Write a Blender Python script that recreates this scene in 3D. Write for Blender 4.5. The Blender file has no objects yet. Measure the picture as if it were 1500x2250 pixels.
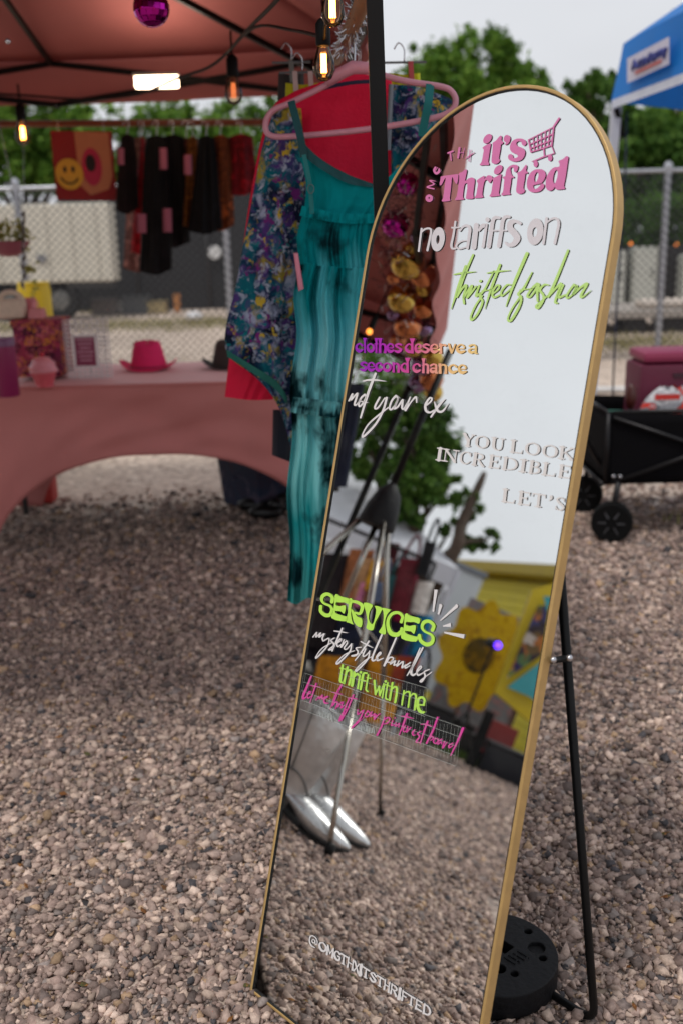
import bpy, math, random
import numpy as np
from mathutils import Vector, Matrix, noise
C = bpy.context.scene.collection
rnd = random.Random(7)
R = math.radians

# ------------------------------------------------------------------ camera
PITCH, ROLL, CAMH = 0.271251, -0.025844, 1.334617
F = 2187.5                      # 35 mm lens on a 24 x 36 upright frame, in pixels of 1500 x 2250
fw = np.array([0, math.cos(PITCH), -math.sin(PITCH)])
rt0 = np.array([1., 0, 0]); up0 = np.cross(rt0, fw)
rt = math.cos(ROLL)*rt0 + math.sin(ROLL)*up0
up = -math.sin(ROLL)*rt0 + math.cos(ROLL)*up0
EYE = np.array([0, 0, CAMH])
cam = bpy.data.cameras.new('camera'); camo = bpy.data.objects.new('camera', cam); C.objects.link(camo)
cam.sensor_fit = 'VERTICAL'; cam.sensor_height = 36; cam.sensor_width = 24; cam.lens = 35
M = Matrix.Identity(4)
for i in range(3):
    M[i][0] = rt[i]; M[i][1] = up[i]; M[i][2] = -fw[i]; M[i][3] = EYE[i]
camo.matrix_world = M
cam.clip_end = 500; cam.clip_start = .05
cam.dof.use_dof = True; cam.dof.focus_distance = 1.72; cam.dof.aperture_fstop = 3.0; cam.dof.aperture_blades = 0
sc = bpy.context.scene
sc.camera = camo

# ------------------------------------------------------------------ sky, sun, exposure
w = bpy.data.worlds.new('World'); sc.world = w; w.use_nodes = True
nt = w.node_tree; nt.nodes.clear()
out = nt.nodes.new('ShaderNodeOutputWorld'); bg = nt.nodes.new('ShaderNodeBackground')
sky = nt.nodes.new('ShaderNodeTexSky'); sky.sky_type = 'NISHITA'; sky.sun_disc = False
SUN_EL, SUN_ROT = R(64), R(222)
sky.sun_elevation = SUN_EL; sky.sun_rotation = SUN_ROT; sky.dust_density = 4; sky.air_density = 1.2; sky.ozone_density = 1.0
hsv = nt.nodes.new('ShaderNodeHueSaturation'); hsv.inputs['Saturation'].default_value = .10
# an even overcast deck: the blue sky seen through cloud
tc = nt.nodes.new('ShaderNodeTexCoord'); mp = nt.nodes.new('ShaderNodeMapping'); mp.inputs['Scale'].default_value = (1, 1, 2.5)
nz = nt.nodes.new('ShaderNodeTexNoise'); nz.inputs['Scale'].default_value = 1.6; nz.inputs['Detail'].default_value = 4
mr = nt.nodes.new('ShaderNodeMapRange'); mr.inputs['From Min'].default_value = .3; mr.inputs['From Max'].default_value = .7; mr.inputs['To Min'].default_value = .90; mr.inputs['To Max'].default_value = 1.08
mix = nt.nodes.new('ShaderNodeMix'); mix.data_type = 'RGBA'; mix.inputs['Factor'].default_value = .82
mix.inputs['B'].default_value = (7.9, 8.1, 8.55, 1)
mul = nt.nodes.new('ShaderNodeVectorMath'); mul.operation = 'SCALE'
nt.links.new(sky.outputs[0], hsv.inputs['Color']); nt.links.new(hsv.outputs[0], mix.inputs['A'])
nt.links.new(tc.outputs['Generated'], mp.inputs[0]); nt.links.new(mp.outputs[0], nz.inputs['Vector']); nt.links.new(nz.outputs['Fac'], mr.inputs['Value'])
nt.links.new(mix.outputs['Result'], mul.inputs[0]); nt.links.new(mr.outputs[0], mul.inputs['Scale'])
nt.links.new(mul.outputs[0], bg.inputs['Color']); bg.inputs['Strength'].default_value = .1
nt.links.new(bg.outputs[0], out.inputs[0])
sl = bpy.data.lights.new('sun', 'SUN'); sl.energy = 1.5; sl.angle = R(10); sl.color = (1, .96, .9)
so = bpy.data.objects.new('sun', sl); C.objects.link(so)
az = SUN_ROT   # measured from +Y towards +X
sd = Vector((math.sin(az)*math.cos(SUN_EL), math.cos(az)*math.cos(SUN_EL), math.sin(SUN_EL)))
so.rotation_euler = sd.to_track_quat('Z', 'Y').to_euler()
sc.view_settings.view_transform = 'Standard'; sc.view_settings.look = 'None'
sc.view_settings.exposure = 0; sc.view_settings.gamma = 1
sc.view_settings.use_curve_mapping = False
sc.render.engine = 'CYCLES'
sc.cycles.max_bounces = 8; sc.cycles.transparent_max_bounces = 12; sc.cycles.glossy_bounces = 5
sc.cycles.use_denoising = True; sc.cycles.caustics_reflective = False; sc.cycles.caustics_refractive = False
sc.cycles.sample_clamp_indirect = 4

# ------------------------------------------------------------------ where things stand
def ray(x, y):
    d = (x-750)*rt - (y-1125)*up + F*fw
    return d/np.linalg.norm(d)
def at(x, y, Y):                 # point seen at picture (x, y), Y metres in front of the camera
    d = ray(x, y); return EYE + d*(Y/d[1])
def gnd(x, y, z=0.):             # same, on the ground
    d = ray(x, y); return EYE + d*((z-CAMH)/d[2])
# the leaning mirror's own frame: origin at the middle of its foot, U to the right, V up, N out of the glass
MX, MY, MYAW, MLEAN, MW, MHS, MTW = -0.020698, 1.334759, -0.860765, 0.2902, 0.499981, 1.350008, 0.053544
U = np.array([math.cos(MYAW), math.sin(MYAW), 0.]); n0 = np.array([math.sin(MYAW), -math.cos(MYAW), 0.])
V = math.cos(MLEAN)*np.array([0, 0, 1.]) - math.sin(MLEAN)*n0
c_, s_ = math.cos(MTW), math.sin(MTW); U, V = c_*U + s_*V, -s_*U + c_*V
N = np.cross(U, V); MO = np.array([MX, MY, .018])
def onm(x, y):                   # picture point -> glass coordinates
    d = ray(x, y); t = ((MO-EYE) @ N)/(d @ N); X = EYE + d*t - MO
    return X @ U, X @ V
def mw(u, v, n=0.):              # glass coordinates -> world
    return MO + u*U + v*V + n*N
def refl(x, y):                  # where the line of sight goes after the glass
    d = ray(x, y); t = ((MO-EYE) @ N)/(d @ N); X = EYE + d*t
    return X, d - 2*(d @ N)*N
def vx(x, y, X):                 # reflected in the glass at (x, y), standing at world x = X
    P, d = refl(x, y); return P + d*((X-P[0])/d[0])
def vg(x, y, z=0.):
    P, d = refl(x, y); return P + d*((z-P[2])/d[2])

# ------------------------------------------------------------------ materials
def lin(r, g, b):
    f = lambda c: (c/255/12.92) if c/255 <= .04045 else ((c/255+.055)/1.055)**2.4
    return (f(r), f(g), f(b), 1)
MATS = {}
def mat(name, col, rough=.6, metal=0., var=.12, vscale=8., bump=.0, bscale=60., trans=0., sheen=0., coat=0., emit=None, estr=0., coord='Object', spec=.5):
    if name in MATS: return MATS[name]
    m = bpy.data.materials.new(name); m.use_nodes = True; MATS[name] = m
    t = m.node_tree; b = t.nodes['Principled BSDF']
    if len(col) == 3: col = lin(*col)
    b.inputs['Roughness'].default_value = rough; b.inputs['Metallic'].default_value = metal
    b.inputs['Specular IOR Level'].default_value = spec
    if coat: b.inputs['Coat Weight'].default_value = coat; b.inputs['Coat Roughness'].default_value = .1
    if sheen: b.inputs['Sheen Weight'].default_value = sheen
    tcn = t.nodes.new('ShaderNodeTexCoord')
    if var:
        n1 = t.nodes.new('ShaderNodeTexNoise'); n1.inputs['Scale'].default_value = vscale; n1.inputs['Detail'].default_value = 5; n1.inputs['Roughness'].default_value = .65
        t.links.new(tcn.outputs[coord], n1.inputs['Vector'])
        r1 = t.nodes.new('ShaderNodeMapRange'); r1.inputs['From Min'].default_value = .3; r1.inputs['From Max'].default_value = .7
        r1.inputs['To Min'].default_value = 1-var; r1.inputs['To Max'].default_value = 1+var
        t.links.new(n1.outputs['Fac'], r1.inputs['Value'])
        v1 = t.nodes.new('ShaderNodeVectorMath'); v1.operation = 'SCALE'; v1.inputs[0].default_value = col[:3]
        t.links.new(r1.outputs[0], v1.inputs['Scale']); t.links.new(v1.outputs[0], b.inputs['Base Color'])
        r2 = t.nodes.new('ShaderNodeMapRange'); r2.inputs['To Min'].default_value = max(.02, rough-.12); r2.inputs['To Max'].default_value = min(1, rough+.12)
        t.links.new(n1.outputs['Fac'], r2.inputs['Value']); t.links.new(r2.outputs[0], b.inputs['Roughness'])
    else:
        b.inputs['Base Color'].default_value = col
    if bump:
        n2 = t.nodes.new('ShaderNodeTexNoise'); n2.inputs['Scale'].default_value = bscale; n2.inputs['Detail'].default_value = 4
        t.links.new(tcn.outputs[coord], n2.inputs['Vector'])
        bn = t.nodes.new('ShaderNodeBump'); bn.inputs['Strength'].default_value = bump; bn.inputs['Distance'].default_value = .01
        t.links.new(n2.outputs['Fac'], bn.inputs['Height']); t.links.new(bn.outputs[0], b.inputs['Normal'])
    if emit is not None:
        b.inputs['Emission Color'].default_value = lin(*emit); b.inputs['Emission Strength'].default_value = estr
    if trans:
        tr = t.nodes.new('ShaderNodeBsdfTranslucent'); mx = t.nodes.new('ShaderNodeMixShader'); mx.inputs[0].default_value = trans
        if var: t.links.new(v1.outputs[0], tr.inputs['Color'])
        else: tr.inputs['Color'].default_value = col
        o = t.nodes['Material Output']
        t.links.new(b.outputs[0], mx.inputs[1]); t.links.new(tr.outputs[0], mx.inputs[2]); t.links.new(mx.outputs[0], o.inputs['Surface'])
    return m

def patches(name, cols, scale=6., rough=.8, distort=1.2, vor=0., stretch=(1, 1, 1), trans=.15, interp='CONSTANT', seed=0., bump=0., coord='Object'):
    """cloth or board printed in several colours that run into each other"""
    if name in MATS: return MATS[name]
    m = bpy.data.materials.new(name); m.use_nodes = True; MATS[name] = m
    t = m.node_tree; b = t.nodes['Principled BSDF']; b.inputs['Roughness'].default_value = rough; b.inputs['Specular IOR Level'].default_value = .25
    tcn = t.nodes.new('ShaderNodeTexCoord'); mpn = t.nodes.new('ShaderNodeMapping')
    mpn.inputs['Scale'].default_value = stretch; mpn.inputs['Location'].default_value = (seed, seed*.7, seed*1.3)
    t.links.new(tcn.outputs[coord], mpn.inputs[0])
    if vor:
        n1 = t.nodes.new('ShaderNodeTexVoronoi'); n1.inputs['Scale'].default_value = vor
        n0_ = t.nodes.new('ShaderNodeTexNoise'); n0_.inputs['Scale'].default_value = vor*1.5; n0_.inputs['Detail'].default_value = 3
        mxv = t.nodes.new('ShaderNodeMix'); mxv.data_type = 'RGBA'; mxv.inputs['Factor'].default_value = .12
        t.links.new(mpn.outputs[0], n0_.inputs['Vector']); t.links.new(mpn.outputs[0], mxv.inputs['A']); t.links.new(n0_.outputs['Color'], mxv.inputs['B'])
        t.links.new(mxv.outputs['Result'], n1.inputs['Vector'])
        sep = t.nodes.new('ShaderNodeSeparateColor'); t.links.new(n1.outputs['Color'], sep.inputs[0]); fac = sep.outputs[0]
    else:
        n1 = t.nodes.new('ShaderNodeTexNoise'); n1.inputs['Scale'].default_value = scale; n1.inputs['Detail'].default_value = 5
        n1.inputs['Roughness'].default_value = .62; n1.inputs['Distortion'].default_value = distort
        t.links.new(mpn.outputs[0], n1.inputs['Vector'])
        r1 = t.nodes.new('ShaderNodeMapRange'); r1.inputs['From Min'].default_value = .28; r1.inputs['From Max'].default_value = .72
        t.links.new(n1.outputs['Fac'], r1.inputs['Value']); fac = r1.outputs[0]
    cr = t.nodes.new('ShaderNodeValToRGB'); cr.color_ramp.interpolation = interp
    el = cr.color_ramp.elements
    while len(el) > 1: el.remove(el[0])
    for i, c in enumerate(cols):
        ps = i/len(cols) if interp == 'CONSTANT' else i/max(1, len(cols)-1)
        e = el[0] if i == 0 else el.new(ps)
        e.position = ps; e.color = lin(*c)
    t.links.new(fac, cr.inputs[0]); t.links.new(cr.outputs[0], b.inputs['Base Color'])
    if bump:
        bn = t.nodes.new('ShaderNodeBump'); bn.inputs['Strength'].default_value = bump; bn.inputs['Distance'].default_value = .01
        t.links.new(n1.outputs[0], bn.inputs['Height']); t.links.new(bn.outputs[0], b.inputs['Normal'])
    if trans:
        tr = t.nodes.new('ShaderNodeBsdfTranslucent'); mx = t.nodes.new('ShaderNodeMixShader'); mx.inputs[0].default_value = trans
        t.links.new(cr.outputs[0], tr.inputs['Color']); o = t.nodes['Material Output']
        t.links.new(b.outputs[0], mx.inputs[1]); t.links.new(tr.outputs[0], mx.inputs[2]); t.links.new(mx.outputs[0], o.inputs['Surface'])
    return m

def watercolour(name):
    """loose painted flowers: pale lilac, purple, yellow and teal blooms on navy"""
    m = bpy.data.materials.new(name); m.use_nodes = True; MATS[name] = m; t = m.node_tree; b = t.nodes['Principled BSDF']; b.inputs['Roughness'].default_value = .75; b.inputs['Specular IOR Level'].default_value = .2
    tcn = t.nodes.new('ShaderNodeTexCoord'); dn = t.nodes.new('ShaderNodeTexNoise'); dn.inputs['Scale'].default_value = 26; dn.inputs['Detail'].default_value = 4
    t.links.new(tcn.outputs['Object'], dn.inputs['Vector'])
    wm = t.nodes.new('ShaderNodeMix'); wm.data_type = 'RGBA'; wm.inputs['Factor'].default_value = .055; t.links.new(tcn.outputs['Object'], wm.inputs['A']); t.links.new(dn.outputs['Color'], wm.inputs['B'])
    cur = None
    base = t.nodes.new('ShaderNodeTexNoise'); base.inputs['Scale'].default_value = 15; base.inputs['Detail'].default_value = 4; t.links.new(wm.outputs['Result'], base.inputs['Vector'])
    cr = t.nodes.new('ShaderNodeValToRGB'); e = cr.color_ramp.elements; e[0].position = .38; e[0].color = lin(12, 20, 48); e[1].position = .58; e[1].color = lin(6, 100, 116); k = e.new(.48); k.color = lin(14, 56, 86)
    t.links.new(base.outputs['Fac'], cr.inputs[0]); cur = cr.outputs[0]
    for sc_, off, lo, hi, c in ((24, 3.1, .51, .66, (84, 52, 124)), (30, 9.7, .54, .70, (166, 172, 200)), (19, 5.3, .57, .68, (170, 150, 46)), (60, 1.9, .55, .70, (180, 186, 206)), (34, 7.7, .60, .66, (120, 40, 120)), (30, 12.3, .60, .66, (204, 172, 54)), (44, 4.2, .62, .67, (20, 120, 130))):
        mp_ = t.nodes.new('ShaderNodeMapping'); mp_.inputs['Location'].default_value = (off, off*.6, off*1.7); n = t.nodes.new('ShaderNodeTexNoise'); n.inputs['Scale'].default_value = sc_; n.inputs['Detail'].default_value = 3; n.inputs['Roughness'].default_value = .55
        t.links.new(wm.outputs['Result'], mp_.inputs[0]); t.links.new(mp_.outputs[0], n.inputs['Vector'])
        r = t.nodes.new('ShaderNodeMapRange'); r.inputs['From Min'].default_value = lo; r.inputs['From Max'].default_value = hi; t.links.new(n.outputs['Fac'], r.inputs['Value'])
        mx = t.nodes.new('ShaderNodeMix'); mx.data_type = 'RGBA'; mx.inputs['B'].default_value = lin(*c); t.links.new(r.outputs[0], mx.inputs['Factor']); t.links.new(cur, mx.inputs['A']); cur = mx.outputs['Result']
    t.links.new(cur, b.inputs['Base Color']); tr = t.nodes.new('ShaderNodeBsdfTranslucent'); x = t.nodes.new('ShaderNodeMixShader'); x.inputs[0].default_value = .18; t.links.new(cur, tr.inputs['Color'])
    t.links.new(b.outputs[0], x.inputs[1]); t.links.new(tr.outputs[0], x.inputs[2]); t.links.new(x.outputs[0], t.nodes['Material Output'].inputs['Surface'])
    return m

# ------------------------------------------------------------------ mesh helpers
def frame_of(d):
    d = np.asarray(d, float); d = d/np.linalg.norm(d)
    a = np.array([0, 0, 1.]) if abs(d[2]) < .9 else np.array([1., 0, 0])
    x = np.cross(a, d); x /= np.linalg.norm(x); return x, np.cross(d, x), d
class MB:
    def __init__(s): s.v = []; s.f = []; s.uv = None
    def add(s, vs, fs):
        o = len(s.v); s.v += [tuple(map(float, p)) for p in vs]; s.f += [tuple(i+o for i in f) for f in fs]; return s
    def box(s, c, size, ax=None, bev=0.):
        c = np.asarray(c, float); hx, hy, hz = [k/2 for k in size]
        A = np.eye(3) if ax is None else np.asarray(ax, float)
        if bev <= 0:
            P = [c + A.T @ np.array((x, y, z)) for x in (-hx, hx) for y in (-hy, hy) for z in (-hz, hz)]
            return s.add(P, [(0, 1, 3, 2), (4, 6, 7, 5), (0, 4, 5, 1), (2, 3, 7, 6), (0, 2, 6, 4), (1, 5, 7, 3)])
        bm = bmesh_box(hx, hy, hz, bev); P = [c + A.T @ np.array(v) for v in bm[0]]
        return s.add(P, bm[1])
    def tube(s, pts, r, n=8, cap=True, closed=False):
        pts = [np.asarray(p, float) for p in pts]; m = len(pts)
        rs = r if hasattr(r, '__len__') else [r]*m
        vs = []; prev = None
        for i, p in enumerate(pts):
            if closed: d = pts[(i+1) % m] - pts[i-1]
            else: d = pts[min(i+1, m-1)] - pts[max(i-1, 0)]
            x, y, d = frame_of(d)
            if prev is not None:
                x = prev - d*(prev @ d); x /= (np.linalg.norm(x)+1e-12); y = np.cross(d, x)
            prev = x
            for k in range(n):
                a = 2*math.pi*k/n; vs.append(p + rs[i]*(math.cos(a)*x + math.sin(a)*y))
        fs = []
        for i in range(m if closed else m-1):
            for k in range(n):
                a = i*n+k; b = i*n+(k+1) % n; c = ((i+1) % m)*n+(k+1) % n; d = ((i+1) % m)*n+k
                fs.append((a, b, c, d))
        if cap and not closed: fs += [tuple(range(n))[::-1], tuple((m-1)*n+k for k in range(n))]
        return s.add(vs, fs)
    def bar(s, a, b, w, h=None, roll=None):      # square section bar between two points
        a = np.asarray(a, float); b = np.asarray(b, float); x, y, d = frame_of(b-a); h = h or w
        vs = [p + sx*x*w/2 + sy*y*h/2 for p in (a, b) for sx, sy in ((-1, -1), (1, -1), (1, 1), (-1, 1))]
        return s.add(vs, [(3, 2, 1, 0), (4, 5, 6, 7), (0, 1, 5, 4), (1, 2, 6, 5), (2, 3, 7, 6), (3, 0, 4, 7)])
    def lathe(s, prof, c, n=24, ax=None, sx=1., sy=1.):
        c = np.asarray(c, float); A = np.eye(3) if ax is None else np.asarray(ax, float); vs = []
        for (r, z) in prof:
            for k in range(n):
                a = 2*math.pi*k/n; vs.append(c + A.T @ np.array((r*math.cos(a)*sx, r*math.sin(a)*sy, z)))
        fs = [(i*n+k, i*n+(k+1) % n, (i+1)*n+(k+1) % n, (i+1)*n+k) for i in range(len(prof)-1) for k in range(n)]
        fs += [tuple(range(n))[::-1], tuple((len(prof)-1)*n+k for k in range(n))]
        return s.add(vs, fs)
    def ball(s, c, r, n=16, m=10, sq=(1, 1, 1)):
        prof = [(math.sin(math.pi*i/m)*r + (1e-5 if i in (0, m) else 0), -math.cos(math.pi*i/m)*r) for i in range(m+1)]
        o = len(s.v); s.lathe(prof, (0, 0, 0), n)
        for i in range(o, len(s.v)):
            p = s.v[i]; s.v[i] = (c[0]+p[0]*sq[0], c[1]+p[1]*sq[1], c[2]+p[2]*sq[2])
        return s
    def prism(s, poly, org, ex, ey, t):          # flat outline with thickness, centred on the plane
        org, ex, ey = [np.asarray(k, float) for k in (org, ex, ey)]; ez = np.cross(ex, ey); ez /= np.linalg.norm(ez)
        n = len(poly); vs = [org + ex*a + ey*b + ez*k for k in (-t/2, t/2) for a, b in poly]
        return s.add(vs, [tuple(range(n))[::-1], tuple(range(n, 2*n))] + [(i, (i+1) % n, n+(i+1) % n, n+i) for i in range(n)])
    def grid(s, fn, nu, nv, closed=False):
        vs = [fn(i/(nu-1) if not closed else i/nu, j/(nv-1)) for j in range(nv) for i in range(nu)]
        k = nu if closed else nu-1
        return s.add(vs, [(j*nu+i, j*nu+(i+1) % nu, (j+1)*nu+(i+1) % nu, (j+1)*nu+i) for j in range(nv-1) for i in range(k)])
    def obj(s, name, m, parent=None, smooth=False, kind=None, label=None):
        me = bpy.data.meshes.new(name); o = bpy.data.objects.new(name, me); C.objects.link(o)
        off = np.zeros(3)
        if parent is not None:
            o.parent = parent; q = parent
            while q is not None: off += np.array(q.location); q = q.parent
        me.from_pydata([tuple(np.array(p)-off) for p in s.v], [], s.f)
        if isinstance(m, (list, tuple)):
            for k in m: me.materials.append(k)
        elif m: me.materials.append(m)
        if smooth: me.polygons.foreach_set('use_smooth', [True]*len(me.polygons)); 
        if smooth == 'auto': me.set_sharp_from_angle(angle=R(38))
        if kind: o['kind'] = kind
        if label: o['label'] = label
        me.validate(); me.update()
        return o
import bmesh
_bb = {}
def bmesh_box(hx, hy, hz, bev):
    k = (round(hx, 4), round(hy, 4), round(hz, 4), bev)
    if k not in _bb:
        bm = bmesh.new(); bmesh.ops.create_cube(bm, size=2)
        for v in bm.verts: v.co = Vector((v.co.x*hx, v.co.y*hy, v.co.z*hz))
        bmesh.ops.bevel(bm, geom=bm.edges[:], offset=min(bev, .45*min(2*hx, 2*hy, 2*hz)), segments=2, affect='EDGES', profile=.6)
        bm.verts.index_update(); _bb[k] = ([tuple(v.co) for v in bm.verts], [tuple(v.index for v in f.verts) for f in bm.faces]); bm.free()
    return _bb[k]
def thing(name, label, cat, loc, group=None):
    o = bpy.data.objects.new(name, None); o.empty_display_size = .05; C.objects.link(o); o.location = tuple(map(float, loc))
    o['label'] = label; o['category'] = cat
    if group: o['group'] = group
    return o
def tag(o, label, cat, group=None):
    o['label'] = label; o['category'] = cat
    if group: o['group'] = group
    return o
def dup(root, loc, label=None, rot=None):
    r = root.copy(); C.objects.link(r); r.location = tuple(map(float, loc))
    if rot is not None: r.rotation_euler = rot
    if label: r['label'] = label
    for ch in list(root.children):
        c = ch.copy(); C.objects.link(c); c.parent = r
        for g in ch.children:
            d = g.copy(); C.objects.link(d); d.parent = c
    return r
def catmull(pts, closed=False, k=4):
    P = [np.asarray(p, float) for p in pts]; n = len(P); out = []
    if n < 3: return P
    for i in range(n if closed else n-1):
        p1, p2 = P[i], P[(i+1) % n]
        p0 = P[i-1] if (closed or i > 0) else 2*p1-p2
        p3 = P[(i+2) % n] if (closed or i+2 < n) else 2*p2-p1
        for j in range(k):
            t = j/k; out.append(.5*((2*p1)+(-p0+p2)*t+(2*p0-5*p1+4*p2-p3)*t*t+(-p0+3*p1-3*p2+p3)*t**3))
    if not closed: out.append(P[-1])
    return out

# ------------------------------------------------------------------ ground
def gravel_mat(name, size, cols, bump=.6, fine=False):
    m = bpy.data.materials.new(name); m.use_nodes = True; t = m.node_tree; b = t.nodes['Principled BSDF']; b.inputs['Roughness'].default_value = .9
    b.inputs['Specular IOR Level'].default_value = .25
    tcn = t.nodes.new('ShaderNodeTexCoord')
    vo = t.nodes.new('ShaderNodeTexVoronoi'); vo.inputs['Scale'].default_value = 1/size; vo.inputs['Randomness'].default_value = 1
    t.links.new(tcn.outputs['Object'], vo.inputs['Vector'])
    sep = t.nodes.new('ShaderNodeSeparateColor'); t.links.new(vo.outputs['Color'], sep.inputs[0])
    cr = t.nodes.new('ShaderNodeValToRGB'); el = cr.color_ramp.elements
    while len(el) > 1: el.remove(el[0])
    for i, c in enumerate(cols):
        e = el[0] if i == 0 else el.new(i/(len(cols)-1))
        e.position = i/(len(cols)-1); e.color = lin(*c)
    t.links.new(sep.outputs[0], cr.inputs[0])
    nz1 = t.nodes.new('ShaderNodeTexNoise'); nz1.inputs['Scale'].default_value = .9; nz1.inputs['Detail'].default_value = 6
    t.links.new(tcn.outputs['Object'], nz1.inputs['Vector'])
    r1 = t.nodes.new('ShaderNodeMapRange'); r1.inputs['From Min'].default_value = .3; r1.inputs['From Max'].default_value = .7; r1.inputs['To Min'].default_value = .82; r1.inputs['To Max'].default_value = 1.16
    t.links.new(nz1.outputs['Fac'], r1.inputs['Value'])
    v1 = t.nodes.new('ShaderNodeVectorMath'); v1.operation = 'SCALE'; t.links.new(cr.outputs[0], v1.inputs[0]); t.links.new(r1.outputs[0], v1.inputs['Scale'])
    t.links.new(v1.outputs[0], b.inputs['Base Color'])
    bn = t.nodes.new('ShaderNodeBump'); bn.invert = True; bn.inputs['Strength'].default_value = bump; bn.inputs['Distance'].default_value = size*.6
    t.links.new(vo.outputs['Distance'], bn.inputs['Height']); t.links.new(bn.outputs[0], b.inputs['Normal'])
    return m
PAL = [(76, 75, 78), (112, 102, 98), (134, 119, 112), (160, 143, 134), (148, 130, 122), (175, 157, 146), (186, 168, 154), (199, 181, 168), (140, 132, 128), (168, 144, 118)]
g_near = gravel_mat('gravel_bed', .016, PAL, .8)
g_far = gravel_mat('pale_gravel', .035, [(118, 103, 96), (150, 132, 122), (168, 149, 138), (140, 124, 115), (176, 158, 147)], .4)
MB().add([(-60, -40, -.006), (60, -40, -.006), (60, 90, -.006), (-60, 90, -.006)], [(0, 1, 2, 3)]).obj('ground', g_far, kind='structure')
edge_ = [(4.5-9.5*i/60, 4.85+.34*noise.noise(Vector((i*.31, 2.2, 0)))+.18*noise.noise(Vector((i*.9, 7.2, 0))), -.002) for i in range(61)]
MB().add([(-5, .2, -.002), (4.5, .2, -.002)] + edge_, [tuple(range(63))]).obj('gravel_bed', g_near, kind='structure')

def stones(name, regions, seed):
    rs = np.random.RandomState(seed)
    T_ = []
    for kind_ in ('ico', 'cube'):
        bm = bmesh.new()
        if kind_ == 'ico': bmesh.ops.create_icosphere(bm, subdivisions=1, radius=1.)
        else: bmesh.ops.create_cube(bm, size=1.35); bmesh.ops.triangulate(bm, faces=bm.faces)
        bv_ = np.array([v.co[:] for v in bm.verts]); bf_ = np.array([[v.index for v in f.verts] for f in bm.faces]); bm.free(); q = len(bv_)
        T_.append((bv_[None]*rs.uniform(*((.55, 1.15) if q == 12 else (.5, 1.15)), (60, q, 1)) + rs.uniform(-.22, .22, (60, q, 3)), bf_, q))
    pos = []; siz = []
    for (x0, x1, y0, y1, dens, s0, s1, test) in regions:
        n = int((x1-x0)*(y1-y0)*dens)
        p = np.stack([rs.uniform(x0, x1, n), rs.uniform(y0, y1, n)], 1)
        if test is not None: p = p[test(p[:, 0], p[:, 1])]
        k = len(p); s = np.exp(rs.normal(0, .40, k))*(s0+s1)/4
        s = np.clip(s, s0*.3, s1*.85)
        pos.append(np.column_stack([p, s*rs.uniform(-.2, .5, k)])); siz.append(s)
    pos = np.concatenate(pos); siz = np.concatenate(siz); n = len(pos)
    a = rs.normal(size=(n, 4)); a /= np.linalg.norm(a, axis=1)[:, None]
    q0, q1, q2, q3 = a.T
    Rm = np.stack([1-2*(q2*q2+q3*q3), 2*(q1*q2-q0*q3), 2*(q1*q3+q0*q2), 2*(q1*q2+q0*q3), 1-2*(q1*q1+q3*q3), 2*(q2*q3-q0*q1), 2*(q1*q3-q0*q2), 2*(q2*q3+q0*q1), 1-2*(q1*q1+q2*q2)], 1).reshape(n, 3, 3)
    sc3 = siz[:, None]*rs.uniform(.58, 1.4, (n, 3))
    pick = rs.uniform(size=n) < .62
    VV = []; FF = []; cnt = []; base = 0; order = []
    for mask, (var, bf, q) in ((~pick, T_[0]), (pick, T_[1])):
        ix = np.nonzero(mask)[0]; k = len(ix)
        vv = var[rs.randint(0, 60, k)]*sc3[ix][:, None, :]
        vv = np.einsum('nij,nkj->nki', Rm[ix], vv); vv[:, :, 2] *= .8; vv += pos[ix][:, None, :]
        VV.append(vv.reshape(-1, 3)); FF.append((bf[None]+base+(np.arange(k)*q)[:, None, None]).reshape(-1)); base += k*q; cnt.append(np.full(k, q)); order.append(ix)
    VV = np.concatenate(VV); FF = np.concatenate(FF); cnt = np.concatenate(cnt); order = np.concatenate(order)
    me = bpy.data.meshes.new(name); me.vertices.add(len(VV)); me.vertices.foreach_set('co', VV.reshape(-1).astype(np.float32))
    nf = len(FF)//3; me.loops.add(nf*3); me.loops.foreach_set('vertex_index', FF.astype(np.int32))
    me.polygons.add(nf); me.polygons.foreach_set('loop_start', (np.arange(nf)*3).astype(np.int32)); me.polygons.foreach_set('loop_total', np.full(nf, 3, np.int32))
    me.update()
    pal = np.array([lin(*c)[:3] for c in PAL]); wgt = np.array([.035, .09, .14, .18, .15, .16, .1, .06, .05, .035]); wgt /= wgt.sum()
    col = pal[rs.choice(len(pal), n, p=wgt)]*rs.uniform(.72, 1.40, (n, 1))*np.array([1.04, .985, .97])
    ca = me.color_attributes.new('stone', 'FLOAT_COLOR', 'POINT')
    full = np.ones((len(VV), 4), np.float32); full[:, :3] = np.repeat(col[order], cnt, axis=0); ca.data.foreach_set('color', full.reshape(-1))
    m = bpy.data.materials.new('crushed_stone'); m.use_nodes = True; t = m.node_tree; b = t.nodes['Principled BSDF']; b.inputs['Roughness'].default_value = .88; b.inputs['Specular IOR Level'].default_value = .25
    at_ = t.nodes.new('ShaderNodeAttribute'); at_.attribute_name = 'stone'
    tcn = t.nodes.new('ShaderNodeTexCoord'); nn = t.nodes.new('ShaderNodeTexNoise'); nn.inputs['Scale'].default_value = 160; nn.inputs['Detail'].default_value = 4; t.links.new(tcn.outputs['Object'], nn.inputs['Vector'])
    r1 = t.nodes.new('ShaderNodeMapRange'); r1.inputs['From Min'].default_value = .3; r1.inputs['From Max'].default_value = .7; r1.inputs['To Min'].default_value = .78; r1.inputs['To Max'].default_value = 1.2; t.links.new(nn.outputs['Fac'], r1.inputs['Value'])
    v1 = t.nodes.new('ShaderNodeVectorMath'); v1.operation = 'SCALE'; t.links.new(at_.outputs['Color'], v1.inputs[0]); t.links.new(r1.outputs[0], v1.inputs['Scale']); t.links.new(v1.outputs[0], b.inputs['Base Color'])
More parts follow.
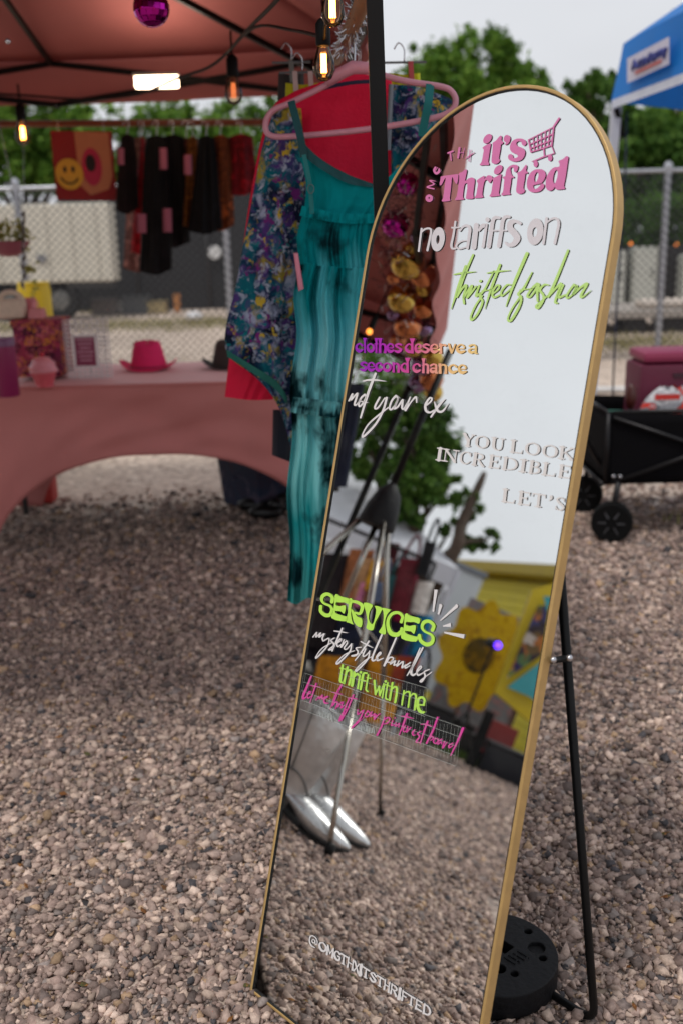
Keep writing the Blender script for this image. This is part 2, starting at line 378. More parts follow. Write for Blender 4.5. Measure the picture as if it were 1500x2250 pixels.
    bn = t.nodes.new('ShaderNodeBump'); bn.inputs['Strength'].default_value = .5; bn.inputs['Distance'].default_value = .002; t.links.new(nn.outputs['Fac'], bn.inputs['Height']); t.links.new(bn.outputs[0], b.inputs['Normal'])
    me.materials.append(m)
    o = bpy.data.objects.new(name, me); C.objects.link(o); o['kind'] = 'stuff'; o['label'] = 'loose pinkish grey crushed gravel covering the ground'
    return o
inview = lambda x, y: (np.abs(x) < .40*y+.12)
stones('gravel', [(-.85, .95, 1.05, 2.15, 15500, .010, .018, lambda x, y: np.abs(x) < .40*y+.08),
                  (-1.5, 1.6, 2.15, 3.6, 8800, .011, .019, inview),
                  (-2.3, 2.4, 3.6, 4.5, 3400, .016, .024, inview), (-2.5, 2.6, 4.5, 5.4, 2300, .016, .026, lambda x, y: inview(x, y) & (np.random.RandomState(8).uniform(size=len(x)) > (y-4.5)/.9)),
                  (-2.2, 0., .9, 2.15, 9000, .011, .018, lambda x, y: ~((np.abs(x) < .40*y+.08) & (y > 1.05))),
                  (-4.6, -2.2, .2, 2.3, 5200, .013, .021, None), (-9.2, -4.6, -.6, 2.7, 1300, .022, .034, None)], 3)

# ------------------------------------------------------------------ the standing mirror
gold = mat('brushed_gold', (194, 160, 104), rough=.45, metal=.35, var=.10, vscale=30)
black_metal = mat('black_metal', (14, 14, 15), rough=.45, var=.1, spec=.22)
steel = mat('steel_rivet', (190, 190, 195), rough=.25, metal=1, var=.05)
mirror_m = bpy.data.materials.new('silvering'); mirror_m.use_nodes = True
b = mirror_m.node_tree.nodes['Principled BSDF']; b.inputs['Base Color'].default_value = (.97, .98, .98, 1); b.inputs['Metallic'].default_value = 1; b.inputs['Roughness'].default_value = .0
backm = mat('dark_backing', (30, 28, 27), rough=.8)
glass_m = bpy.data.materials.new('clear_glass'); glass_m.use_nodes = True; t = glass_m.node_tree; t.nodes.remove(t.nodes['Principled BSDF'])
gt = t.nodes.new('ShaderNodeBsdfTransparent'); gg = t.nodes.new('ShaderNodeBsdfGlossy'); gg.inputs['Roughness'].default_value = .0; gf = t.nodes.new('ShaderNodeFresnel'); gf.inputs['IOR'].default_value = 1.25
gm = t.nodes.new('ShaderNodeMixShader'); t.links.new(gf.outputs[0], gm.inputs[0]); t.links.new(gt.outputs[0], gm.inputs[1]); t.links.new(gg.outputs[0], gm.inputs[2]); t.links.new(gm.outputs[0], t.nodes['Material Output'].inputs[0])
gt.inputs['Color'].default_value = (.985, .99, .985, 1)
# a little dust and wiped smears on the glass
gd = t.nodes.new('ShaderNodeBsdfDiffuse'); gd.inputs['Color'].default_value = (.6, .58, .55, 1); gtc = t.nodes.new('ShaderNodeTexCoord'); gmp = t.nodes.new('ShaderNodeMapping'); gmp.inputs['Scale'].default_value = (2, 2, 3); gn = t.nodes.new('ShaderNodeTexNoise'); gn.inputs['Scale'].default_value = 5; gn.inputs['Detail'].default_value = 8; gn.inputs['Roughness'].default_value = .75
gr = t.nodes.new('ShaderNodeMapRange'); gr.inputs['From Min'].default_value = .5; gr.inputs['From Max'].default_value = .8; gr.inputs['To Max'].default_value = .022; gm2 = t.nodes.new('ShaderNodeMixShader')
t.links.new(gtc.outputs['Object'], gmp.inputs[0]); t.links.new(gmp.outputs[0], gn.inputs['Vector']); t.links.new(gn.outputs['Fac'], gr.inputs['Value']); t.links.new(gr.outputs[0], gm2.inputs[0]); t.links.new(gm.outputs[0], gm2.inputs[1]); t.links.new(gd.outputs[0], gm2.inputs[2]); t.links.new(gm2.outputs[0], t.nodes['Material Output'].inputs[0])
mirror = thing('arched_mirror', 'tall arched floor mirror in thin gold frame with pink, green and white lettering', 'mirror', MO)
def arch(hw, n=40, v0=0.):
    pts = [(hw, v0)] + [(hw*math.cos(a), MHS + hw*math.sin(a)) for a in np.linspace(0, math.pi, n)] + [(-hw, v0)]
    return pts
HW = MW/2
FR = .0052; DEP = .024
# frame: a channel swept round the outline: inner lip, front face, outer side, back
def swept(hw_in, hw_out, n_front, n_back, v_in, v_out):
    A, B = arch(hw_in, v0=v_in), arch(hw_out, v0=v_out); m = len(A); mb = MB(); vs = []
    for (a, b_) in zip(A, B):
        vs += [mw(a[0], a[1], n_front), mw(b_[0], b_[1], n_front), mw(b_[0], b_[1], n_back), mw(a[0], a[1], n_back)]
    fs = []
    for i in range(m):
        j = (i+1) % m
        for k in range(4):
            fs.append((i*4+k, i*4+(k+1) % 4, j*4+(k+1) % 4, j*4+k))
    return mb.add(vs, fs)
fo = swept(HW-.0005, HW+FR, .0016, -.0165, .0045, -.0005).obj('frame', gold, mirror, smooth='auto')
bv = fo.modifiers.new('bevel', 'BEVEL'); bv.width = .0012; bv.segments = 2; bv.limit_method = 'ANGLE'
swept(HW-.0022, HW-.0006, .0004, -.002, .006, .0046).obj('inner_gasket', mat('black_gasket', (12, 12, 12), rough=.6, var=0), mirror, smooth='auto')
GL = -.0021        # silvering behind, glass face at about -.0024
pl = arch(HW-.001, 64, .005)
MB().add([mw(u, v, GL) for u, v in pl], [tuple(range(len(pl)))]).obj('silvering', mirror_m, mirror)
MB().add([mw(u, v, GL-.003) for u, v in pl], [tuple(range(len(pl)))[::-1]]).obj('backboard', backm, mirror)
MB().add([mw(u, v, GL+.0010) for u, v in pl], [tuple(range(len(pl)))]).obj('glass_pane', glass_m, mirror)
LZ = GL + .0013

# ---- lettering: every letter is cut vinyl on the glass face
def field_shapes(shapes, ox, oy, s, step):
    segs = []; polys = []; holes = []
    for sh in shapes:
        k = sh[0]; P = np.array([p[:2] for p in sh[1]], float)
        if k in 'ph':
            if len(P) > 3 and not (len(sh) > 2 and sh[2] == 'sharp'): P = np.array(catmull(P, True, 3))
            P = P/s + (ox, oy); (polys if k == 'p' else holes).append(P)
        else:
            W = np.array([p[2] if len(p) > 2 else sh[2] for p in sh[1]], float)
            Q = np.column_stack([P, W])
            if len(Q) > 2: Q = np.array(catmull(Q, False, 4))
            Q = Q/s; Q[:, 0] += ox; Q[:, 1] += oy; segs.append(Q)
    allp = np.concatenate([q[:, :2] for q in segs] + polys)
    mw_ = max([q[:, 2].max() for q in segs] + [0])/2
    x0, y0 = allp.min(0)-mw_-3*step; x1, y1 = allp.max(0)+mw_+3*step
    nx, ny = int((x1-x0)/step)+2, int((y1-y0)/step)+2
    gx, gy = np.meshgrid(x0+np.arange(nx)*step, y0+np.arange(ny)*step)
    f = np.full(gx.shape, 1e3)
    for Q in segs:
        for i in range(len(Q)-1):
            a, b_ = Q[i], Q[i+1]; d = b_[:2]-a[:2]; L2 = d @ d + 1e-9
            t_ = np.clip(((gx-a[0])*d[0]+(gy-a[1])*d[1])/L2, 0, 1)
            f = np.minimum(f, np.hypot(gx-a[0]-t_*d[0], gy-a[1]-t_*d[1]) - (a[2]+(b_[2]-a[2])*t_)/2)
    def sdf(P):
        dmin = np.full(gx.shape, 1e3); ins = np.zeros(gx.shape, bool)
        for i in range(len(P)):
            a, b_ = P[i-1], P[i]; d = b_-a; L2 = d @ d + 1e-9
            t_ = np.clip(((gx-a[0])*d[0]+(gy-a[1])*d[1])/L2, 0, 1)
            dmin = np.minimum(dmin, np.hypot(gx-a[0]-t_*d[0], gy-a[1]-t_*d[1]))
            c = (a[1] > gy) != (b_[1] > gy)
            with np.errstate(divide='ignore', invalid='ignore'):
                ins ^= c & (gx < (b_[0]-a[0])*(gy-a[1])/(b_[1]-a[1]+1e-12)+a[0])
        return np.where(ins, -dmin, dmin)
    for P in polys: f = np.minimum(f, sdf(P))
    for P in holes: f = np.maximum(f, -sdf(P))
    return f, x0, y0
def contours(f, x0, y0, step):
    ins = f < 0; ny, nx = f.shape; nxt = {}
    def ex(i, j, e):   # edge ids: 0 top (i,j)-(i,j+1), 1 right, 2 bottom, 3 left
        return (i, j, 'h') if e == 0 else (i, j+1, 'v') if e == 1 else (i+1, j, 'h') if e == 2 else (i, j, 'v')
    T = {1: [(3, 0)], 2: [(0, 1)], 3: [(3, 1)], 4: [(1, 2)], 5: [(3, 0), (1, 2)], 6: [(0, 2)], 7: [(3, 2)], 8: [(2, 3)], 9: [(2, 0)], 10: [(0, 1), (2, 3)], 11: [(2, 1)], 12: [(1, 3)], 13: [(1, 0)], 14: [(0, 3)]}
    code = ins[:-1, :-1]*1 + ins[:-1, 1:]*2 + ins[1:, 1:]*4 + ins[1:, :-1]*8
    for i, j in zip(*np.nonzero((code > 0) & (code < 15))):
        for a, b_ in T[int(code[i, j])]: nxt[ex(i, j, a)] = ex(i, j, b_)
    def pt(e):
        i, j, k = e
        if k == 'h': a, b_ = f[i, j], f[i, j+1]; t_ = a/(a-b_); return (x0+(j+t_)*step, y0+i*step)
        a, b_ = f[i, j], f[i+1, j]; t_ = a/(a-b_); return (x0+j*step, y0+(i+t_)*step)
    loops = []
    while nxt:
        s0 = next(iter(nxt)); e = s0; L = []
        while e in nxt: L.append(pt(e)); e = nxt.pop(e)
        if len(L) > 7: loops.append(np.array(L))
    return loops
def simplify(L, tol):
    if len(L) < 8: return L
    keep = np.zeros(len(L), bool); h = len(L)//2; keep[0] = keep[h] = True
    st = [(0, h), (h, len(L))]; P = np.vstack([L, L[:1]])
    while st:
        a, b_ = st.pop()
        if b_-a < 2: continue
        d = P[b_]-P[a]; n_ = math.hypot(*d)+1e-9; q = P[a+1:b_]-P[a]
        dist = np.abs(q[:, 0]*d[1]-q[:, 1]*d[0])/n_; k = int(dist.argmax())
        if dist[k] > tol: keep[a+1+k] = True; st += [(a, a+1+k), (a+1+k, b_)]
    return L[keep]
def letter(shapes, ox, oy, s, m, parent, step=.45, th=.00035):
    f, x0, y0 = field_shapes(shapes, ox, oy, s, step)
    loops = [simplify(L, .1) for L in contours(f, x0, y0, step)]
    loops = [L for L in loops if len(L) >= 3]
    if not loops: return
    cu = bpy.data.curves.new('letter', 'CURVE'); cu.dimensions = '2D'; cu.fill_mode = 'BOTH'; cu.extrude = th/2
    for L in loops:
        sp = cu.splines.new('POLY'); sp.points.add(len(L)-1); sp.use_cyclic_u = True
        for p, q in zip(sp.points, L):
            u, v = onm(*q); p.co = (u, v, 0, 1)
    tmp = bpy.data.objects.new('tmp', cu); C.objects.link(tmp)
    dg = bpy.context.evaluated_depsgraph_get(); me = bpy.data.meshes.new_from_object(tmp.evaluated_get(dg))
    bpy.data.objects.remove(tmp); bpy.data.curves.remove(cu)
    me.name = 'letter'; me.materials.clear(); me.materials.append(m)
    B = Matrix(((U[0], V[0], N[0], 0), (U[1], V[1], N[1], 0), (U[2], V[2], N[2], 0), (0, 0, 0, 1)))
    me.transform(Matrix.Translation(tuple(N*(LZ+th/2))) @ B)
    o = bpy.data.objects.new('letter', me); C.objects.link(o); o.parent = parent
    return o
def line(label, ox, oy, s, m, letters, step=.45):
    p = bpy.data.objects.new('lettering', None); p.empty_display_size = .02; C.objects.link(p); p.parent = mirror; p['label'] = label
    for sh in letters: letter(sh, ox, oy, s, m, p, step)
    return p
def ell(cx, cy, a, b_, deg=0, n=14):
    c, s_ = math.cos(R(deg)), math.sin(R(deg))
    return [(cx+a*math.cos(k)*c-b_*math.sin(k)*s_, cy+a*math.cos(k)*s_+b_*math.sin(k)*c) for k in np.linspace(0, 2*math.pi, n, endpoint=False)]

# ---- the words
vinyl = lambda n, c, **k: mat('vinyl_'+n, c, rough=.45, var=.03, vscale=60, **k)
v_pink = vinyl('pink', (214, 118, 170)); v_grey = vinyl('pale_grey', (216, 210, 214)); v_green = vinyl('pale_green', (190, 226, 128)); v_lime = vinyl('lime', (190, 240, 92))
v_white = vinyl('white', (226, 222, 222)); v_foilpink = vinyl('foil_pink', (222, 66, 160)); v_cream = vinyl('cream', (222, 217, 215))
# foil film that runs from violet to gold along the words
fm = bpy.data.materials.new('rainbow_foil'); fm.use_nodes = True; MATS['rainbow_foil'] = fm; t = fm.node_tree; b = t.nodes['Principled BSDF']
b.inputs['Roughness'].default_value = .35; b.inputs['Metallic'].default_value = .25
tcn = t.nodes.new('ShaderNodeTexCoord'); vm = t.nodes.new('ShaderNodeVectorMath'); vm.operation = 'DOT_PRODUCT'; vm.inputs[1].default_value = tuple(U)
t.links.new(tcn.outputs['Object'], vm.inputs[0])
r1 = t.nodes.new('ShaderNodeMapRange')
u_a, u_b = onm(785, 790)[0], onm(1040, 790)[0]
r1.inputs['From Min'].default_value = u_a; r1.inputs['From Max'].default_value = u_b
nn = t.nodes.new('ShaderNodeTexNoise'); nn.inputs['Scale'].default_value = 30; t.links.new(tcn.outputs['Object'], nn.inputs['Vector'])
ad = t.nodes.new('ShaderNodeMath'); ad.operation = 'MULTIPLY_ADD'; ad.inputs[1].default_value = .25; ad.inputs[2].default_value = -.12; t.links.new(nn.outputs['Fac'], ad.inputs[0])
ad2 = t.nodes.new('ShaderNodeMath'); t.links.new(vm.outputs['Value'], r1.inputs['Value']); t.links.new(r1.outputs[0], ad2.inputs[0]); t.links.new(ad.outputs[0], ad2.inputs[1])
cr = t.nodes.new('ShaderNodeValToRGB'); el = cr.color_ramp.elements; el[0].position = 0; el[0].color = lin(158, 44, 196); el[1].position = 1; el[1].color = lin(252, 216, 140)
for p_, c in ((.25, (190, 44, 190)), (.5, (222, 80, 160)), (.68, (250, 160, 150)), (.82, (253, 205, 140))):
    e = el.new(p_); e.color = lin(*c)
t.links.new(ad2.outputs[0], cr.inputs[0]); t.links.new(cr.outputs[0], b.inputs['Base Color'])

# it's (+ trolley)
Z = (1040, 250, 6.818)
line("pink lettering it's, bold slanted serif", *Z, v_pink, [
 [('p', ell(200, 372, 82, 52, -52)), ('p', [(125,505),(180,465),(240,440),(250,455),(235,540),(212,690),(212,720),(225,750),(212,768),(150,768),(90,772),(88,752),(112,715),(128,640),(142,560),(140,530)])],
 [('p', [(385,330),(412,335),(410,400),(435,422),(428,448),(402,462),(392,540),(370,665),(388,695),(352,742),(300,750),(264,725),(262,660),(280,480),(278,435),(330,395)])],
 [('p', [(500,314),(540,345),(535,405),(505,450),(465,465),(460,455),(478,430),(450,412),(443,370),(462,328)])],
 [('p', [(745,478),(715,455),(705,420),(665,410),(632,435),(648,480),(725,512),(764,565),(748,640),(700,695),(610,716),(530,692),(507,648),(518,612),(550,602),(576,620),(588,655),(620,662),(654,640),(640,610),(570,578),(536,525),(545,450),(590,392),(660,368),(738,378),(780,418),(778,455)])]])
cart = []
TL, BL, TR, BR = np.array([820, 392.]), np.array([850, 570.]), np.array([1185, 205.]), np.array([1155, 470.])
cart.append(('s', [(1272, 66, 28), (1190, 190, 24)])); cart.append(('s', [(1190, 195, 14), (812, 388, 14)])); cart.append(('s', [(812, 390, 20), (850, 570, 24)]))
cart.append(('s', [(850, 570, 20), (1000, 525, 20), (1155, 470, 22)])); cart.append(('s', [(1190, 200, 22), (1158, 470, 26)]))
for k in (.36, .7): a = TL+(BL-TL)*k; c = TR+(BR-TR)*k; cart.append(('s', [(*a, 17), (*c, 17)]))
for k in (.17, .34, .5, .67, .84): a = TL+(TR-TL)*k; c = BL+(BR-BL)*k; cart.append(('s', [(*a, 14), (*c, 16)]))
cart += [('s', [(1040, 505, 18), (1050, 632, 18)]), ('s', [(1155, 470, 14), (1200, 585, 14)]), ('s', [(1200, 590, 12), (1050, 640, 20), (950, 680, 20), (868, 712, 12)]), ('p', ell(1137, 658, 33, 50)), ('p', ell(921, 748, 33, 50))]
line('pink shopping trolley drawing beside the top word', *Z, v_pink, [cart])
Z = (920, 310, 7.5)
line('tiny pink letters T H X', *Z, v_pink, [
 [('s', [(468, 195, 26), (550, 165, 30)]), ('s', [(508, 200, 26), (522, 315, 20)])],
 [('s', [(658, 112, 34), (635, 270, 34)]), ('s', [(740, 108, 9), (705, 272, 9)]), ('s', [(650, 195, 10), (728, 186, 10)])],
 [('s', [(828, 140, 10), (806, 330, 8)]), ('s', [(850, 145, 8), (826, 338, 8)]), ('s', [(755, 290, 9), (830, 235, 18), (908, 185, 8)])]])
line('tiny pink letters O M G running up the side', *Z, v_pink, [
 [('p', ell(160, 940, 62, 62, -35)), ('h', ell(160, 935, 15, 15))],
 [('s', [(262, 658, 10), (170, 648, 22), (240, 708, 20), (125, 755, 22), (238, 785, 22)])],
 [('s', [(262, 432, 30), (240, 480, 34), (275, 530, 40), (322, 500, 40), (322, 460, 26)]), ('s', [(300, 432, 10), (268, 475, 14)])]])
Z3_ = (1080, 330, 8.333)
p = line('pink lettering Thrifted, bold slanted serif', *Z, v_pink, [
 [('p', [(360,580),(500,558),(618,543),(640,560),(622,695),(592,690),(550,604),(535,606),(518,770),(498,940),(506,980),(390,995),(366,978),(388,935),(412,760),(430,612),(412,622),(374,700),(348,728),(332,712),(348,610)])],
 [('p', [(755,465),(780,478),(766,570),(750,655),(800,618),(855,597),(903,618),(908,680),(884,870),(888,945),(776,950),(764,922),(784,800),(786,700),(760,694),(738,730),(716,880),(716,925),(730,960),(600,970),(585,955),(614,900),(640,740),(655,590),(650,530),(705,505)])],
 [('p', [(1055,572),(1072,585),(1066,622),(1125,562),(1188,573),(1202,615),(1160,690),(1128,655),(1092,640),(1062,690),(1034,870),(1048,925),(930,940),(905,930),(934,880),(950,780),(962,700),(945,645)])]])
for sh in [
 [('p', ell(108, 355, 100, 62, -50)), ('p', [(5,512),(75,480),(145,435),(165,445),(150,560),(125,740),(118,790),(138,830),(60,842),(-30,850),(-52,832),(-22,780),(0,640),(12,560)])],
 [('p', [(430,398),(398,388),(390,330),(360,310),(332,332),(338,400),(362,460),(398,478),(390,506),(352,510),(340,600),(316,765),(335,808),(250,818),(180,828),(164,802),(194,755),(208,640),(218,532),(192,515),(198,480),(236,470),(250,380),(300,302),(370,265),(440,268),(474,302),(455,370)])],
 [('p', [(605,270),(630,288),(618,378),(652,395),(645,425),(606,430),(594,520),(568,690),(597,730),(567,783),(500,800),(447,776),(435,720),(448,600),(464,460),(453,410),(530,372)])],
 [('p', [(845,343),(925,355),(972,420),(965,500),(905,595),(830,622),(755,640),(748,672),(770,705),(810,700),(858,660),(900,610),(945,622),(942,680),(870,752),(760,772),(672,742),(630,655),(640,530),(690,420),(765,358)]), ('h', [(825,398),(845,440),(832,520),(795,582),(768,560),(772,480),(798,415)])],
 [('p', [(1350,108),(1392,122),(1380,220),(1345,470),(1312,645),(1330,690),(1312,712),(1190,722),(1158,702),(1148,668),(1108,722),(1050,742),(995,712),(974,620),(990,500),(1048,385),(1128,312),(1218,300),(1230,245),(1210,210),(1225,185),(1290,160)]), ('h', [(1178,358),(1196,400),(1186,500),(1152,595),(1130,608),(1110,560),(1120,460),(1150,380)])]]:
    letter(sh, *Z3_, v_pink, p)
Z = (910, 460, 4.545)
line('pale grey lettering: no tariffs on', *Z, v_grey, [
 [('s', [(66, 192, 20), (38, 415, 20)]), ('s', [(60, 232, 14), (100, 196, 18), (145, 190, 20), (162, 215, 22), (150, 290, 22), (124, 408, 22)])],
 [('p', ell(230, 298, 66, 122, 8)), ('h', ell(229, 300, 17, 44, 5))],
 [('s', [(404, 122, 20), (385, 250, 22), (364, 350, 24), (372, 388, 22), (404, 392, 18)]), ('s', [(368, 182, 16), (440, 180, 16)])],
 [('s', [(450, 212, 18), (480, 172, 22), (520, 162, 28), (548, 190, 30), (542, 260, 30), (525, 385, 26)]), ('s', [(545, 310, 12), (470, 316, 14), (420, 348, 18), (415, 378, 20), (450, 393, 16), (522, 372, 12)])],
 [('s', [(612, 158, 48), (588, 378, 50)]), ('s', [(640, 210, 20), (665, 170, 40), (690, 160, 42)])],
 [('p', ell(724, 102, 22, 24)), ('s', [(714, 150, 24), (680, 372, 30)])],
 [('s', [(842, 84, 28), (800, 82, 34), (776, 120, 38), (758, 240, 38), (738, 370, 40)]), ('s', [(735, 212, 15), (815, 213, 15)])],
 [('s', [(942, 74, 28), (905, 74, 34), (876, 114, 38), (860, 230, 38), (838, 364, 40)]), ('s', [(822, 210, 15), (915, 212, 15)])],
 [('s', [(1052, 140, 30), (1005, 118, 34), (955, 135, 56), (950, 190, 62), (995, 240, 66), (1020, 290, 66), (985, 345, 50), (935, 355, 36), (905, 330, 18)])],
 [('p', ell(1200, 222, 80, 135, 9)), ('h', ell(1196, 226, 24, 48, 8))],
 [('s', [(1314, 88, 26), (1282, 340, 26)]), ('s', [(1316, 130, 14), (1370, 92, 22), (1415, 94, 26), (1436, 135, 28), (1420, 230, 28), (1396, 338, 28)])]])
Z = (980, 540, 4.545)
line('pale green script lettering: thrifted fashion', *Z, v_green, [
 [('s', [(190, 205, 30), (115, 410, 28), (45, 630, 8)]), ('s', [(70, 286, 10), (160, 270, 20), (290, 258, 5)])],
 [('s', [(262, 90, 20), (170, 300, 28), (100, 508, 24)]), ('s', [(100, 508, 20), (150, 430, 20), (185, 392, 22), (192, 415, 22), (165, 500, 20), (172, 575, 22)])],
 [('s', [(172, 512, 18), (225, 425, 20), (250, 398, 22), (238, 440, 22), (200, 518, 20), (245, 468, 18), (290, 405, 18)])],
 [('s', [(322, 398, 20), (290, 500, 22), (335, 468, 14)]), ('p', ell(336, 352, 17, 13, -30))],
 [('s', [(470, 250, 14), (382, 425, 20), (328, 500, 22), (356, 560, 22), (305, 680, 22), (248, 740, 22), (240, 700, 18), (290, 590, 18), (352, 500, 18)]), ('s', [(350, 452, 16), (450, 434, 10)])],
 [('s', [(530, 190, 26), (440, 430, 24), (380, 630, 6)]), ('s', [(402, 272, 10), (500, 256, 20), (635, 246, 4)])],
 [('s', [(455, 482, 16), (512, 436, 18), (524, 398, 20), (495, 398, 20), (455, 462, 20), (466, 515, 22), (530, 490, 16)])],
 [('s', [(636, 388, 14), (596, 392, 18), (545, 455, 20), (548, 500, 18), (600, 462, 14), (645, 420, 12)]), ('s', [(800, 76, 32), (665, 390, 28), (590, 606, 8)])],
 [('s', [(850, 265, 12), (765, 425, 24), (712, 480, 24), (742, 520, 24), (718, 615, 26), (640, 744, 26), (608, 728, 18), (655, 620, 18), (738, 500, 18)]), ('s', [(730, 442, 16), (860, 424, 8)])],
 [('s', [(900, 376, 22), (850, 425, 24), (802, 500, 22), (835, 508, 18), (888, 432, 22), (918, 384, 24), (902, 465, 26), (906, 552, 20)])],
 [('s', [(1018, 392, 12), (972, 388, 20), (928, 440, 24), (962, 490, 24), (960, 545, 24), (912, 618, 28), (890, 600, 20), (945, 552, 18), (1000, 500, 16)])],
 [('s', [(1210, 45, 22), (1092, 335, 28), (1012, 508, 24)]), ('s', [(1012, 508, 20), (1090, 420, 22), (1140, 378, 26), (1108, 470, 24), (1080, 560, 22), (1104, 572, 16)])],
 [('s', [(1160, 392, 24), (1112, 512, 26), (1185, 488, 16)])],
 [('s', [(1270, 386, 22), (1225, 445, 20), (1195, 500, 20), (1204, 522, 18), (1250, 490, 18), (1298, 425, 20), (1270, 386, 20)])],
 [('s', [(1300, 398, 20), (1258, 484, 22), (1335, 415, 22), (1400, 378, 26), (1340, 488, 24), (1352, 512, 20), (1440, 445, 5)])]])

# groovy lower case: strokes in a unit box (x across, y up from the base line, x-height 1), heavy at the foot
def G(ch):
    H_ = .42; M_ = .26; L_ = .16
    e = {'o': [('s', [(.5, .9, L_), (.14, .7, M_), (.14, .35, .34), (.5, .16, .40), (.86, .35, .34), (.86, .7, M_), (.5, .9, L_)])],
     'c': [('s', [(.92, .72, .30), (.6, .9, .2), (.16, .7, .28), (.15, .35, .36), (.5, .16, .42), (.92, .28, .28)])],
     'e': [('s', [(.18, .52, .13), (.86, .52, .14), (.84, .78, .22), (.5, .9, .2), (.14, .7, .28), (.14, .35, .36), (.5, .16, .42), (.92, .28, .26)])],
     's': [('s', [(.9, .82, .24), (.5, .9, .26), (.15, .72, .3), (.5, .54, .2), (.86, .36, .34), (.5, .14, .36), (.06, .22, .26)])],
     'a': [('s', [(.2, .78, .3), (.5, .9, .22), (.8, .75, .26), (.78, .1, .3)]), ('s', [(.75, .52, .14), (.3, .5, .2), (.14, .3, .34), (.4, .15, .36), (.75, .28, .2)]), ('p', [(.7, .1), (.7, 0), (1, 0), (1, .12)], 'sharp')],
     'n': [('p', [(0, 1), (.3, 1), (.36, 0), (0, 0), (.06, .5)], 'sharp'), ('s', [(.25, .72, .14), (.55, .88, .22), (.84, .7, .3), (.84, .1, .34)]), ('p', [(.62, 0), (1.02, 0), (.98, .2), (.7, .2)], 'sharp')],
     'r': [('p', [(0, 1), (.36, 1), (.42, 0), (0, 0), (.08, .5)], 'sharp'), ('s', [(.3, .7, .14), (.6, .86, .24), (.85, .8, .34)])],
     'v': [('s', [(.12, .9, .34), (.46, .12, .3)]), ('s', [(.9, .92, .2), (.5, .1, .2)])],
     'l': [('p', [(-.15, 1.45), (1.15, 1.45), (.8, 1.05), (.8, 0), (.2, 0), (.2, 1.05)], 'sharp')],
     't': [('p', [(-.15, 1.45), (1.1, 1.45), (.8, 1.05), (.85, 0), (.15, 0), (.2, 1.05)], 'sharp'), ('s', [(-.1, .88, .14), (1.1, .88, .14)])],
     'h': [('p', [(-.06, 1.45), (.48, 1.45), (.34, 1.05), (.36, 0), (0, 0), (.08, 1.05)], 'sharp'), ('s', [(.25, .72, .14), (.55, .88, .22), (.84, .7, .3), (.84, .1, .34)]), ('p', [(.62, 0), (1.02, 0), (.98, .2), (.7, .2)], 'sharp')],
     'd': [('s', [(.66, .82, .2), (.4, .9, .2), (.1, .65, .28), (.12, .35, .36), (.45, .16, .4), (.7, .25, .2)]), ('p', [(.5, 1.45), (1.1, 1.45), (.9, 1.05), (.95, 0), (.62, 0), (.66, 1.05)], 'sharp')]}
    return e[ch]
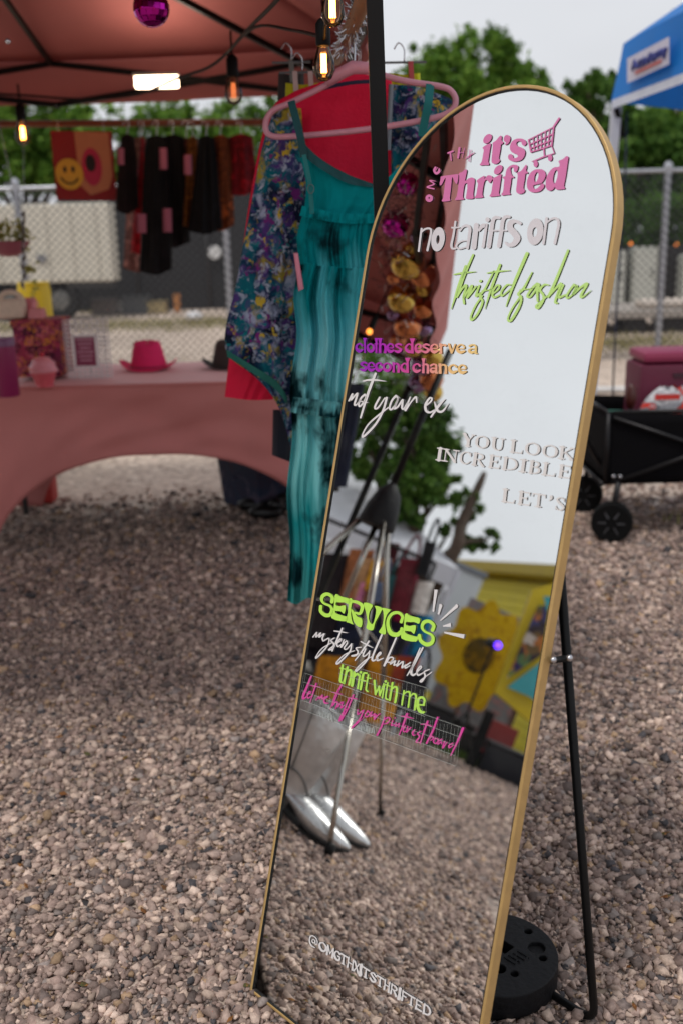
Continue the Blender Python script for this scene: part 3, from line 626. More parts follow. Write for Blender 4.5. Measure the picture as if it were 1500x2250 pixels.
# upright serif capitals, thick-and-thin
def S_(ch):
    T_, n_ = .24, .10
    sf = lambda x, y, w=.17: ('s', [(x-w, y, n_), (x+w, y, n_)])
    e = {'I': [('s', [(.5, .04, .26), (.5, .96, .26)]), ('s', [(.15, .03, n_), (.85, .03, n_)]), ('s', [(.15, .97, n_), (.85, .97, n_)])],
     'Y': [('s', [(.14, .96, T_), (.5, .48, T_)]), ('s', [(.88, .96, .08), (.52, .48, .09)]), ('s', [(.5, .04, T_), (.5, .5, T_)]), sf(.5, .03), sf(.14, .97, .13), sf(.86, .97, .12)],
     'O': [('s', [(.5, .97, n_), (.2, .82, .13), (.12, .5, T_), (.2, .18, .13), (.5, .03, n_), (.8, .18, .13), (.88, .5, T_), (.8, .82, .13), (.5, .97, n_)])],
     'U': [('s', [(.2, .95, T_), (.2, .35, T_), (.32, .1, .13), (.55, .03, .09), (.76, .14, .09), (.82, .4, .08), (.82, .95, .08)]), sf(.2, .97), sf(.82, .97, .13)],
     'L': [('s', [(.25, .04, T_), (.25, .96, T_)]), sf(.25, .97), ('s', [(.08, .03, n_), (.9, .03, n_)]), ('s', [(.9, .04, .08), (.93, .26, .05)])],
     'K': [('s', [(.22, .04, T_), (.22, .96, T_)]), sf(.22, .97), sf(.22, .03), ('s', [(.82, .95, .08), (.3, .48, .08)]), ('s', [(.42, .56, .14), (.88, .04, .17)]), sf(.82, .97, .13), sf(.86, .03, .13)],
     'N': [('s', [(.18, .04, .08), (.18, .96, .08)]), ('s', [(.18, .94, .18), (.82, .06, .18)]), ('s', [(.82, .04, .08), (.82, .96, .08)]), sf(.18, .97), sf(.18, .03), sf(.82, .97)],
     'C': [('s', [(.88, .78, .12), (.7, .94, .09), (.42, .95, .1), (.17, .75, .16), (.13, .48, .19), (.2, .2, .16), (.46, .04, .11), (.72, .08, .08), (.9, .26, .07)]), ('s', [(.88, .66, .05), (.88, .96, .05)])],
     'R': [('s', [(.24, .04, T_), (.24, .96, T_)]), sf(.24, .03), ('s', [(.1, .97, n_), (.5, .97, .08), (.76, .86, .14), (.78, .68, .16), (.6, .54, .1), (.3, .5, .07)]), ('s', [(.5, .5, .12), (.84, .06, .17), (.96, .03, .08)])],
     'E': [('s', [(.25, .04, T_), (.25, .96, T_)]), ('s', [(.1, .97, n_), (.85, .97, n_)]), ('s', [(.1, .03, n_), (.88, .03, n_)]), ('s', [(.25, .52, n_), (.66, .52, n_)]), ('s', [(.66, .4, .05), (.66, .64, .05)]), ('s', [(.84, .96, .07), (.84, .76, .05)]), ('s', [(.88, .04, .07), (.92, .26, .05)])],
     'D': [('s', [(.22, .04, T_), (.22, .96, T_)]), ('s', [(.08, .97, n_), (.5, .96, .08), (.8, .8, .14), (.9, .5, .18), (.8, .2, .14), (.5, .04, .08), (.08, .03, n_)])],
     'B': [('s', [(.24, .04, T_), (.24, .96, T_)]), ('s', [(.1, .97, n_), (.5, .97, .08), (.74, .86, .14), (.74, .68, .14), (.5, .54, .08), (.26, .53, n_)]), ('s', [(.5, .54, .08), (.82, .42, .15), (.84, .2, .17), (.55, .03, .08), (.1, .03, n_)])],
     'T': [('s', [(.5, .04, .2), (.5, .96, .2)]), ('s', [(.06, .97, n_), (.94, .97, n_)]), sf(.5, .03, .2), ('s', [(.06, .97, .06), (.04, .76, .05)]), ('s', [(.94, .97, .06), (.96, .76, .05)])],
     "'": [('s', [(.5, .92, .24), (.55, .8, .16), (.3, .62, .06)])],
     'S': [('s', [(.82, .74, .06), (.7, .92, .1), (.42, .96, .11), (.2, .8, .15), (.36, .6, .17), (.66, .44, .18), (.84, .24, .16), (.66, .05, .12), (.36, .03, .09), (.16, .22, .07)]), ('s', [(.83, .68, .05), (.82, .96, .05)]), ('s', [(.14, .3, .05), (.14, .02, .05)])]}
    return e[ch]
# wedge capitals of the handle at the foot
def W_(ch):
    e = {'O': [('s', [(.5, .92, .14), (.12, .7, .2), (.12, .32, .26), (.5, .1, .24), (.88, .32, .26), (.88, .7, .2), (.5, .92, .14)])],
     'M': [('s', [(.1, .95, .16), (.14, .05, .26)]), ('s', [(.12, .95, .2), (.5, .25, .1)]), ('s', [(.88, .95, .16), (.5, .25, .14)]), ('s', [(.88, .95, .18), (.88, .05, .26)])],
     'G': [('s', [(.88, .78, .2), (.5, .93, .16), (.12, .7, .2), (.12, .32, .26), (.5, .1, .24), (.88, .22, .24), (.88, .5, .16), (.55, .5, .12)])],
     'T': [('s', [(.02, .92, .18), (.98, .92, .18)]), ('s', [(.5, .9, .16), (.5, .08, .26)]), ('s', [(.25, .04, .1), (.75, .04, .1)])],
     'H': [('s', [(.12, .97, .22), (.14, .5, .14), (.12, .03, .26)]), ('s', [(.88, .97, .22), (.86, .5, .14), (.88, .03, .26)]), ('s', [(.12, .52, .13), (.88, .52, .13)])],
     'X': [('s', [(.08, .96, .22), (.5, .5, .14), (.92, .04, .24)]), ('s', [(.92, .96, .2), (.5, .5, .14), (.08, .04, .22)])],
     'I': [('s', [(.5, .97, .42), (.5, .5, .3), (.5, .03, .5)])],
     'S': [('s', [(.86, .74, .2), (.5, .93, .18), (.14, .76, .2), (.5, .54, .18), (.86, .3, .26), (.5, .08, .22), (.1, .26, .22)])],
     'R': [('s', [(.12, .97, .2), (.14, .5, .16), (.12, .03, .26)]), ('s', [(.12, .93, .14), (.6, .93, .16), (.88, .72, .2), (.6, .5, .16), (.2, .5, .1)]), ('s', [(.45, .5, .14), (.88, .05, .26)])],
     'F': [('s', [(.14, .97, .2), (.16, .5, .16), (.14, .03, .28)]), ('s', [(.12, .93, .16), (.95, .93, .16)]), ('s', [(.16, .52, .14), (.75, .52, .16)])],
     'E': [('s', [(.14, .97, .2), (.16, .5, .16), (.14, .03, .28)]), ('s', [(.12, .93, .16), (.92, .93, .16)]), ('s', [(.16, .52, .14), (.75, .52, .16)]), ('s', [(.12, .08, .18), (.95, .08, .2)])],
     'D': [('s', [(.14, .97, .2), (.14, .03, .28)]), ('s', [(.12, .93, .14), (.6, .92, .16), (.9, .65, .22), (.9, .35, .26), (.6, .1, .22), (.12, .07, .16)])],
     '@': [('s', [(.66, .62, .1), (.5, .7, .1), (.34, .52, .12), (.42, .34, .12), (.6, .38, .1), (.7, .66, .1), (.72, .34, .1), (.9, .4, .1), (.94, .65, .12), (.7, .95, .12), (.3, .95, .14), (.06, .65, .16), (.1, .2, .16), (.4, -.05, .14), (.72, -.02, .12)])]}
    return e[ch]
def typeset(glyphs, origin, ex, ey, spans, wscale=None):
    """unit-box glyphs -> outline shapes; spans = (start, end) along the base line"""
    out = []
    ex = np.asarray(ex, float); ey = np.asarray(ey, float); L = np.linalg.norm(ey)
    for g, (a, b_) in zip(glyphs, spans):
        sh = []
        for k in g:
            pts = []
            for p in k[1]:
                q = np.asarray(origin, float) + ex*(a+(b_-a)*p[0]) + ey*p[1]
                pts.append((q[0], q[1]) + ((p[2]*(wscale or L),) if len(p) > 2 else ()))
            sh.append((k[0], pts) + tuple(k[2:]))
        out.append(sh)
    return out
Z = (770, 735, 5.172)
sp1 = [('c', 52, 132), ('l', 140, 172), ('o', 178, 266), ('t', 270, 302), ('h', 310, 402), ('e', 405, 486), ('s', 496, 578), ('d', 614, 716), ('e', 722, 800), ('s', 806, 892), ('e', 898, 990), ('r', 1000, 1082), ('v', 1100, 1188), ('e', 1192, 1294), ('a', 1322, 1436)]
line('rainbow foil lettering: clothes deserve a', *Z, fm, typeset([G(k[0]) for k in sp1], (0, 207), (1, .0108), (0, -118), [(k[1], k[2]) for k in sp1], 84))
sp2 = [('s', 104, 184), ('e', 188, 268), ('c', 276, 350), ('o', 360, 456), ('n', 466, 552), ('d', 562, 662), ('c', 698, 786), ('h', 804, 884), ('a', 890, 984), ('n', 992, 1090), ('c', 1104, 1200), ('e', 1212, 1310)]
line('rainbow foil lettering: second chance', *Z, fm, typeset([G(k[0]) for k in sp2], (0, 418), (1, .027), (0, -118), [(k[1], k[2]) for k in sp2], 84))
Z = (755, 810, 6.25)
line('white script lettering: not your ex', *Z, v_white, [
 [('s', [(65, 440, 22), (112, 350, 26), (96, 425, 24), (172, 342, 22), (178, 365, 26), (142, 488, 28), (172, 492, 20), (218, 430, 16)])],
 [('s', [(282, 356, 28), (232, 402, 28), (200, 482, 26), (212, 518, 24), (262, 468, 24), (300, 385, 24), (278, 360, 24)])],
 [('s', [(430, 68, 32), (330, 330, 36), (225, 672, 24)]), ('s', [(262, 170, 18), (330, 156, 28), (430, 155, 26), (575, 172, 5)]), ('s', [(235, 450, 18), (320, 466, 10)])],
 [('s', [(486, 395, 26), (430, 498, 28), (424, 548, 26), (472, 528, 22), (556, 402, 18)]), ('s', [(582, 400, 30), (535, 570, 30), (430, 762, 30), (275, 925, 30), (252, 905, 20), (330, 765, 22), (480, 630, 24), (610, 530, 16)])],
 [('s', [(708, 372, 30), (652, 440, 28), (622, 535, 26), (645, 560, 24), (705, 490, 24), (736, 408, 26), (708, 372, 28)])],
 [('s', [(745, 395, 20), (702, 498, 30), (686, 548, 28), (738, 520, 24), (800, 428, 26), (792, 535, 30), (820, 548, 22), (862, 470, 16)])],
 [('s', [(905, 392, 20), (862, 495, 28), (838, 572, 28), (920, 452, 20), (982, 388, 26), (992, 462, 18)])],
 [('s', [(1130, 500, 20), (1188, 450, 24), (1200, 408, 24), (1165, 408, 26), (1112, 500, 34), (1124, 580, 34), (1180, 600, 26), (1245, 560, 14)])],
 [('s', [(1236, 455, 12), (1262, 535, 34), (1292, 588, 30), (1355, 578, 28), (1432, 475, 6)]), ('s', [(1382, 422, 10), (1302, 498, 36), (1190, 662, 22)])]])
Z = (940, 940, 4.545)
cap = lambda txt, org, ex, ey, spans: typeset([S_(c) for c in txt], org, ex, ey, spans)
line('white serif capitals: YOU LOOK', *Z, v_cream, cap('YOULOOK', (0, 134), (1, .134), (14, -124), [(330, 450), (455, 600), (615, 752), (800, 940), (950, 1112), (1124, 1288), (1285, 1452)]))
line('white serif capitals: INCREDIBLE', *Z, v_cream, cap('INCREDIBLE', (0, 312), (1, .139), (18, -124), [(60, 140), (128, 290), (298, 420), (420, 558), (582, 716), (718, 886), (886, 982), (984, 1118), (1118, 1266), (1278, 1420)]))
line("white serif capitals: LET'S", *Z, v_cream, cap("LET'S", (0, 628), (1, .15), (14, -130), [(718, 862), (878, 1018), (1022, 1158), (1170, 1250), (1250, 1362)]))
Z = (690, 1290, 5.357)
def E_(dx, dy, k=1.):
    q = lambda L: [(dx+(x-205)*k, dy+(y-92)*k) for x, y in L]
    return [('p', q([(245,92),(328,115),(412,140),(402,198),(350,180),(262,174)])), ('p', q([(245,92),(285,100),(262,180),(248,260),(262,305),(380,330),(368,402),(204,364),(230,240)])), ('p', q([(240,215),(300,225),(366,215),(350,312),(310,285),(244,275)])),
     ('h', q([(258,180),(310,182),(365,200),(392,222),(388,262),(372,240),(366,216),(300,218),(256,208)])), ('h', q([(248,282),(300,292),(350,320),(372,300),(384,330),(372,345),(300,326),(254,306)]))]
line('lime block lettering: SERVICES', *Z, v_lime, [
 [('s', [(208, 172, 42), (212, 120, 38), (160, 82, 38), (105, 100, 43), (88, 150, 33), (115, 192, 25), (185, 222, 28), (208, 270, 36), (185, 325, 43), (130, 330, 43), (78, 285, 38), (78, 228, 38)])],
 E_(205, 92),
 [('p', [(408,140),(446,152),(428,250),(436,340),(462,436),(410,422),(372,402),(392,300)]), ('s', [(430, 165, 30), (500, 178, 35), (556, 215, 40), (556, 265, 40), (530, 312, 33), (478, 300, 21)]), ('p', [(432,258),(470,296),(500,346),(558,376),(550,468),(500,456),(462,405),(442,330)]), ('h', [(427,296),(436,318),(450,370),(478,450),(462,446),(444,410),(430,350)])],
 [('p', [(580,184),(682,210),(648,285),(636,370),(660,428),(690,425),(716,330),(722,260),(708,220),(792,246),(770,310),(712,420),(686,506),(610,486),(622,400),(600,280)])],
 [('p', [(785,244),(892,266),(852,320),(826,420),(836,552),(756,530),(795,460),(812,360),(806,280)])],
 [('s', [(1018, 410, 36), (1032, 345, 33), (985, 302, 33), (915, 312, 36), (866, 380, 36), (865, 470, 43), (900, 545, 52), (970, 560, 50), (1018, 520, 43), (1022, 486, 31)])],
 E_(1020, 320, 1.04),
 [('s', [(1385, 505, 42), (1400, 450, 38), (1345, 402, 38), (1285, 415, 43), (1262, 470, 33), (1290, 520, 25), (1370, 560, 30), (1392, 610, 38), (1370, 660, 45), (1310, 675, 47), (1245, 630, 40), (1230, 570, 40)])]])
Z = (930, 1280, 13.636)
line('five white burst strokes beside the lime word', *Z, v_white, [[('p', L_, 'sharp')] for L_ in (
 [(310,205),(395,215),(405,240),(300,880),(252,870),(285,520)], [(462,640),(515,645),(550,690),(455,962),(405,955)], [(975,640),(1025,690),(1015,740),(530,1130),(480,1150),(475,1130)], [(800,1205),(812,1330),(565,1320),(560,1290)], [(605,1470),(1215,1555),(1195,1678),(600,1515)])])
Z = (680, 1370, 5.357)
line('white script lettering: mystery style bundles', *Z, v_white, [
 [('s', [(40, 160, 14), (84, 105, 14), (76, 158, 16), (130, 110, 14), (112, 160, 16), (172, 120, 14), (150, 170, 16), (158, 205, 16)])],
 [('s', [(165, 205, 14), (228, 175, 14), (205, 270, 16), (85, 402, 18), (82, 378, 12), (150, 290, 12), (265, 225, 10)])],
 [('s', [(292, 170, 12), (250, 200, 16), (284, 242, 18), (262, 300, 18), (224, 308, 14), (300, 245, 10)])],
 [('s', [(380, 58, 20), (322, 190, 20), (265, 325, 14)]), ('s', [(288, 88, 12), (350, 96, 16), (440, 110, 6)])],
 [('s', [(320, 232, 12), (368, 200, 14), (358, 180, 16), (322, 230, 18), (332, 272, 16), (382, 235, 10)])],
 [('s', [(402, 190, 14), (366, 278, 18), (425, 205, 14), (440, 228, 14)])],
 [('s', [(438, 235, 16), (402, 290, 16), (430, 302, 14), (488, 240, 14)]), ('s', [(488, 240, 16), (465, 335, 18), (338, 468, 20), (320, 452, 14), (415, 362, 12), (520, 320, 10)])],
 [('s', [(602, 280, 12), (542, 290, 16), (565, 332, 18), (542, 375, 18), (490, 380, 16), (620, 345, 10)])],
 [('s', [(692, 210, 20), (602, 340, 18), (530, 435, 12)]), ('s', [(598, 212, 12), (660, 245, 16), (738, 286, 6)])],
 [('s', [(655, 298, 16), (622, 378, 16), (655, 378, 14), (702, 325, 14)]), ('s', [(700, 325, 16), (678, 420, 18), (552, 555, 20), (540, 540, 14), (640, 440, 12), (735, 385, 10)])],
 [('s', [(845, 132, 22), (742, 368, 22), (738, 438, 20), (800, 408, 12)])],
 [('s', [(790, 395, 12), (832, 355, 16), (820, 340, 16), (785, 390, 20), (792, 435, 20), (862, 408, 10)])],
 [('s', [(1012, 170, 20), (872, 495, 24)]), ('s', [(885, 478, 14), (938, 400, 16), (980, 412, 16), (945, 455, 16), (890, 450, 12)])],
 [('s', [(965, 430, 16), (945, 475, 18), (1002, 438, 16), (985, 490, 16), (1022, 478, 12)])],
 [('s', [(1045, 440, 16), (1020, 500, 18), (1092, 448, 16), (1080, 520, 18), (1122, 485, 10)])],
 [('s', [(1180, 458, 14), (1122, 500, 18), (1122, 525, 16), (1172, 495, 12)]), ('s', [(1325, 285, 20), (1210, 500, 24), (1140, 612, 12)])],
 [('s', [(1292, 290, 14), (1192, 545, 26), (1210, 608, 24), (1265, 570, 12)])],
 [('s', [(1265, 565, 12), (1308, 518, 16), (1292, 505, 16), (1256, 560, 20), (1270, 608, 20), (1332, 578, 12)])],
 [('s', [(1402, 540, 14), (1342, 568, 18), (1352, 620, 20), (1312, 684, 18), (1300, 668, 14), (1432, 572, 10)])]])
Z = (730, 1450, 6.818)
line('lime lettering: thrift with me', *Z, v_lime, [
 [('s', [(150, 82, 34), (130, 210, 36), (116, 310, 36), (135, 335, 26), (172, 344, 20)]), ('s', [(114, 122, 18), (205, 142, 18)])],
 [('s', [(220, 112, 34), (168, 348, 34)]), ('s', [(200, 195, 20), (240, 155, 30), (275, 168, 36), (272, 240, 34), (244, 370, 32)])],
 [('s', [(322, 185, 42), (288, 382, 44)]), ('s', [(325, 250, 20), (360, 212, 34), (382, 222, 36)])],
 [('p', ell(418, 186, 20, 20)), ('s', [(404, 232, 28), (374, 425, 28)])],
 [('s', [(510, 200, 26), (468, 198, 30), (448, 240, 36), (434, 330, 36), (414, 440, 34)]), ('s', [(420, 296, 18), (492, 316, 18)])],
 [('s', [(532, 222, 24), (510, 350, 26), (498, 445, 26), (526, 474, 20)]), ('s', [(508, 262, 16), (568, 280, 16)])],
 [('s', [(622, 312, 34), (640, 515, 30)]), ('s', [(696, 396, 26), (638, 515, 24)]), ('s', [(690, 400, 30), (704, 532, 28)]), ('s', [(762, 356, 20), (704, 532, 22)])],
 [('p', ell(790, 322, 20, 20)), ('s', [(772, 365, 24), (740, 570, 24)])],
 [('s', [(822, 345, 24), (800, 480, 24), (790, 570, 26), (822, 596, 20)]), ('s', [(790, 372, 16), (856, 394, 16)])],
 [('s', [(892, 345, 32), (850, 600, 32)]), ('s', [(880, 445, 20), (920, 405, 28), (955, 418, 34), (956, 490, 34), (932, 635, 34)])],
 [('s', [(1064, 462, 24), (1032, 672, 26)]), ('s', [(1060, 520, 16), (1100, 480, 22), (1140, 482, 26), (1150, 520, 26), (1128, 708, 26)]), ('s', [(1150, 560, 18), (1190, 512, 26), (1228, 515, 30), (1244, 560, 30), (1222, 745, 30)])],
 [('s', [(1358, 672, 26), (1372, 600, 34), (1335, 562, 34), (1285, 580, 40), (1265, 650, 44), (1282, 740, 48), (1325, 785, 44), (1362, 782, 30)]), ('s', [(1290, 672, 22), (1365, 678, 24)])]])
Z = (650, 1470, 7.5)
pp = line('magenta script lettering: let me thrift your pinterest board', *Z, v_foilpink, [
 [('s', [(250, 125, 30), (175, 310, 38), (122, 430, 42), (122, 488, 34), (190, 448, 14)])],
 [('s', [(190, 432, 14), (242, 390, 20), (222, 370, 22), (188, 430, 24), (202, 480, 24), (252, 448, 12)])],
 [('s', [(332, 240, 26), (280, 400, 24), (228, 560, 10)]), ('s', [(228, 272, 8), (310, 285, 18), (402, 298, 6)])],
 [('s', [(330, 512, 16), (378, 452, 18), (388, 492, 20), (432, 430, 20), (428, 492, 22), (474, 458, 14)])],
 [('s', [(455, 500, 14), (525, 460, 18), (502, 455, 20), (462, 510, 24), (478, 560, 28), (536, 562, 12)])],
 [('s', [(748, 262, 32), (650, 440, 28), (560, 660, 8)]), ('s', [(585, 382, 8), (660, 398, 20), (765, 420, 6)])],
 [('s', [(705, 350, 22), (600, 602, 20), (648, 545, 20), (685, 560, 22), (650, 655, 18)])],
 [('s', [(700, 565, 18), (688, 625, 20), (745, 542, 16)])],
 [('s', [(768, 545, 20), (738, 640, 24), (790, 600, 14)])],
 [('s', [(880, 470, 20), (805, 640, 26), (775, 740, 30), (715, 855, 28), (722, 800, 16), (790, 690, 16), (880, 640, 8)])],
 [('s', [(940, 430, 28), (850, 650, 24), (745, 855, 12)]), ('s', [(845, 480, 10), (930, 482, 22), (1012, 498, 6)])],
 [('s', [(1012, 665, 18), (1010, 748, 22), (1085, 690, 20)]), ('s', [(1105, 680, 22), (1060, 800, 26), (985, 895, 30), (910, 972, 26), (1000, 900, 14), (1110, 800, 8)])],
 [('s', [(1175, 688, 24), (1130, 760, 22), (1160, 788, 20), (1212, 738, 20), (1175, 688, 22)])],
 [('s', [(1242, 708, 20), (1220, 782, 22), (1292, 736, 20), (1272, 800, 18)])],
 [('s', [(1312, 758, 20), (1280, 832, 22), (1340, 762, 18), (1375, 740, 18)])]])
Z2_ = (820, 1540, 6.818)
for sh in [
 [('s', [(162, 240, 18), (120, 370, 26), (50, 512, 30)]), ('s', [(170, 275, 16), (215, 248, 22), (238, 280, 22), (205, 330, 20), (150, 348, 14)])],
 [('s', [(282, 298, 20), (262, 368, 22), (325, 348, 12)]), ('p', ell(316, 256, 11, 9))],
 [('s', [(332, 328, 18), (322, 380, 20), (382, 338, 18), (368, 392, 16)])],
 [('s', [(495, 198, 36), (440, 350, 28), (378, 512, 14)]), ('s', [(395, 228, 10), (490, 240, 24), (592, 266, 6)])],
 [('s', [(428, 412, 14), (470, 372, 18), (438, 430, 22), (446, 462, 20), (495, 452, 12)])],
 [('s', [(505, 388, 18), (488, 468, 20), (552, 398, 16)])],
 [('s', [(568, 472, 14), (610, 432, 18), (578, 485, 22), (590, 515, 20), (622, 508, 12)])],
 [('s', [(702, 458, 16), (652, 488, 20), (682, 538, 24), (630, 612, 22), (680, 622, 12)])],
 [('s', [(802, 310, 32), (742, 480, 26), (690, 645, 14)]), ('s', [(698, 350, 8), (780, 352, 22), (872, 384, 6)])],
 [('s', [(952, 250, 26), (885, 440, 30), (788, 632, 28)]), ('s', [(800, 605, 16), (858, 535, 20), (892, 556, 20), (850, 592, 14)])],
 [('s', [(922, 560, 20), (888, 610, 20), (928, 640, 18), (962, 582, 18), (922, 560, 18)])],
 [('s', [(1012, 575, 20), (962, 610, 20), (958, 650, 18), (1008, 612, 16), (1012, 650, 12)])],
 [('s', [(1055, 608, 20), (1028, 705, 22), (1092, 622, 16)])],
 [('s', [(1182, 632, 16), (1122, 668, 22), (1130, 702, 20), (1182, 668, 14)]), ('s', [(1332, 412, 38), (1250, 610, 30), (1148, 818, 16)])]]:
    letter(sh, *Z2_, v_foilpink, pp)
Z = (670, 2040, 5.172)
sp = [('@', 40, 136), ('O', 150, 236), ('M', 236, 318), ('G', 322, 392), ('T', 392, 462), ('H', 468, 540), ('X', 544, 602), ('I', 606, 634), ('T', 640, 716), ('S', 722, 800), ('T', 800, 876), ('H', 884, 950), ('R', 958, 1036), ('I', 1044, 1076), ('F', 1084, 1150), ('T', 1152, 1232), ('E', 1240, 1316), ('D', 1326, 1412)]
line('white wedge capitals of the handle @OMGTHXITSTHRIFTED', *Z, v_white, typeset([W_(k[0]) for k in sp], (0, 148), (1, .613), (14, -112), [(k[1], k[2]) for k in sp], 92))

# clear carrier film left on two of the lines, printed with a fine grid
film_m = bpy.data.materials.new('clear_film'); film_m.use_nodes = True; t = film_m.node_tree; t.nodes.remove(t.nodes['Principled BSDF'])
a = t.nodes.new('ShaderNodeBsdfTransparent'); a.inputs[0].default_value = (.97, .975, .97, 1); g = t.nodes.new('ShaderNodeBsdfDiffuse'); g.inputs['Color'].default_value = (.6, .6, .6, 1)
x_ = t.nodes.new('ShaderNodeMixShader'); x_.inputs[0].default_value = .02; t.links.new(a.outputs[0], x_.inputs[1]); t.links.new(g.outputs[0], x_.inputs[2]); t.links.new(x_.outputs[0], t.nodes['Material Output'].inputs[0])
grid_m = mat('grid_print', (205, 210, 205), rough=.5, var=0); t = grid_m.node_tree; ga_ = t.nodes.new('ShaderNodeBsdfTransparent'); gx_ = t.nodes.new('ShaderNodeMixShader'); gx_.inputs[0].default_value = .55
t.links.new(ga_.outputs[0], gx_.inputs[1]); t.links.new(t.nodes['Principled BSDF'].outputs[0], gx_.inputs[2]); t.links.new(gx_.outputs[0], t.nodes['Material Output'].inputs[0])
def film(q, nl, nc, seed, label):
    q = [np.array(onm(*p)) for p in q]; rs = random.Random(seed); z = LZ+.0006
    P = lambda s, t_: (1-t_)*((1-s)*q[0]+s*q[1]) + t_*((1-s)*q[3]+s*q[2])
    o = MB().add([mw(*P(s, t_), z) for s, t_ in ((0, 0), (1, 0), (1, 1), (0, 1))], [(0, 1, 2, 3)]).obj('carrier_film', film_m, mirror, label=label)
    g = MB()
    for i in range(nl):
        t_ = i/(nl-1); a, b_ = mw(*P(rs.uniform(0, .02), t_), z+.0002), mw(*P(1-rs.uniform(0, .02), t_), z+.0002); wv = V*.0003
        g.add([a-wv, b_-wv, b_+wv, a+wv], [(0, 1, 2, 3)])
    for i in range(nc):
        s = min(1, max(0, (i+rs.uniform(-.3, .3))/(nc-1))); t0, t1 = rs.uniform(0, .12), 1-rs.uniform(0, .12)
        a, b_ = mw(*P(s, t0), z+.0003), mw(*P(s, t1), z+.0003); wv = U*.00017
        g.add([a-wv, a+wv, b_+wv, b_-wv], [(0, 1, 2, 3)])
    g.obj('grid_lines', grid_m, o)
film([(668, 1478), (1012, 1598), (1002, 1684), (655, 1556)], 5, 54, 4, 'clear film strip with a fine grid over the magenta script')
film([(745, 1456), (938, 1512), (934, 1575), (742, 1502)], 3, 24, 9, 'clear film strip over the words thrift with me')
# smudged remains of ink on the film
ink = mat('film_ink', (190, 196, 194), rough=.6, var=.2, vscale=300)
for cx, cy in ((716, 1572), (807, 1602)):
    for k in range(9):
        x = cx-15+k*3.4; letter([('s', [(x, cy-9+k*.9+rnd.uniform(-3, 3), .9), (x+1.5, cy+4+k*.9+rnd.uniform(-3, 3), 1.1+.5*(k > 4))])], 0, 0, 1, ink, pp, .3)

# ---- stand behind the mirror and its weight
leg = thing('mirror_stand', 'black metal U shaped easel stand behind the gold arched mirror', 'stand', gnd(1300, 2200))
def behind(x, y, k):   # point k metres behind the glass plane
    d = ray(x, y); t_ = ((MO - N*k - EYE) @ N)/(d @ N); return EYE + d*t_
footR = gnd(1306, 2246, .010); topR = behind(1228, 1235, .03)
hdir = -U*np.array([1, 1, 0]); hdir[2] = 0; hdir /= np.linalg.norm(hdir)
footL = footR + hdir*.40; topL = topR + hdir*.36
def corner(a, c, b_, r=.035, n=6):
    a, c, b_ = map(np.asarray, (a, c, b_)); p = c+(a-c)/np.linalg.norm(a-c)*r; q = c+(b_-c)/np.linalg.norm(b_-c)*r
    return [(1-t_)**2*p+2*t_*(1-t_)*c+t_*t_*q for t_ in np.linspace(0, 1, n)]
pts = [topR] + corner(topR, footR, footL) + corner(footR, footL, topL) + [topL]
MB().tube(pts, .0072, 12).obj('stand_tube', black_metal, leg, smooth=True)
b0 = behind(1205, 1452, .018); b1 = behind(1247, 1446, .045)
MB().bar(b0, b1, .014, .004).obj('bracket', black_metal, leg)
for p_ in (behind(1214, 1450, .012), behind(1250, 1446, .034)):
    MB().ball(p_, .0052, 12, 8).obj('rivet', steel, leg, smooth=True)
rub = mat('black_rubber', (20, 20, 23), rough=.6, var=.25, vscale=25, bump=.25, bscale=90, spec=.25)
cW = gnd(1088, 2092, .054); wt = thing('umbrella_weight', 'black round rubber weight with holes sitting on gravel behind the mirror', 'weight', (cW[0], cW[1], 0))
Rw = .113
MB().lathe([(.002, 0), (Rw*.95, 0), (Rw, .008), (Rw, .028), (.002, .029)], (cW[0], cW[1], 0), 64).obj('weight_body', rub, wt, smooth='auto')
def onw(x, y): return gnd(x, y, .054)
pl4 = [onw(1142, 2086), onw(1171, 2104), onw(1128, 2126), onw(1096, 2106)]
cu = bpy.data.curves.new('cap', 'CURVE'); cu.dimensions = '2D'; cu.fill_mode = 'BOTH'; cu.extrude = .0125; cu.bevel_depth = .0022; cu.bevel_resolution = 2
def lp(P):
    sp_ = cu.splines.new('POLY'); sp_.points.add(len(P)-1); sp_.use_cyclic_u = True
    for k, q_ in zip(sp_.points, P): k.co = (q_[0], q_[1], 0, 1)
circ = lambda cx, cy, r, n=28: [(cx+r*math.cos(a), cy+r*math.sin(a)) for a in np.linspace(0, 2*math.pi, n, endpoint=False)]
lp(circ(cW[0], cW[1], Rw-.0022, 72))
for (x, y, r) in ((1159, 2046, .0095), (1191, 2105, .0095), (1129, 2139, .0095), (1177, 2082, .0180), (1096, 2128, .0135)):
    q_ = onw(x, y); lp(circ(q_[0], q_[1], r))
q_ = onw(1103, 2078); hx = np.array([U[0], U[1]])/math.hypot(U[0], U[1]); hy = np.array([-hx[1], hx[0]])
lp([q_[:2]+hx*a*.018+hy*b_*.015 for a, b_ in ((-1, -1), (1, -1), (1, 1), (-1, 1))])
tmp = bpy.data.objects.new('tmp', cu); C.objects.link(tmp); bpy.context.view_layer.update(); dg = bpy.context.evaluated_depsgraph_get(); nm = bpy.data.meshes.new_from_object(tmp.evaluated_get(dg)); bpy.data.objects.remove(tmp); bpy.data.curves.remove(cu)
nm.name = 'weight_top'; nm.transform(Matrix.Translation((-cW[0], -cW[1], .054-.0147))); nm.materials.clear(); nm.materials.append(rub)
wo = bpy.data.objects.new('weight_top', nm); C.objects.link(wo); wo.parent = wt; nm.polygons.foreach_set('use_smooth', [True]*len(nm.polygons)); nm.set_sharp_from_angle(angle=R(38))
q_ = onw(1177, 2082); MB().lathe([(.002, .038), (.0178, .038), (.0178, .0465), (.002, .0465)], (q_[0], q_[1], 0), 28).obj('round_recess_floor', rub, wt, smooth='auto')
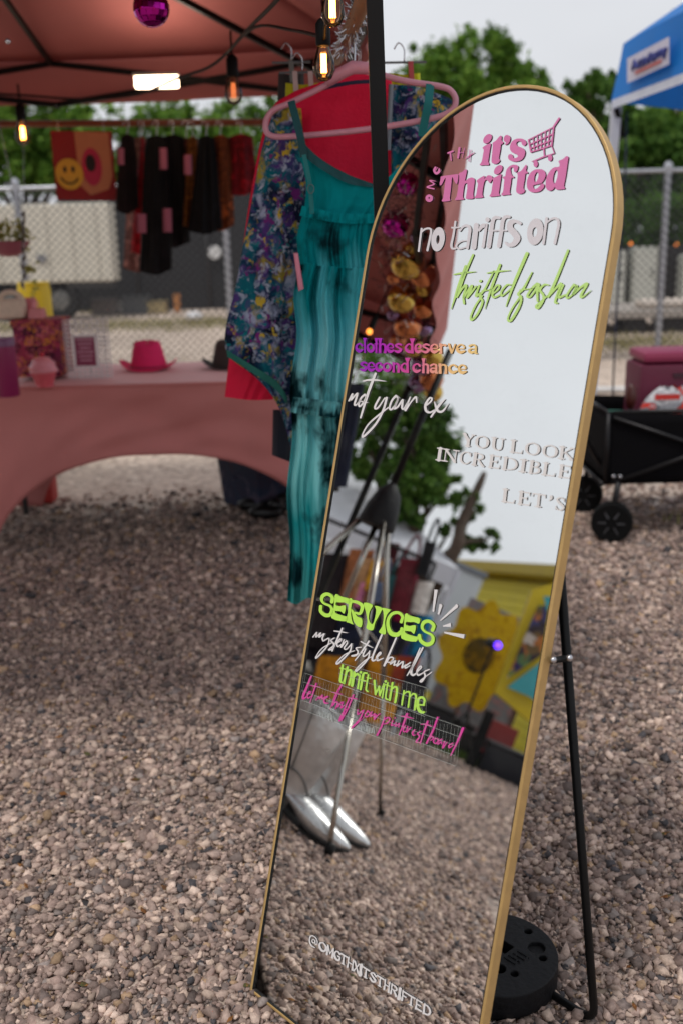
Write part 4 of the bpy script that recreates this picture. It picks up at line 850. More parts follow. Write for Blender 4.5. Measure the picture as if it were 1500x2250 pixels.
# moulded lettering lines in the sunk panel
lt = MB()
ctr = sum(pl4)/4; e1 = (pl4[1]-pl4[2]); e2 = (pl4[1]-pl4[0])
for i in range(4):
    for j in range(9):
        if rnd.random() < .15: continue
        c = pl4[3] + (pl4[0]-pl4[3])*(.16+i*.22) + (pl4[2]-pl4[3])*(.1+j*.09); c[2] = .0543
        lt.box(c, (.0028, .0045, .0010), frame_of((e2[0], e2[1], 0)))
lt.obj('moulded_text', rub, wt)

# ------------------------------------------------------------------ background: trees, hedge, buildings behind the chain-link
def leaf_mat(name, c1, c2, c3):
    m = bpy.data.materials.new(name); m.use_nodes = True; t = m.node_tree; b = t.nodes['Principled BSDF']; b.inputs['Roughness'].default_value = .7; b.inputs['Specular IOR Level'].default_value = .2
    g = t.nodes.new('ShaderNodeNewGeometry'); n = t.nodes.new('ShaderNodeTexNoise'); n.inputs['Scale'].default_value = 1.3; n.inputs['Detail'].default_value = 3
    tcn = t.nodes.new('ShaderNodeTexCoord'); t.links.new(tcn.outputs['Object'], n.inputs['Vector'])
    ad = t.nodes.new('ShaderNodeMath'); ad.operation = 'MULTIPLY_ADD'; ad.inputs[1].default_value = .5; t.links.new(g.outputs['Random Per Island'], ad.inputs[0])
    sb = t.nodes.new('ShaderNodeMath'); sb.operation = 'SUBTRACT'; sb.inputs[1].default_value = .25; t.links.new(n.outputs['Fac'], sb.inputs[0]); t.links.new(sb.outputs[0], ad.inputs[2])
    cr = t.nodes.new('ShaderNodeValToRGB'); e = cr.color_ramp.elements; e[0].position = .1; e[0].color = lin(*c1); e[1].position = .8; e[1].color = lin(*c3); k = e.new(.45); k.color = lin(*c2)
    t.links.new(ad.outputs[0], cr.inputs[0]); t.links.new(cr.outputs[0], b.inputs['Base Color'])
    tr = t.nodes.new('ShaderNodeBsdfTranslucent'); mx = t.nodes.new('ShaderNodeMixShader'); mx.inputs[0].default_value = .3; t.links.new(cr.outputs[0], tr.inputs['Color'])
    t.links.new(b.outputs[0], mx.inputs[1]); t.links.new(tr.outputs[0], mx.inputs[2]); t.links.new(mx.outputs[0], t.nodes['Material Output'].inputs['Surface'])
    return m
leafA = leaf_mat('leaf_green', (50, 80, 26), (86, 124, 42), (130, 162, 66))
leafB = leaf_mat('leaf_dark', (42, 70, 30), (70, 106, 42), (108, 142, 62))
bark = mat('bark', (74, 60, 50), rough=.9, var=.3, vscale=6, bump=.6, bscale=14)
def leaves(clumps, n, size, seed):
    rs = np.random.RandomState(seed); cl = np.array([c[:3] for c in clumps]); cr_ = np.array([c[3:6] for c in clumps]); vol = cr_.prod(1)**.7; vol /= vol.sum()
    # sub-clumps sitting near the skin of each lobe
    ns = max(60, n//55); k = rs.choice(len(cl), ns, p=vol); d = rs.normal(size=(ns, 3)); d /= np.linalg.norm(d, axis=1)[:, None]
    sub = cl[k] + d*cr_[k]*(rs.uniform(.25, 1, (ns, 1))**.5); sr = cr_[k].mean(1)*rs.uniform(.10, .30, ns)
    j = rs.randint(0, ns, n); d = rs.normal(size=(n, 3)); P = sub[j] + d*sr[j][:, None]*.55
    a = rs.normal(size=(n, 3)); a /= np.linalg.norm(a, axis=1)[:, None]; b_ = np.cross(a, rs.normal(size=(n, 3))); b_ /= np.linalg.norm(b_, axis=1)[:, None]
    s = size*rs.uniform(.6, 1.3, (n, 1)); w_ = s*.5
    vs = np.stack([P-a*s, P+b_*w_, P+a*s, P-b_*w_], 1).reshape(-1, 3)
    return vs, n
def leaf_obj(name, clumps, n, size, seed, m, parent=None, kind=None):
    vs, k = leaves(clumps, n, size, seed)
    off = np.array(parent.location) if parent else 0
    me = bpy.data.meshes.new(name); me.vertices.add(k*4); me.vertices.foreach_set('co', (vs-off).reshape(-1).astype(np.float32)); me.loops.add(k*4); me.loops.foreach_set('vertex_index', np.arange(k*4, dtype=np.int32))
    me.polygons.add(k); me.polygons.foreach_set('loop_start', (np.arange(k)*4).astype(np.int32)); me.polygons.foreach_set('loop_total', np.full(k, 4, np.int32)); me.update(); me.materials.append(m)
    o = bpy.data.objects.new(name, me); C.objects.link(o); o.parent = parent
    if kind: o['kind'] = kind
    return o
def tree(label, base, clumps, n, size, seed, m, group=None, trunk=.16):
    t_ = thing('tree', label, 'tree', base, group); base = np.array(base, float); rs = random.Random(seed)
    leaf_obj('crown', clumps, n, size, seed, m, t_)
    mb = MB(); top = np.mean([c[:3] for c in clumps], 0)
    fork = base + (top-base)*.45
    mb.tube(catmull([base, base+(fork-base)*.5+np.array([rs.uniform(-.1, .1), 0, 0]), fork], k=4), [trunk*(1-.05*i) for i in range(9)], 9)
    for c in clumps:
        c = np.array(c[:3]); mid = (fork+c)/2 + np.array([rs.uniform(-.2, .2), rs.uniform(-.2, .2), rs.uniform(0, .3)])
        P = catmull([fork, mid, c], k=4); mb.tube(P, [trunk*.5*(1-i/len(P)*.8) for i in range(len(P))], 6)
    mb.obj('trunk', bark, t_, smooth=True)
    return t_
def px_clumps(L, Y):   # (x, y, rx, ry) in the picture -> lobes at depth Y
    out = []
    for i, (x, y, rx, ry) in enumerate(L):
        Yk = Y + ((i*37) % 5-2)*.35; c = at(x, y, Yk); k = Yk/F; out.append((c[0], c[1], c[2], rx*k, rx*k*.8, ry*k))
    return out
def ground_under(x, Y): p = at(x, 600, Y); return (p[0], Y, 0)
tree('rounded green tree behind the mirror top, right of the black pole', ground_under(1040, 24), px_clumps([(960, 170, 85, 60), (1045, 140, 90, 60), (1120, 180, 75, 45), (1010, 260, 130, 70), (920, 250, 70, 70), (1150, 290, 90, 90), (1060, 340, 130, 60), (880, 330, 60, 70), (1188, 165, 20, 10), (940, 110, 40, 22)], 24), 26000, .085, 11, leafA)
tree('dark leafy tree between the mirror and the blue canopy', ground_under(1320, 22), px_clumps([(1290, 200, 45, 40), (1320, 240, 60, 60), (1270, 280, 60, 60), (1380, 300, 80, 60), (1450, 330, 80, 60), (1300, 350, 80, 60), (1340, 180, 30, 20), (1330, 430, 80, 45), (1420, 440, 80, 45), (1510, 430, 80, 50), (1590, 420, 80, 50)], 22), 27000, .08, 12, leafB)
tree('green tree seen beneath the right side of the blue canopy', ground_under(1450, 26), px_clumps([(1420, 290, 60, 50), (1490, 280, 70, 60), (1560, 250, 80, 70), (1450, 360, 80, 50), (1500, 40, 30, 26), (1545, 60, 50, 40)], 26), 14000, .09, 13, leafA)
tree('green tree left of the poster, under the tent edge', ground_under(60, 22), px_clumps([(-60, 300, 90, 80), (30, 320, 80, 80), (110, 330, 80, 70), (170, 300, 60, 70), (60, 250, 90, 50), (-20, 390, 90, 40), (120, 390, 80, 35)], 22), 20000, .08, 14, leafA)
tree('wide green tree behind the hanging clothes', ground_under(430, 25), px_clumps([(260, 340, 90, 90), (350, 310, 90, 80), (450, 310, 100, 80), (550, 300, 90, 80), (660, 300, 90, 90), (760, 300, 90, 90), (850, 300, 70, 90), (400, 380, 110, 50), (600, 380, 110, 50), (760, 390, 110, 50)], 25), 24000, .09, 15, leafA)
p0 = at(1240, 500, 19.5); p1 = at(1640, 500, 19.5)
hd = tag(leaf_obj('hedge', [(p0[0]+(p1[0]-p0[0])*i/7, 19.5, 1.35+.12*math.sin(i*2.1), .8, .5, .62) for i in range(8)], 16000, .06, 21, leafB), 'dark clipped hedge behind the fence above the pale cabinets', 'hedge')
p0 = at(-120, 440, 21); p1 = at(480, 440, 21)

# dark screened wall and the things stored in front of it
blackscreen = mat('black_screen', (38, 39, 42), rough=.85, var=.15, vscale=2)
wl = thing('screened_wall', 'long black screened fence behind the chain link, below the hanging clothes', 'wall', at(500, 660, 20))
a, b_ = at(150, 655, 20), at(1240, 655, 20)
mb = MB().box(((a[0]+b_[0])/2, 20.05, 1.1), (b_[0]-a[0], .03, 2.2)); mb.obj('screen_cloth', blackscreen, wl)
for i in range(8):
    x = a[0]+(b_[0]-a[0])*i/7; MB().tube([(x, 20, 0), (x, 20, 2.25)], .03, 8).obj('post', mat('dark_post', (60, 60, 62), rough=.5), wl, smooth=True)
white_panel = mat('cream_panel', (218, 212, 198), rough=.55, var=.06, vscale=3)
trl = thing('box_trailer', 'cream box trailer parked behind the fence at far left', 'trailer', ground_under(60, 18))
a, b_ = at(-260, 445, 18), at(236, 445, 18); zt, zb = at(100, 447, 18)[2], at(100, 622, 18)[2]
MB().box(((a[0]+b_[0])/2, 18.3, (zt+zb)/2), (b_[0]-a[0], .6, zt-zb), bev=.04).obj('body', white_panel, trl)
mb = MB()
for k in range(9): x = a[0]+(b_[0]-a[0])*(k+.5)/9; mb.box((x, 17.995, (zt+zb)/2), (.012, .012, zt-zb-.08))
mb.obj('panel_seams', mat('seam_grey', (170, 165, 155), rough=.6), trl)
MB().box(((a[0]+b_[0])/2, 18.3, zb-.05), (b_[0]-a[0]-.1, .5, .1)).obj('chassis', mat('chassis_grey', (60, 60, 60), rough=.6), trl)
for px in (135, 20):
    c = at(px, 650, 18.15); w_ = MB().lathe([(.17, -.1), (.3, -.1), (.34, -.06), (.34, .06), (.3, .1), (.17, .1)], (c[0], 18.15, .34), 20, frame_of((0, 1, 0))).obj('wheel', mat('tyre', (24, 24, 25), rough=.8), trl, smooth='auto')
    MB().lathe([(.02, -.12), (.17, -.11), (.17, .1)], (c[0], 18.15, .34), 16, frame_of((0, 1, 0))).obj('rim', mat('rim_grey', (120, 120, 118), rough=.4, metal=.6), w_, smooth='auto')
MB().box(at(92, 568, 17.97), (.16, .012, .12)).obj('sticker', mat('faded_sticker', (130, 130, 135), rough=.6), trl)
# oddments at the foot of the black screen
k_ = 0
for (x, y, w_, h_, c, lb, cat) in ((230, 650, .45, .26, (120, 112, 108), 'grey crate beside the trailer wheel at the foot of the black screen', 'crate'), (268, 655, .3, .22, (170, 168, 166), 'pale tub second along the foot of the black screen', 'tub'),
    (300, 650, .5, .3, (96, 98, 100), 'dark grey bin in the middle of the row below the clothes', 'bin'), (345, 652, .35, .2, (178, 160, 120), 'tan carton at the right of the row below the clothes', 'box'), (388, 645, .14, .34, (190, 130, 80), 'small orange brown can on end below the clothes', 'can')):
    p = at(x, y, 19.2); z_ = h_/2
    if cat in ('can', 'tub'):
        t_ = MB().lathe([(w_*.34, 0), (w_*.42, h_*.1), (w_*.46, h_*.9), (w_*.5, h_), (w_*.44, h_)], (p[0], 19.2, 0), 16)
        t_ = t_.obj('storage_'+cat, mat('plain_%d' % k_, c, rough=.6), None, smooth='auto'); tag(t_, lb, cat)
    else:
        t_ = thing('storage_'+cat, lb, cat, (p[0], 19.2, 0)); MB().box((p[0], 19.2, z_), (w_, .35, h_), bev=.02).obj('body', mat('plain_%d' % k_, c, rough=.6), t_)
        MB().box((p[0], 19.2, h_+.012), (w_+.03, .38, .03), bev=.008).obj('lid', mat('plain_lid_%d' % k_, tuple(int(v*.8) for v in c), rough=.6), t_)
    k_ += 1
p = at(425, 668, 17); tag(MB().ball((p[0], 17, .09), .11, 12, 8, (1.3, .8, .7)).obj('plastic_bag', mat('white_plastic', (225, 225, 228), rough=.4), None, smooth=True), 'white plastic bag lying on grass before the black screen', 'bag')
p = at(472, 555, 19.9); tag(MB().lathe([(.02, 0), (.11, .01), (.13, .03), (.12, .04)], (p[0], 19.97, p[2]), 16, frame_of((0, -1, 0))).obj('round_sign', mat('white_disc', (215, 215, 215), rough=.5), None, smooth='auto'), 'small white disc fixed on the black screen beside the fence post', 'sign')

# pale cabinets, raised slab and stored pipes at the right
hw_ = thing('cabinet_wall', 'low dark wall carrying the pale cabinets at the right', 'wall', at(1420, 655, 18.6)); a, b_ = at(1280, 655, 18.6), at(1620, 655, 18.6)
MB().box(((a[0]+b_[0])/2, 18.8, .5), (b_[0]-a[0], .2, 1.0)).obj('wall_body', mat('dark_wall', (44, 42, 42), rough=.9, var=.3, vscale=5), hw_)
for (x0, x1, y0, y1, lb) in ((1322, 1371, 552, 656, 'pale grey metal cabinet nearest the gold mirror frame'), (1391, 1440, 543, 656, 'pale green grey cabinet between the mirror and the fence post'), (1500, 1552, 560, 656, 'pale cabinet at the right edge of the picture')):
    q0, q1 = at(x0, y0, 18.2), at(x1, y1, 18.2); cb = thing('metal_cabinet', lb, 'cabinet', (q0[0]/2+q1[0]/2, 18.2, 0), 'pale cabinets behind the right fence')
    MB().box(((q0[0]+q1[0])/2, 18.35, q0[2]/2), (q1[0]-q0[0], .3, q0[2]), bev=.015).obj('body', mat('cabinet_paint', (178, 180, 172), rough=.5, var=.08, vscale=4), cb)
    MB().box(((q0[0]+q1[0])/2, 18.19, q0[2]*.5), (q1[0]-q0[0]-.06, .015, q0[2]-.1), bev=.004).obj('door', mat('cabinet_door', (190, 192, 184), rough=.5, var=.06), cb)
    MB().bar((q1[0]-.1, 18.17, q0[2]*.5), (q1[0]-.1, 18.17, q0[2]*.62), .02).obj('handle', black_metal, cb)
slab = mat('concrete', (168, 160, 152), rough=.9, var=.14, vscale=3, bump=.3, bscale=30)
a, b_ = at(1180, 715, 13.2), at(1700, 715, 13.2)
sl_ = thing('raised_deck', 'low grey deck standing on dark blocks behind the right fence', 'deck', (a[0]/2+b_[0]/2, 13.2, 0))
MB().box(((a[0]+b_[0])/2, 13.9, .24), (b_[0]-a[0], 1.5, .1), bev=.01).obj('deck_top', slab, sl_)
for k in range(6): MB().box((a[0]+(b_[0]-a[0])*(k+.5)/6, 13.5, .09), (.3, .5, .18), bev=.02).obj('block', mat('dark_block', (48, 46, 45), rough=.9), sl_)
for k, (x0, x1, y) in enumerate(((1400, 1600, 680), (1395, 1610, 688), (1410, 1600, 694))):
    q0, q1 = at(x0, y, 13.6), at(x1, y, 13.7); z_ = .29+.055+.0*k
    tag(MB().tube([(q0[0], 13.45+.16*k, z_), (q1[0], 13.5+.16*k, z_)], .055, 12).obj('pipe', mat('pale_pipe', (205, 192, 180), rough=.6), None, smooth='auto'), ('nearest', 'middle', 'farthest')[k]+' of three pale pipes lying on the raised deck', 'pipe', 'pipes stored on the deck')
for (x, y, lb) in ((1384, 535, 'glowing orange bulb on the dark hedge wall, left of the fence post'), (1485, 537, 'dim orange bulb right of the fence post')):
    p = at(x, y, 18.0); t_ = thing('garden_bulb', lb, 'bulb', p); MB().ball(p, .026, 10, 8).obj('bulb_glass', mat('amber_glow', (255, 150, 70), rough=.4, emit=(255, 140, 50), estr=1.3), t_, smooth=True)
    MB().tube([p+np.array([0, 0, .02]), p+np.array([0, .05, .12])], .018, 8).obj('socket', black_metal, t_); MB().tube([p+np.array([0, .05, .12]), p+np.array([0, .7, .14])], .006, 6).obj('wire', black_metal, t_)

# ------------------------------------------------------------------ chain-link fence
galv = mat('galvanised', (176, 178, 184), rough=.38, metal=.7, var=.08, vscale=20)
wire_m = mat('fence_wire', (66, 67, 71), rough=.5, metal=.5, var=0)
FY = 10.5; fn = thing('chain_link_fence', 'galvanised chain link fence with tubular posts across the back of the yard', 'fence', (0, FY, 0))
FX0, FX1, FH = -4.6, 5.0, 1.86
posts = [at(42, 480, FY)[0], at(500, 560, FY)[0], at(960, 500, FY)[0], at(1462, 450, FY)[0]]
for x in [posts[0]-2.2]+posts+[posts[-1]+2.2]:
    po = MB().tube([(x, FY, -.05), (x, FY, FH+.04)], .034, 14).obj('post', galv, fn, smooth='auto'); MB().lathe([(.036, 0), (.045, .01), (.04, .05), (.012, .075)], (x, FY, FH+.03), 14).obj('post_cap', galv, po, smooth='auto')
MB().tube([(FX0-1, FY, FH), (FX1, FY, FH+.02)], .021, 10).obj('top_rail', galv, fn, smooth='auto')
mb = MB(); sp = .081; n_ = int((FX1-FX0+FH)/sp)
for i in range(n_):
    for sgn in (1, -1):
        x0 = FX0 + i*sp; pa = [x0-FH if sgn > 0 else x0, 0.02]; pb = [x0 if sgn > 0 else x0-FH, FH-.02]
        if sgn > 0: pa, pb = [x0-FH, .02], [x0, FH-.02]
        else: pa, pb = [x0, .02], [x0-FH, FH-.02]
        mb.bar((pa[0], FY-.03+.004*sgn, pa[1]), (pb[0], FY-.03+.004*sgn, pb[1]), .008)
mb.obj('wire_mesh', wire_m, fn, kind='stuff')

# grass patches
grass_m = mat('dry_grass', (142, 136, 88), rough=.9, var=.35, vscale=3)
def grass(name, areas, dens, hgt, seed, lb, m=grass_m):
    rs = np.random.RandomState(seed); P = []
    for (x0, x1, y0, y1) in areas:
        n = int(abs(x1-x0)*abs(y1-y0)*dens); q = np.stack([rs.normal((x0+x1)/2, abs(x1-x0)/3.4, n), rs.normal((y0+y1)/2, abs(y1-y0)/3.4, n)], 1); P.append(q)
    P = np.concatenate(P); n = len(P); a = rs.uniform(0, 6.28, n); h = hgt*rs.uniform(.4, 1.2, n); w_ = .004+h*.05; d = np.stack([np.cos(a), np.sin(a)], 1)
    z0 = np.zeros(n); b1 = np.column_stack([P-d*w_[:, None], z0]); b2 = np.column_stack([P+d*w_[:, None], z0]); tp = np.column_stack([P+rs.normal(0, .35, (n, 2))*h[:, None], h])
    vs = np.stack([b1, b2, tp], 1).reshape(-1, 3); me = bpy.data.meshes.new(name); me.vertices.add(n*3); me.vertices.foreach_set('co', vs.reshape(-1).astype(np.float32)); me.loops.add(n*3); me.loops.foreach_set('vertex_index', np.arange(n*3, dtype=np.int32))
    me.polygons.add(n); me.polygons.foreach_set('loop_start', (np.arange(n)*3).astype(np.int32)); me.polygons.foreach_set('loop_total', np.full(n, 3, np.int32)); me.update(); me.materials.append(m)
    o = bpy.data.objects.new(name, me); C.objects.link(o); o['kind'] = 'stuff'; o['label'] = lb
    return o
def ga(x0, x1, y0, y1): a, b_ = gnd(x0, y1), gnd(x1, y0); return (a[0], b_[0], a[1], b_[1])
grass('grass', [ga(140, 330, 676, 690), ga(250, 500, 668, 676), ga(430, 510, 700, 708), ga(350, 420, 722, 730), ga(1300, 1400, 748, 762), ga(1400, 1500, 745, 752), ga(1460, 1500, 1145, 1160), (-9, 3, 15.5, 17.5), (1, 6, 11, 13)], 420, .06, 5, 'thin dry grass tufts growing near the fence line')
# bare sandy earth in front of the screen; nearer gravel painted pale as if sunlit
MB().add([(-8, 4.4, -.004), (7, 4.4, -.004), (9, 20, -.004), (-10, 20, -.004)], [(0, 1, 2, 3)]).obj('sunlit_sandy_ground', gravel_mat('sunlit_sandy_gravel', .03, [(150, 132, 120), (196, 178, 164), (212, 194, 178), (176, 158, 144), (226, 210, 194)], .6), kind='structure')
# white rail and an orange strap lying on the gravel at the right
a, b_ = gnd(1180, 866), gnd(1400, 863); tag(MB().tube([a+(0, 0, .03), b_+(0, 0, .03)], .028, 10).obj('white_pipe', mat('white_pvc', (215, 213, 210), rough=.4), None, smooth='auto'), 'white plastic pipe lying on gravel left of the wagon', 'pipe')
a, b_ = gnd(1230, 957), gnd(1335, 955); tag(MB().bar(a+(0, 0, .012), b_+(0, 0, .012), .05, .01).obj('strap', mat('orange_strap', (205, 140, 112), rough=.7), None), 'faded orange strap lying on gravel behind the wagon wheels', 'strap')

# dry leaves and scraps blown over the gravel
rs_ = np.random.RandomState(31); mb = MB()
for i in range(170):
    y = rs_.uniform(1.2, 4.6); x = rs_.uniform(-.42*y, .42*y); s_ = rs_.uniform(.006, .016); a = rs_.uniform(0, 6.28); z = rs_.uniform(.006, .012)
    ex = np.array([math.cos(a), math.sin(a), rs_.uniform(-.3, .3)])*s_; ey = np.array([-math.sin(a), math.cos(a), rs_.uniform(-.3, .3)])*s_*.45; c = np.array([x, y, z])
    mb.add([c-ex, c+ey, c+ex, c-ey, c+(0, 0, s_*.25)], [(0, 1, 4), (1, 2, 4), (2, 3, 4), (3, 0, 4)])
o = mb.obj('leaf_litter', patches('dry_leaf', [(120, 78, 44), (150, 104, 60), (96, 66, 44), (84, 84, 50)], vor=40, trans=.1), None, kind='stuff'); o['label'] = 'dry leaf scraps scattered over the gravel'

# ------------------------------------------------------------------ pink market tent
tent_cloth = mat('pink_canopy', (178, 104, 100), rough=.75, var=.07, vscale=2.5, trans=.12)
TX0, TX1, TY0, TY1 = -2.80, .10, 1.97, 5.25
EZ, PZ = 2.19, 3.05; TC = ((TX0+TX1)/2, (TY0+TY1)/2)
tent = thing('market_tent', 'pink pop-up market tent on a black folding frame', 'tent', (TC[0], TC[1], 0))
legm = black_metal
corn = [(TX0, TY0), (TX1, TY0), (TX1, TY1), (TX0, TY1)]
lt0, lt1 = at(820, -60, 1.97), at(846, 700, 2.0)
dirl = (lt1-lt0)/(lt1[2]-lt0[2])
for i, (x, y) in enumerate(corn):
    if i == 1: lo, hi = lt1 + dirl*(0-lt1[2]), lt1 + dirl*(EZ-lt1[2])
    else: lo, hi = np.array([x, y, 0.]), np.array([x, y, EZ])
    MB().bar(lo, hi, .029).obj('leg', legm, tent)
    MB().box((lo[0], lo[1], .006), (.08, .08, .008), bev=.002).obj('foot_plate', legm, tent)
# roof: four cloth slopes with a slight sag, then the hanging valance
def slope(i):
    A, B = corn[i], corn[(i+1) % 4]
    ov = .05
    def fn_(u, v):
        ex = A[0]+(B[0]-A[0])*u; ey = A[1]+(B[1]-A[1])*u
        ex += (ex-TC[0])*ov*.6; ey += (ey-TC[1])*ov*.6
        x = ex+(TC[0]-ex)*v; y = ey+(TC[1]-ey)*v; z = EZ+.03+(PZ-EZ)*v - .16*math.sin(math.pi*v)*(.5+.5*math.sin(math.pi*u)) - .03*math.sin(math.pi*u)*(1-v)
        return (x, y, z + .006*math.sin(19*u+3*i)*v*(1-v)*4)
    o = MB().grid(fn_, 28, 16).obj('roof_panel', tent_cloth, tent, smooth=True); s_ = o.modifiers.new('t', 'SOLIDIFY'); s_.thickness = .002
    def val(u, v):
        ex = A[0]+(B[0]-A[0])*u; ey = A[1]+(B[1]-A[1])*u; ex += (ex-TC[0])*ov*.62; ey += (ey-TC[1])*ov*.62
        k = .012*math.sin(u*38+i); dx, dy = (B[1]-A[1]), -(B[0]-A[0]); L = math.hypot(dx, dy)
        h = .20
        return (ex+dx/L*k*v, ey+dy/L*k*v, EZ+.03 - .03*math.sin(math.pi*u) - h*v)
    MB().grid(val, 90, 5).obj('valance', tent_cloth, tent, smooth=True)
for i in range(4): slope(i)
# scissor trusses on each side and struts to the peak
def truss(A, B, up_=2.17, dn=1.985, par=tent):
    A = np.array([*A, 0.]); B = np.array([*B, 0.]); P = lambda t_, z: A+(B-A)*t_+np.array([0, 0, z])
    d = (B-A)/np.linalg.norm(B-A); s_ = np.array([-d[1], d[0], 0])*.013
    m = MB(); k0, k1, k2 = .02, .5, .98
    m.bar(P(k0, up_+.0)+s_, P(.25, (up_+dn)/2+.0)+s_, .016, .026); m.bar(P(.25, (up_+dn)/2)+s_, P(.5, dn)+s_, .016, .026)
    m.bar(P(.5, dn)+s_, P(.75, (up_+dn)/2)+s_, .016, .026); m.bar(P(.75, (up_+dn)/2)+s_, P(k2, up_)+s_, .016, .026)
    m.bar(P(k0, dn)-s_, P(.25, (up_+dn)/2)-s_, .016, .026); m.bar(P(.25, (up_+dn)/2)-s_, P(.5, up_)-s_, .016, .026)
    m.bar(P(.5, up_)-s_, P(.75, (up_+dn)/2)-s_, .016, .026); m.bar(P(.75, (up_+dn)/2)-s_, P(k2, dn)-s_, .016, .026)
    for t_, z in ((.25, (up_+dn)/2), (.75, (up_+dn)/2), (.5, up_), (.5, dn)): m.tube([P(t_, z)-s_*2, P(t_, z)+s_*2], .012, 8)
    m.obj('truss', legm, par)
truss((TX0, TY1), (TX1, TY1)); truss((TX1, TY1), (TX1, TY0)); truss((TX0, TY0), (TX0, TY1)); truss((TX0, TY0+.02), (TX1-.05, TY0+.02))
hub = np.array([TC[0], TC[1], 2.55])
for (x, y, z) in ((TC[0], TY1, 2.17), (TC[0], TY0, 2.17), (TX0, TC[1], 2.17), (TX1, TC[1], 2.17), (TX1, TY1, 2.02), (TX0, TY1, 2.02)):
    MB().bar((x, y, z), hub, .018, .026).obj('strut', legm, tent)
MB().tube([hub-(0, 0, .05), hub+(0, 0, .44)], .02, 10).obj('peak_post', legm, tent); MB().lathe([(.05, 0), (.06, .02), (.05, .06)], hub-(0, 0, .03), 12).obj('peak_hub', legm, tent, smooth='auto')
# wooden rail under the rear eave that carries the clothes, with open-work edging above
rail_m = mat('varnished_pole', (120, 64, 34), rough=.5, var=.15, vscale=10)
ra, rb = at(-60, 273, 5.28), at(640, 268, 5.28)
tag(MB().tube([ra, rb], .017, 10).obj('rear_rail', rail_m, None, smooth='auto'), 'brown wooden rail along the rear of the pink tent holding clothes', 'rail')

# ------------------------------------------------------------------ clothes
def cloth(name, top, bot, left, right, m, Y0, Y1=None, folds=6, amp=.012, thick=.03, nu=40, nv=46, seed=0, parent=None, flare=.4, label=None, conv=at, gather=0.):
    """a hanging cloth tube drawn by its four edges; folds run down it and deepen towards the hem"""
    rs = random.Random(seed); ph = [rs.uniform(0, 6.28) for _ in range(4)]; Y1 = Y0 if Y1 is None else Y1
    def poly(P):
        P = np.array(catmull(P, k=6)) if len(P) > 2 else np.array(P, float); L = np.r_[0, np.cumsum(np.linalg.norm(np.diff(P, axis=0), axis=1))]; L /= L[-1]
        return lambda t_: np.array([np.interp(t_, L, P[:, 0]), np.interp(t_, L, P[:, 1])])
    T, B, Lf, Rt = poly(top), poly(bot), poly(left), poly(right)
    c00, c10, c01, c11 = T(0), T(1), B(0), B(1)
    def P2(u, v): return (1-v)*T(u)+v*B(u)+(1-u)*Lf(v)+u*Rt(v)-((1-u)*(1-v)*c00+u*(1-v)*c10+(1-u)*v*c01+u*v*c11)
    def fold(u, v):
        k = flare+(1-flare)*v
        w_ = 1.7*noise.noise(Vector((u*folds*1.5+seed*3.1, v*.7, ph[0]))) + .9*noise.noise(Vector((u*folds*3.4+seed, v*1.1, ph[1]))) + .35*noise.noise(Vector((u*5, v*7, ph[2]))) + .3*math.sin(u*folds*6.283+ph[3]+1.2*v)
        return amp*k*w_*1.25
    vs = []; 
    for side in (0, 1):
        for j in range(nv):
            for i in range(nu):
                u, v = i/(nu-1), j/(nv-1); p = P2(u, v); edge = (1-(2*u-1)**2)**.5 if 0 < u < 1 else 0
                Y = Y0+(Y1-Y0)*v + (fold(u, v)*min(1, edge*2) - thick/2*edge if side == 0 else fold(u, v)*.4*min(1, edge*2) + thick/2*edge)
                vs.append(conv(p[0], p[1], Y))
    fs = []; n1 = nu*nv
    for j in range(nv-1):
        for i in range(nu-1):
            a = j*nu+i; fs.append((a, a+nu, a+nu+1, a+1)); fs.append((n1+a, n1+a+1, n1+a+nu+1, n1+a+nu))
    mb = MB().add(vs, fs); o = mb.obj(name, m, parent, smooth=True, label=label)
    bm_ = bmesh.new(); bm_.from_mesh(o.data); bmesh.ops.remove_doubles(bm_, verts=bm_.verts, dist=2e-4); bm_.to_mesh(o.data); bm_.free()
    o.data.polygons.foreach_set('use_smooth', [True]*len(o.data.polygons))
    return o
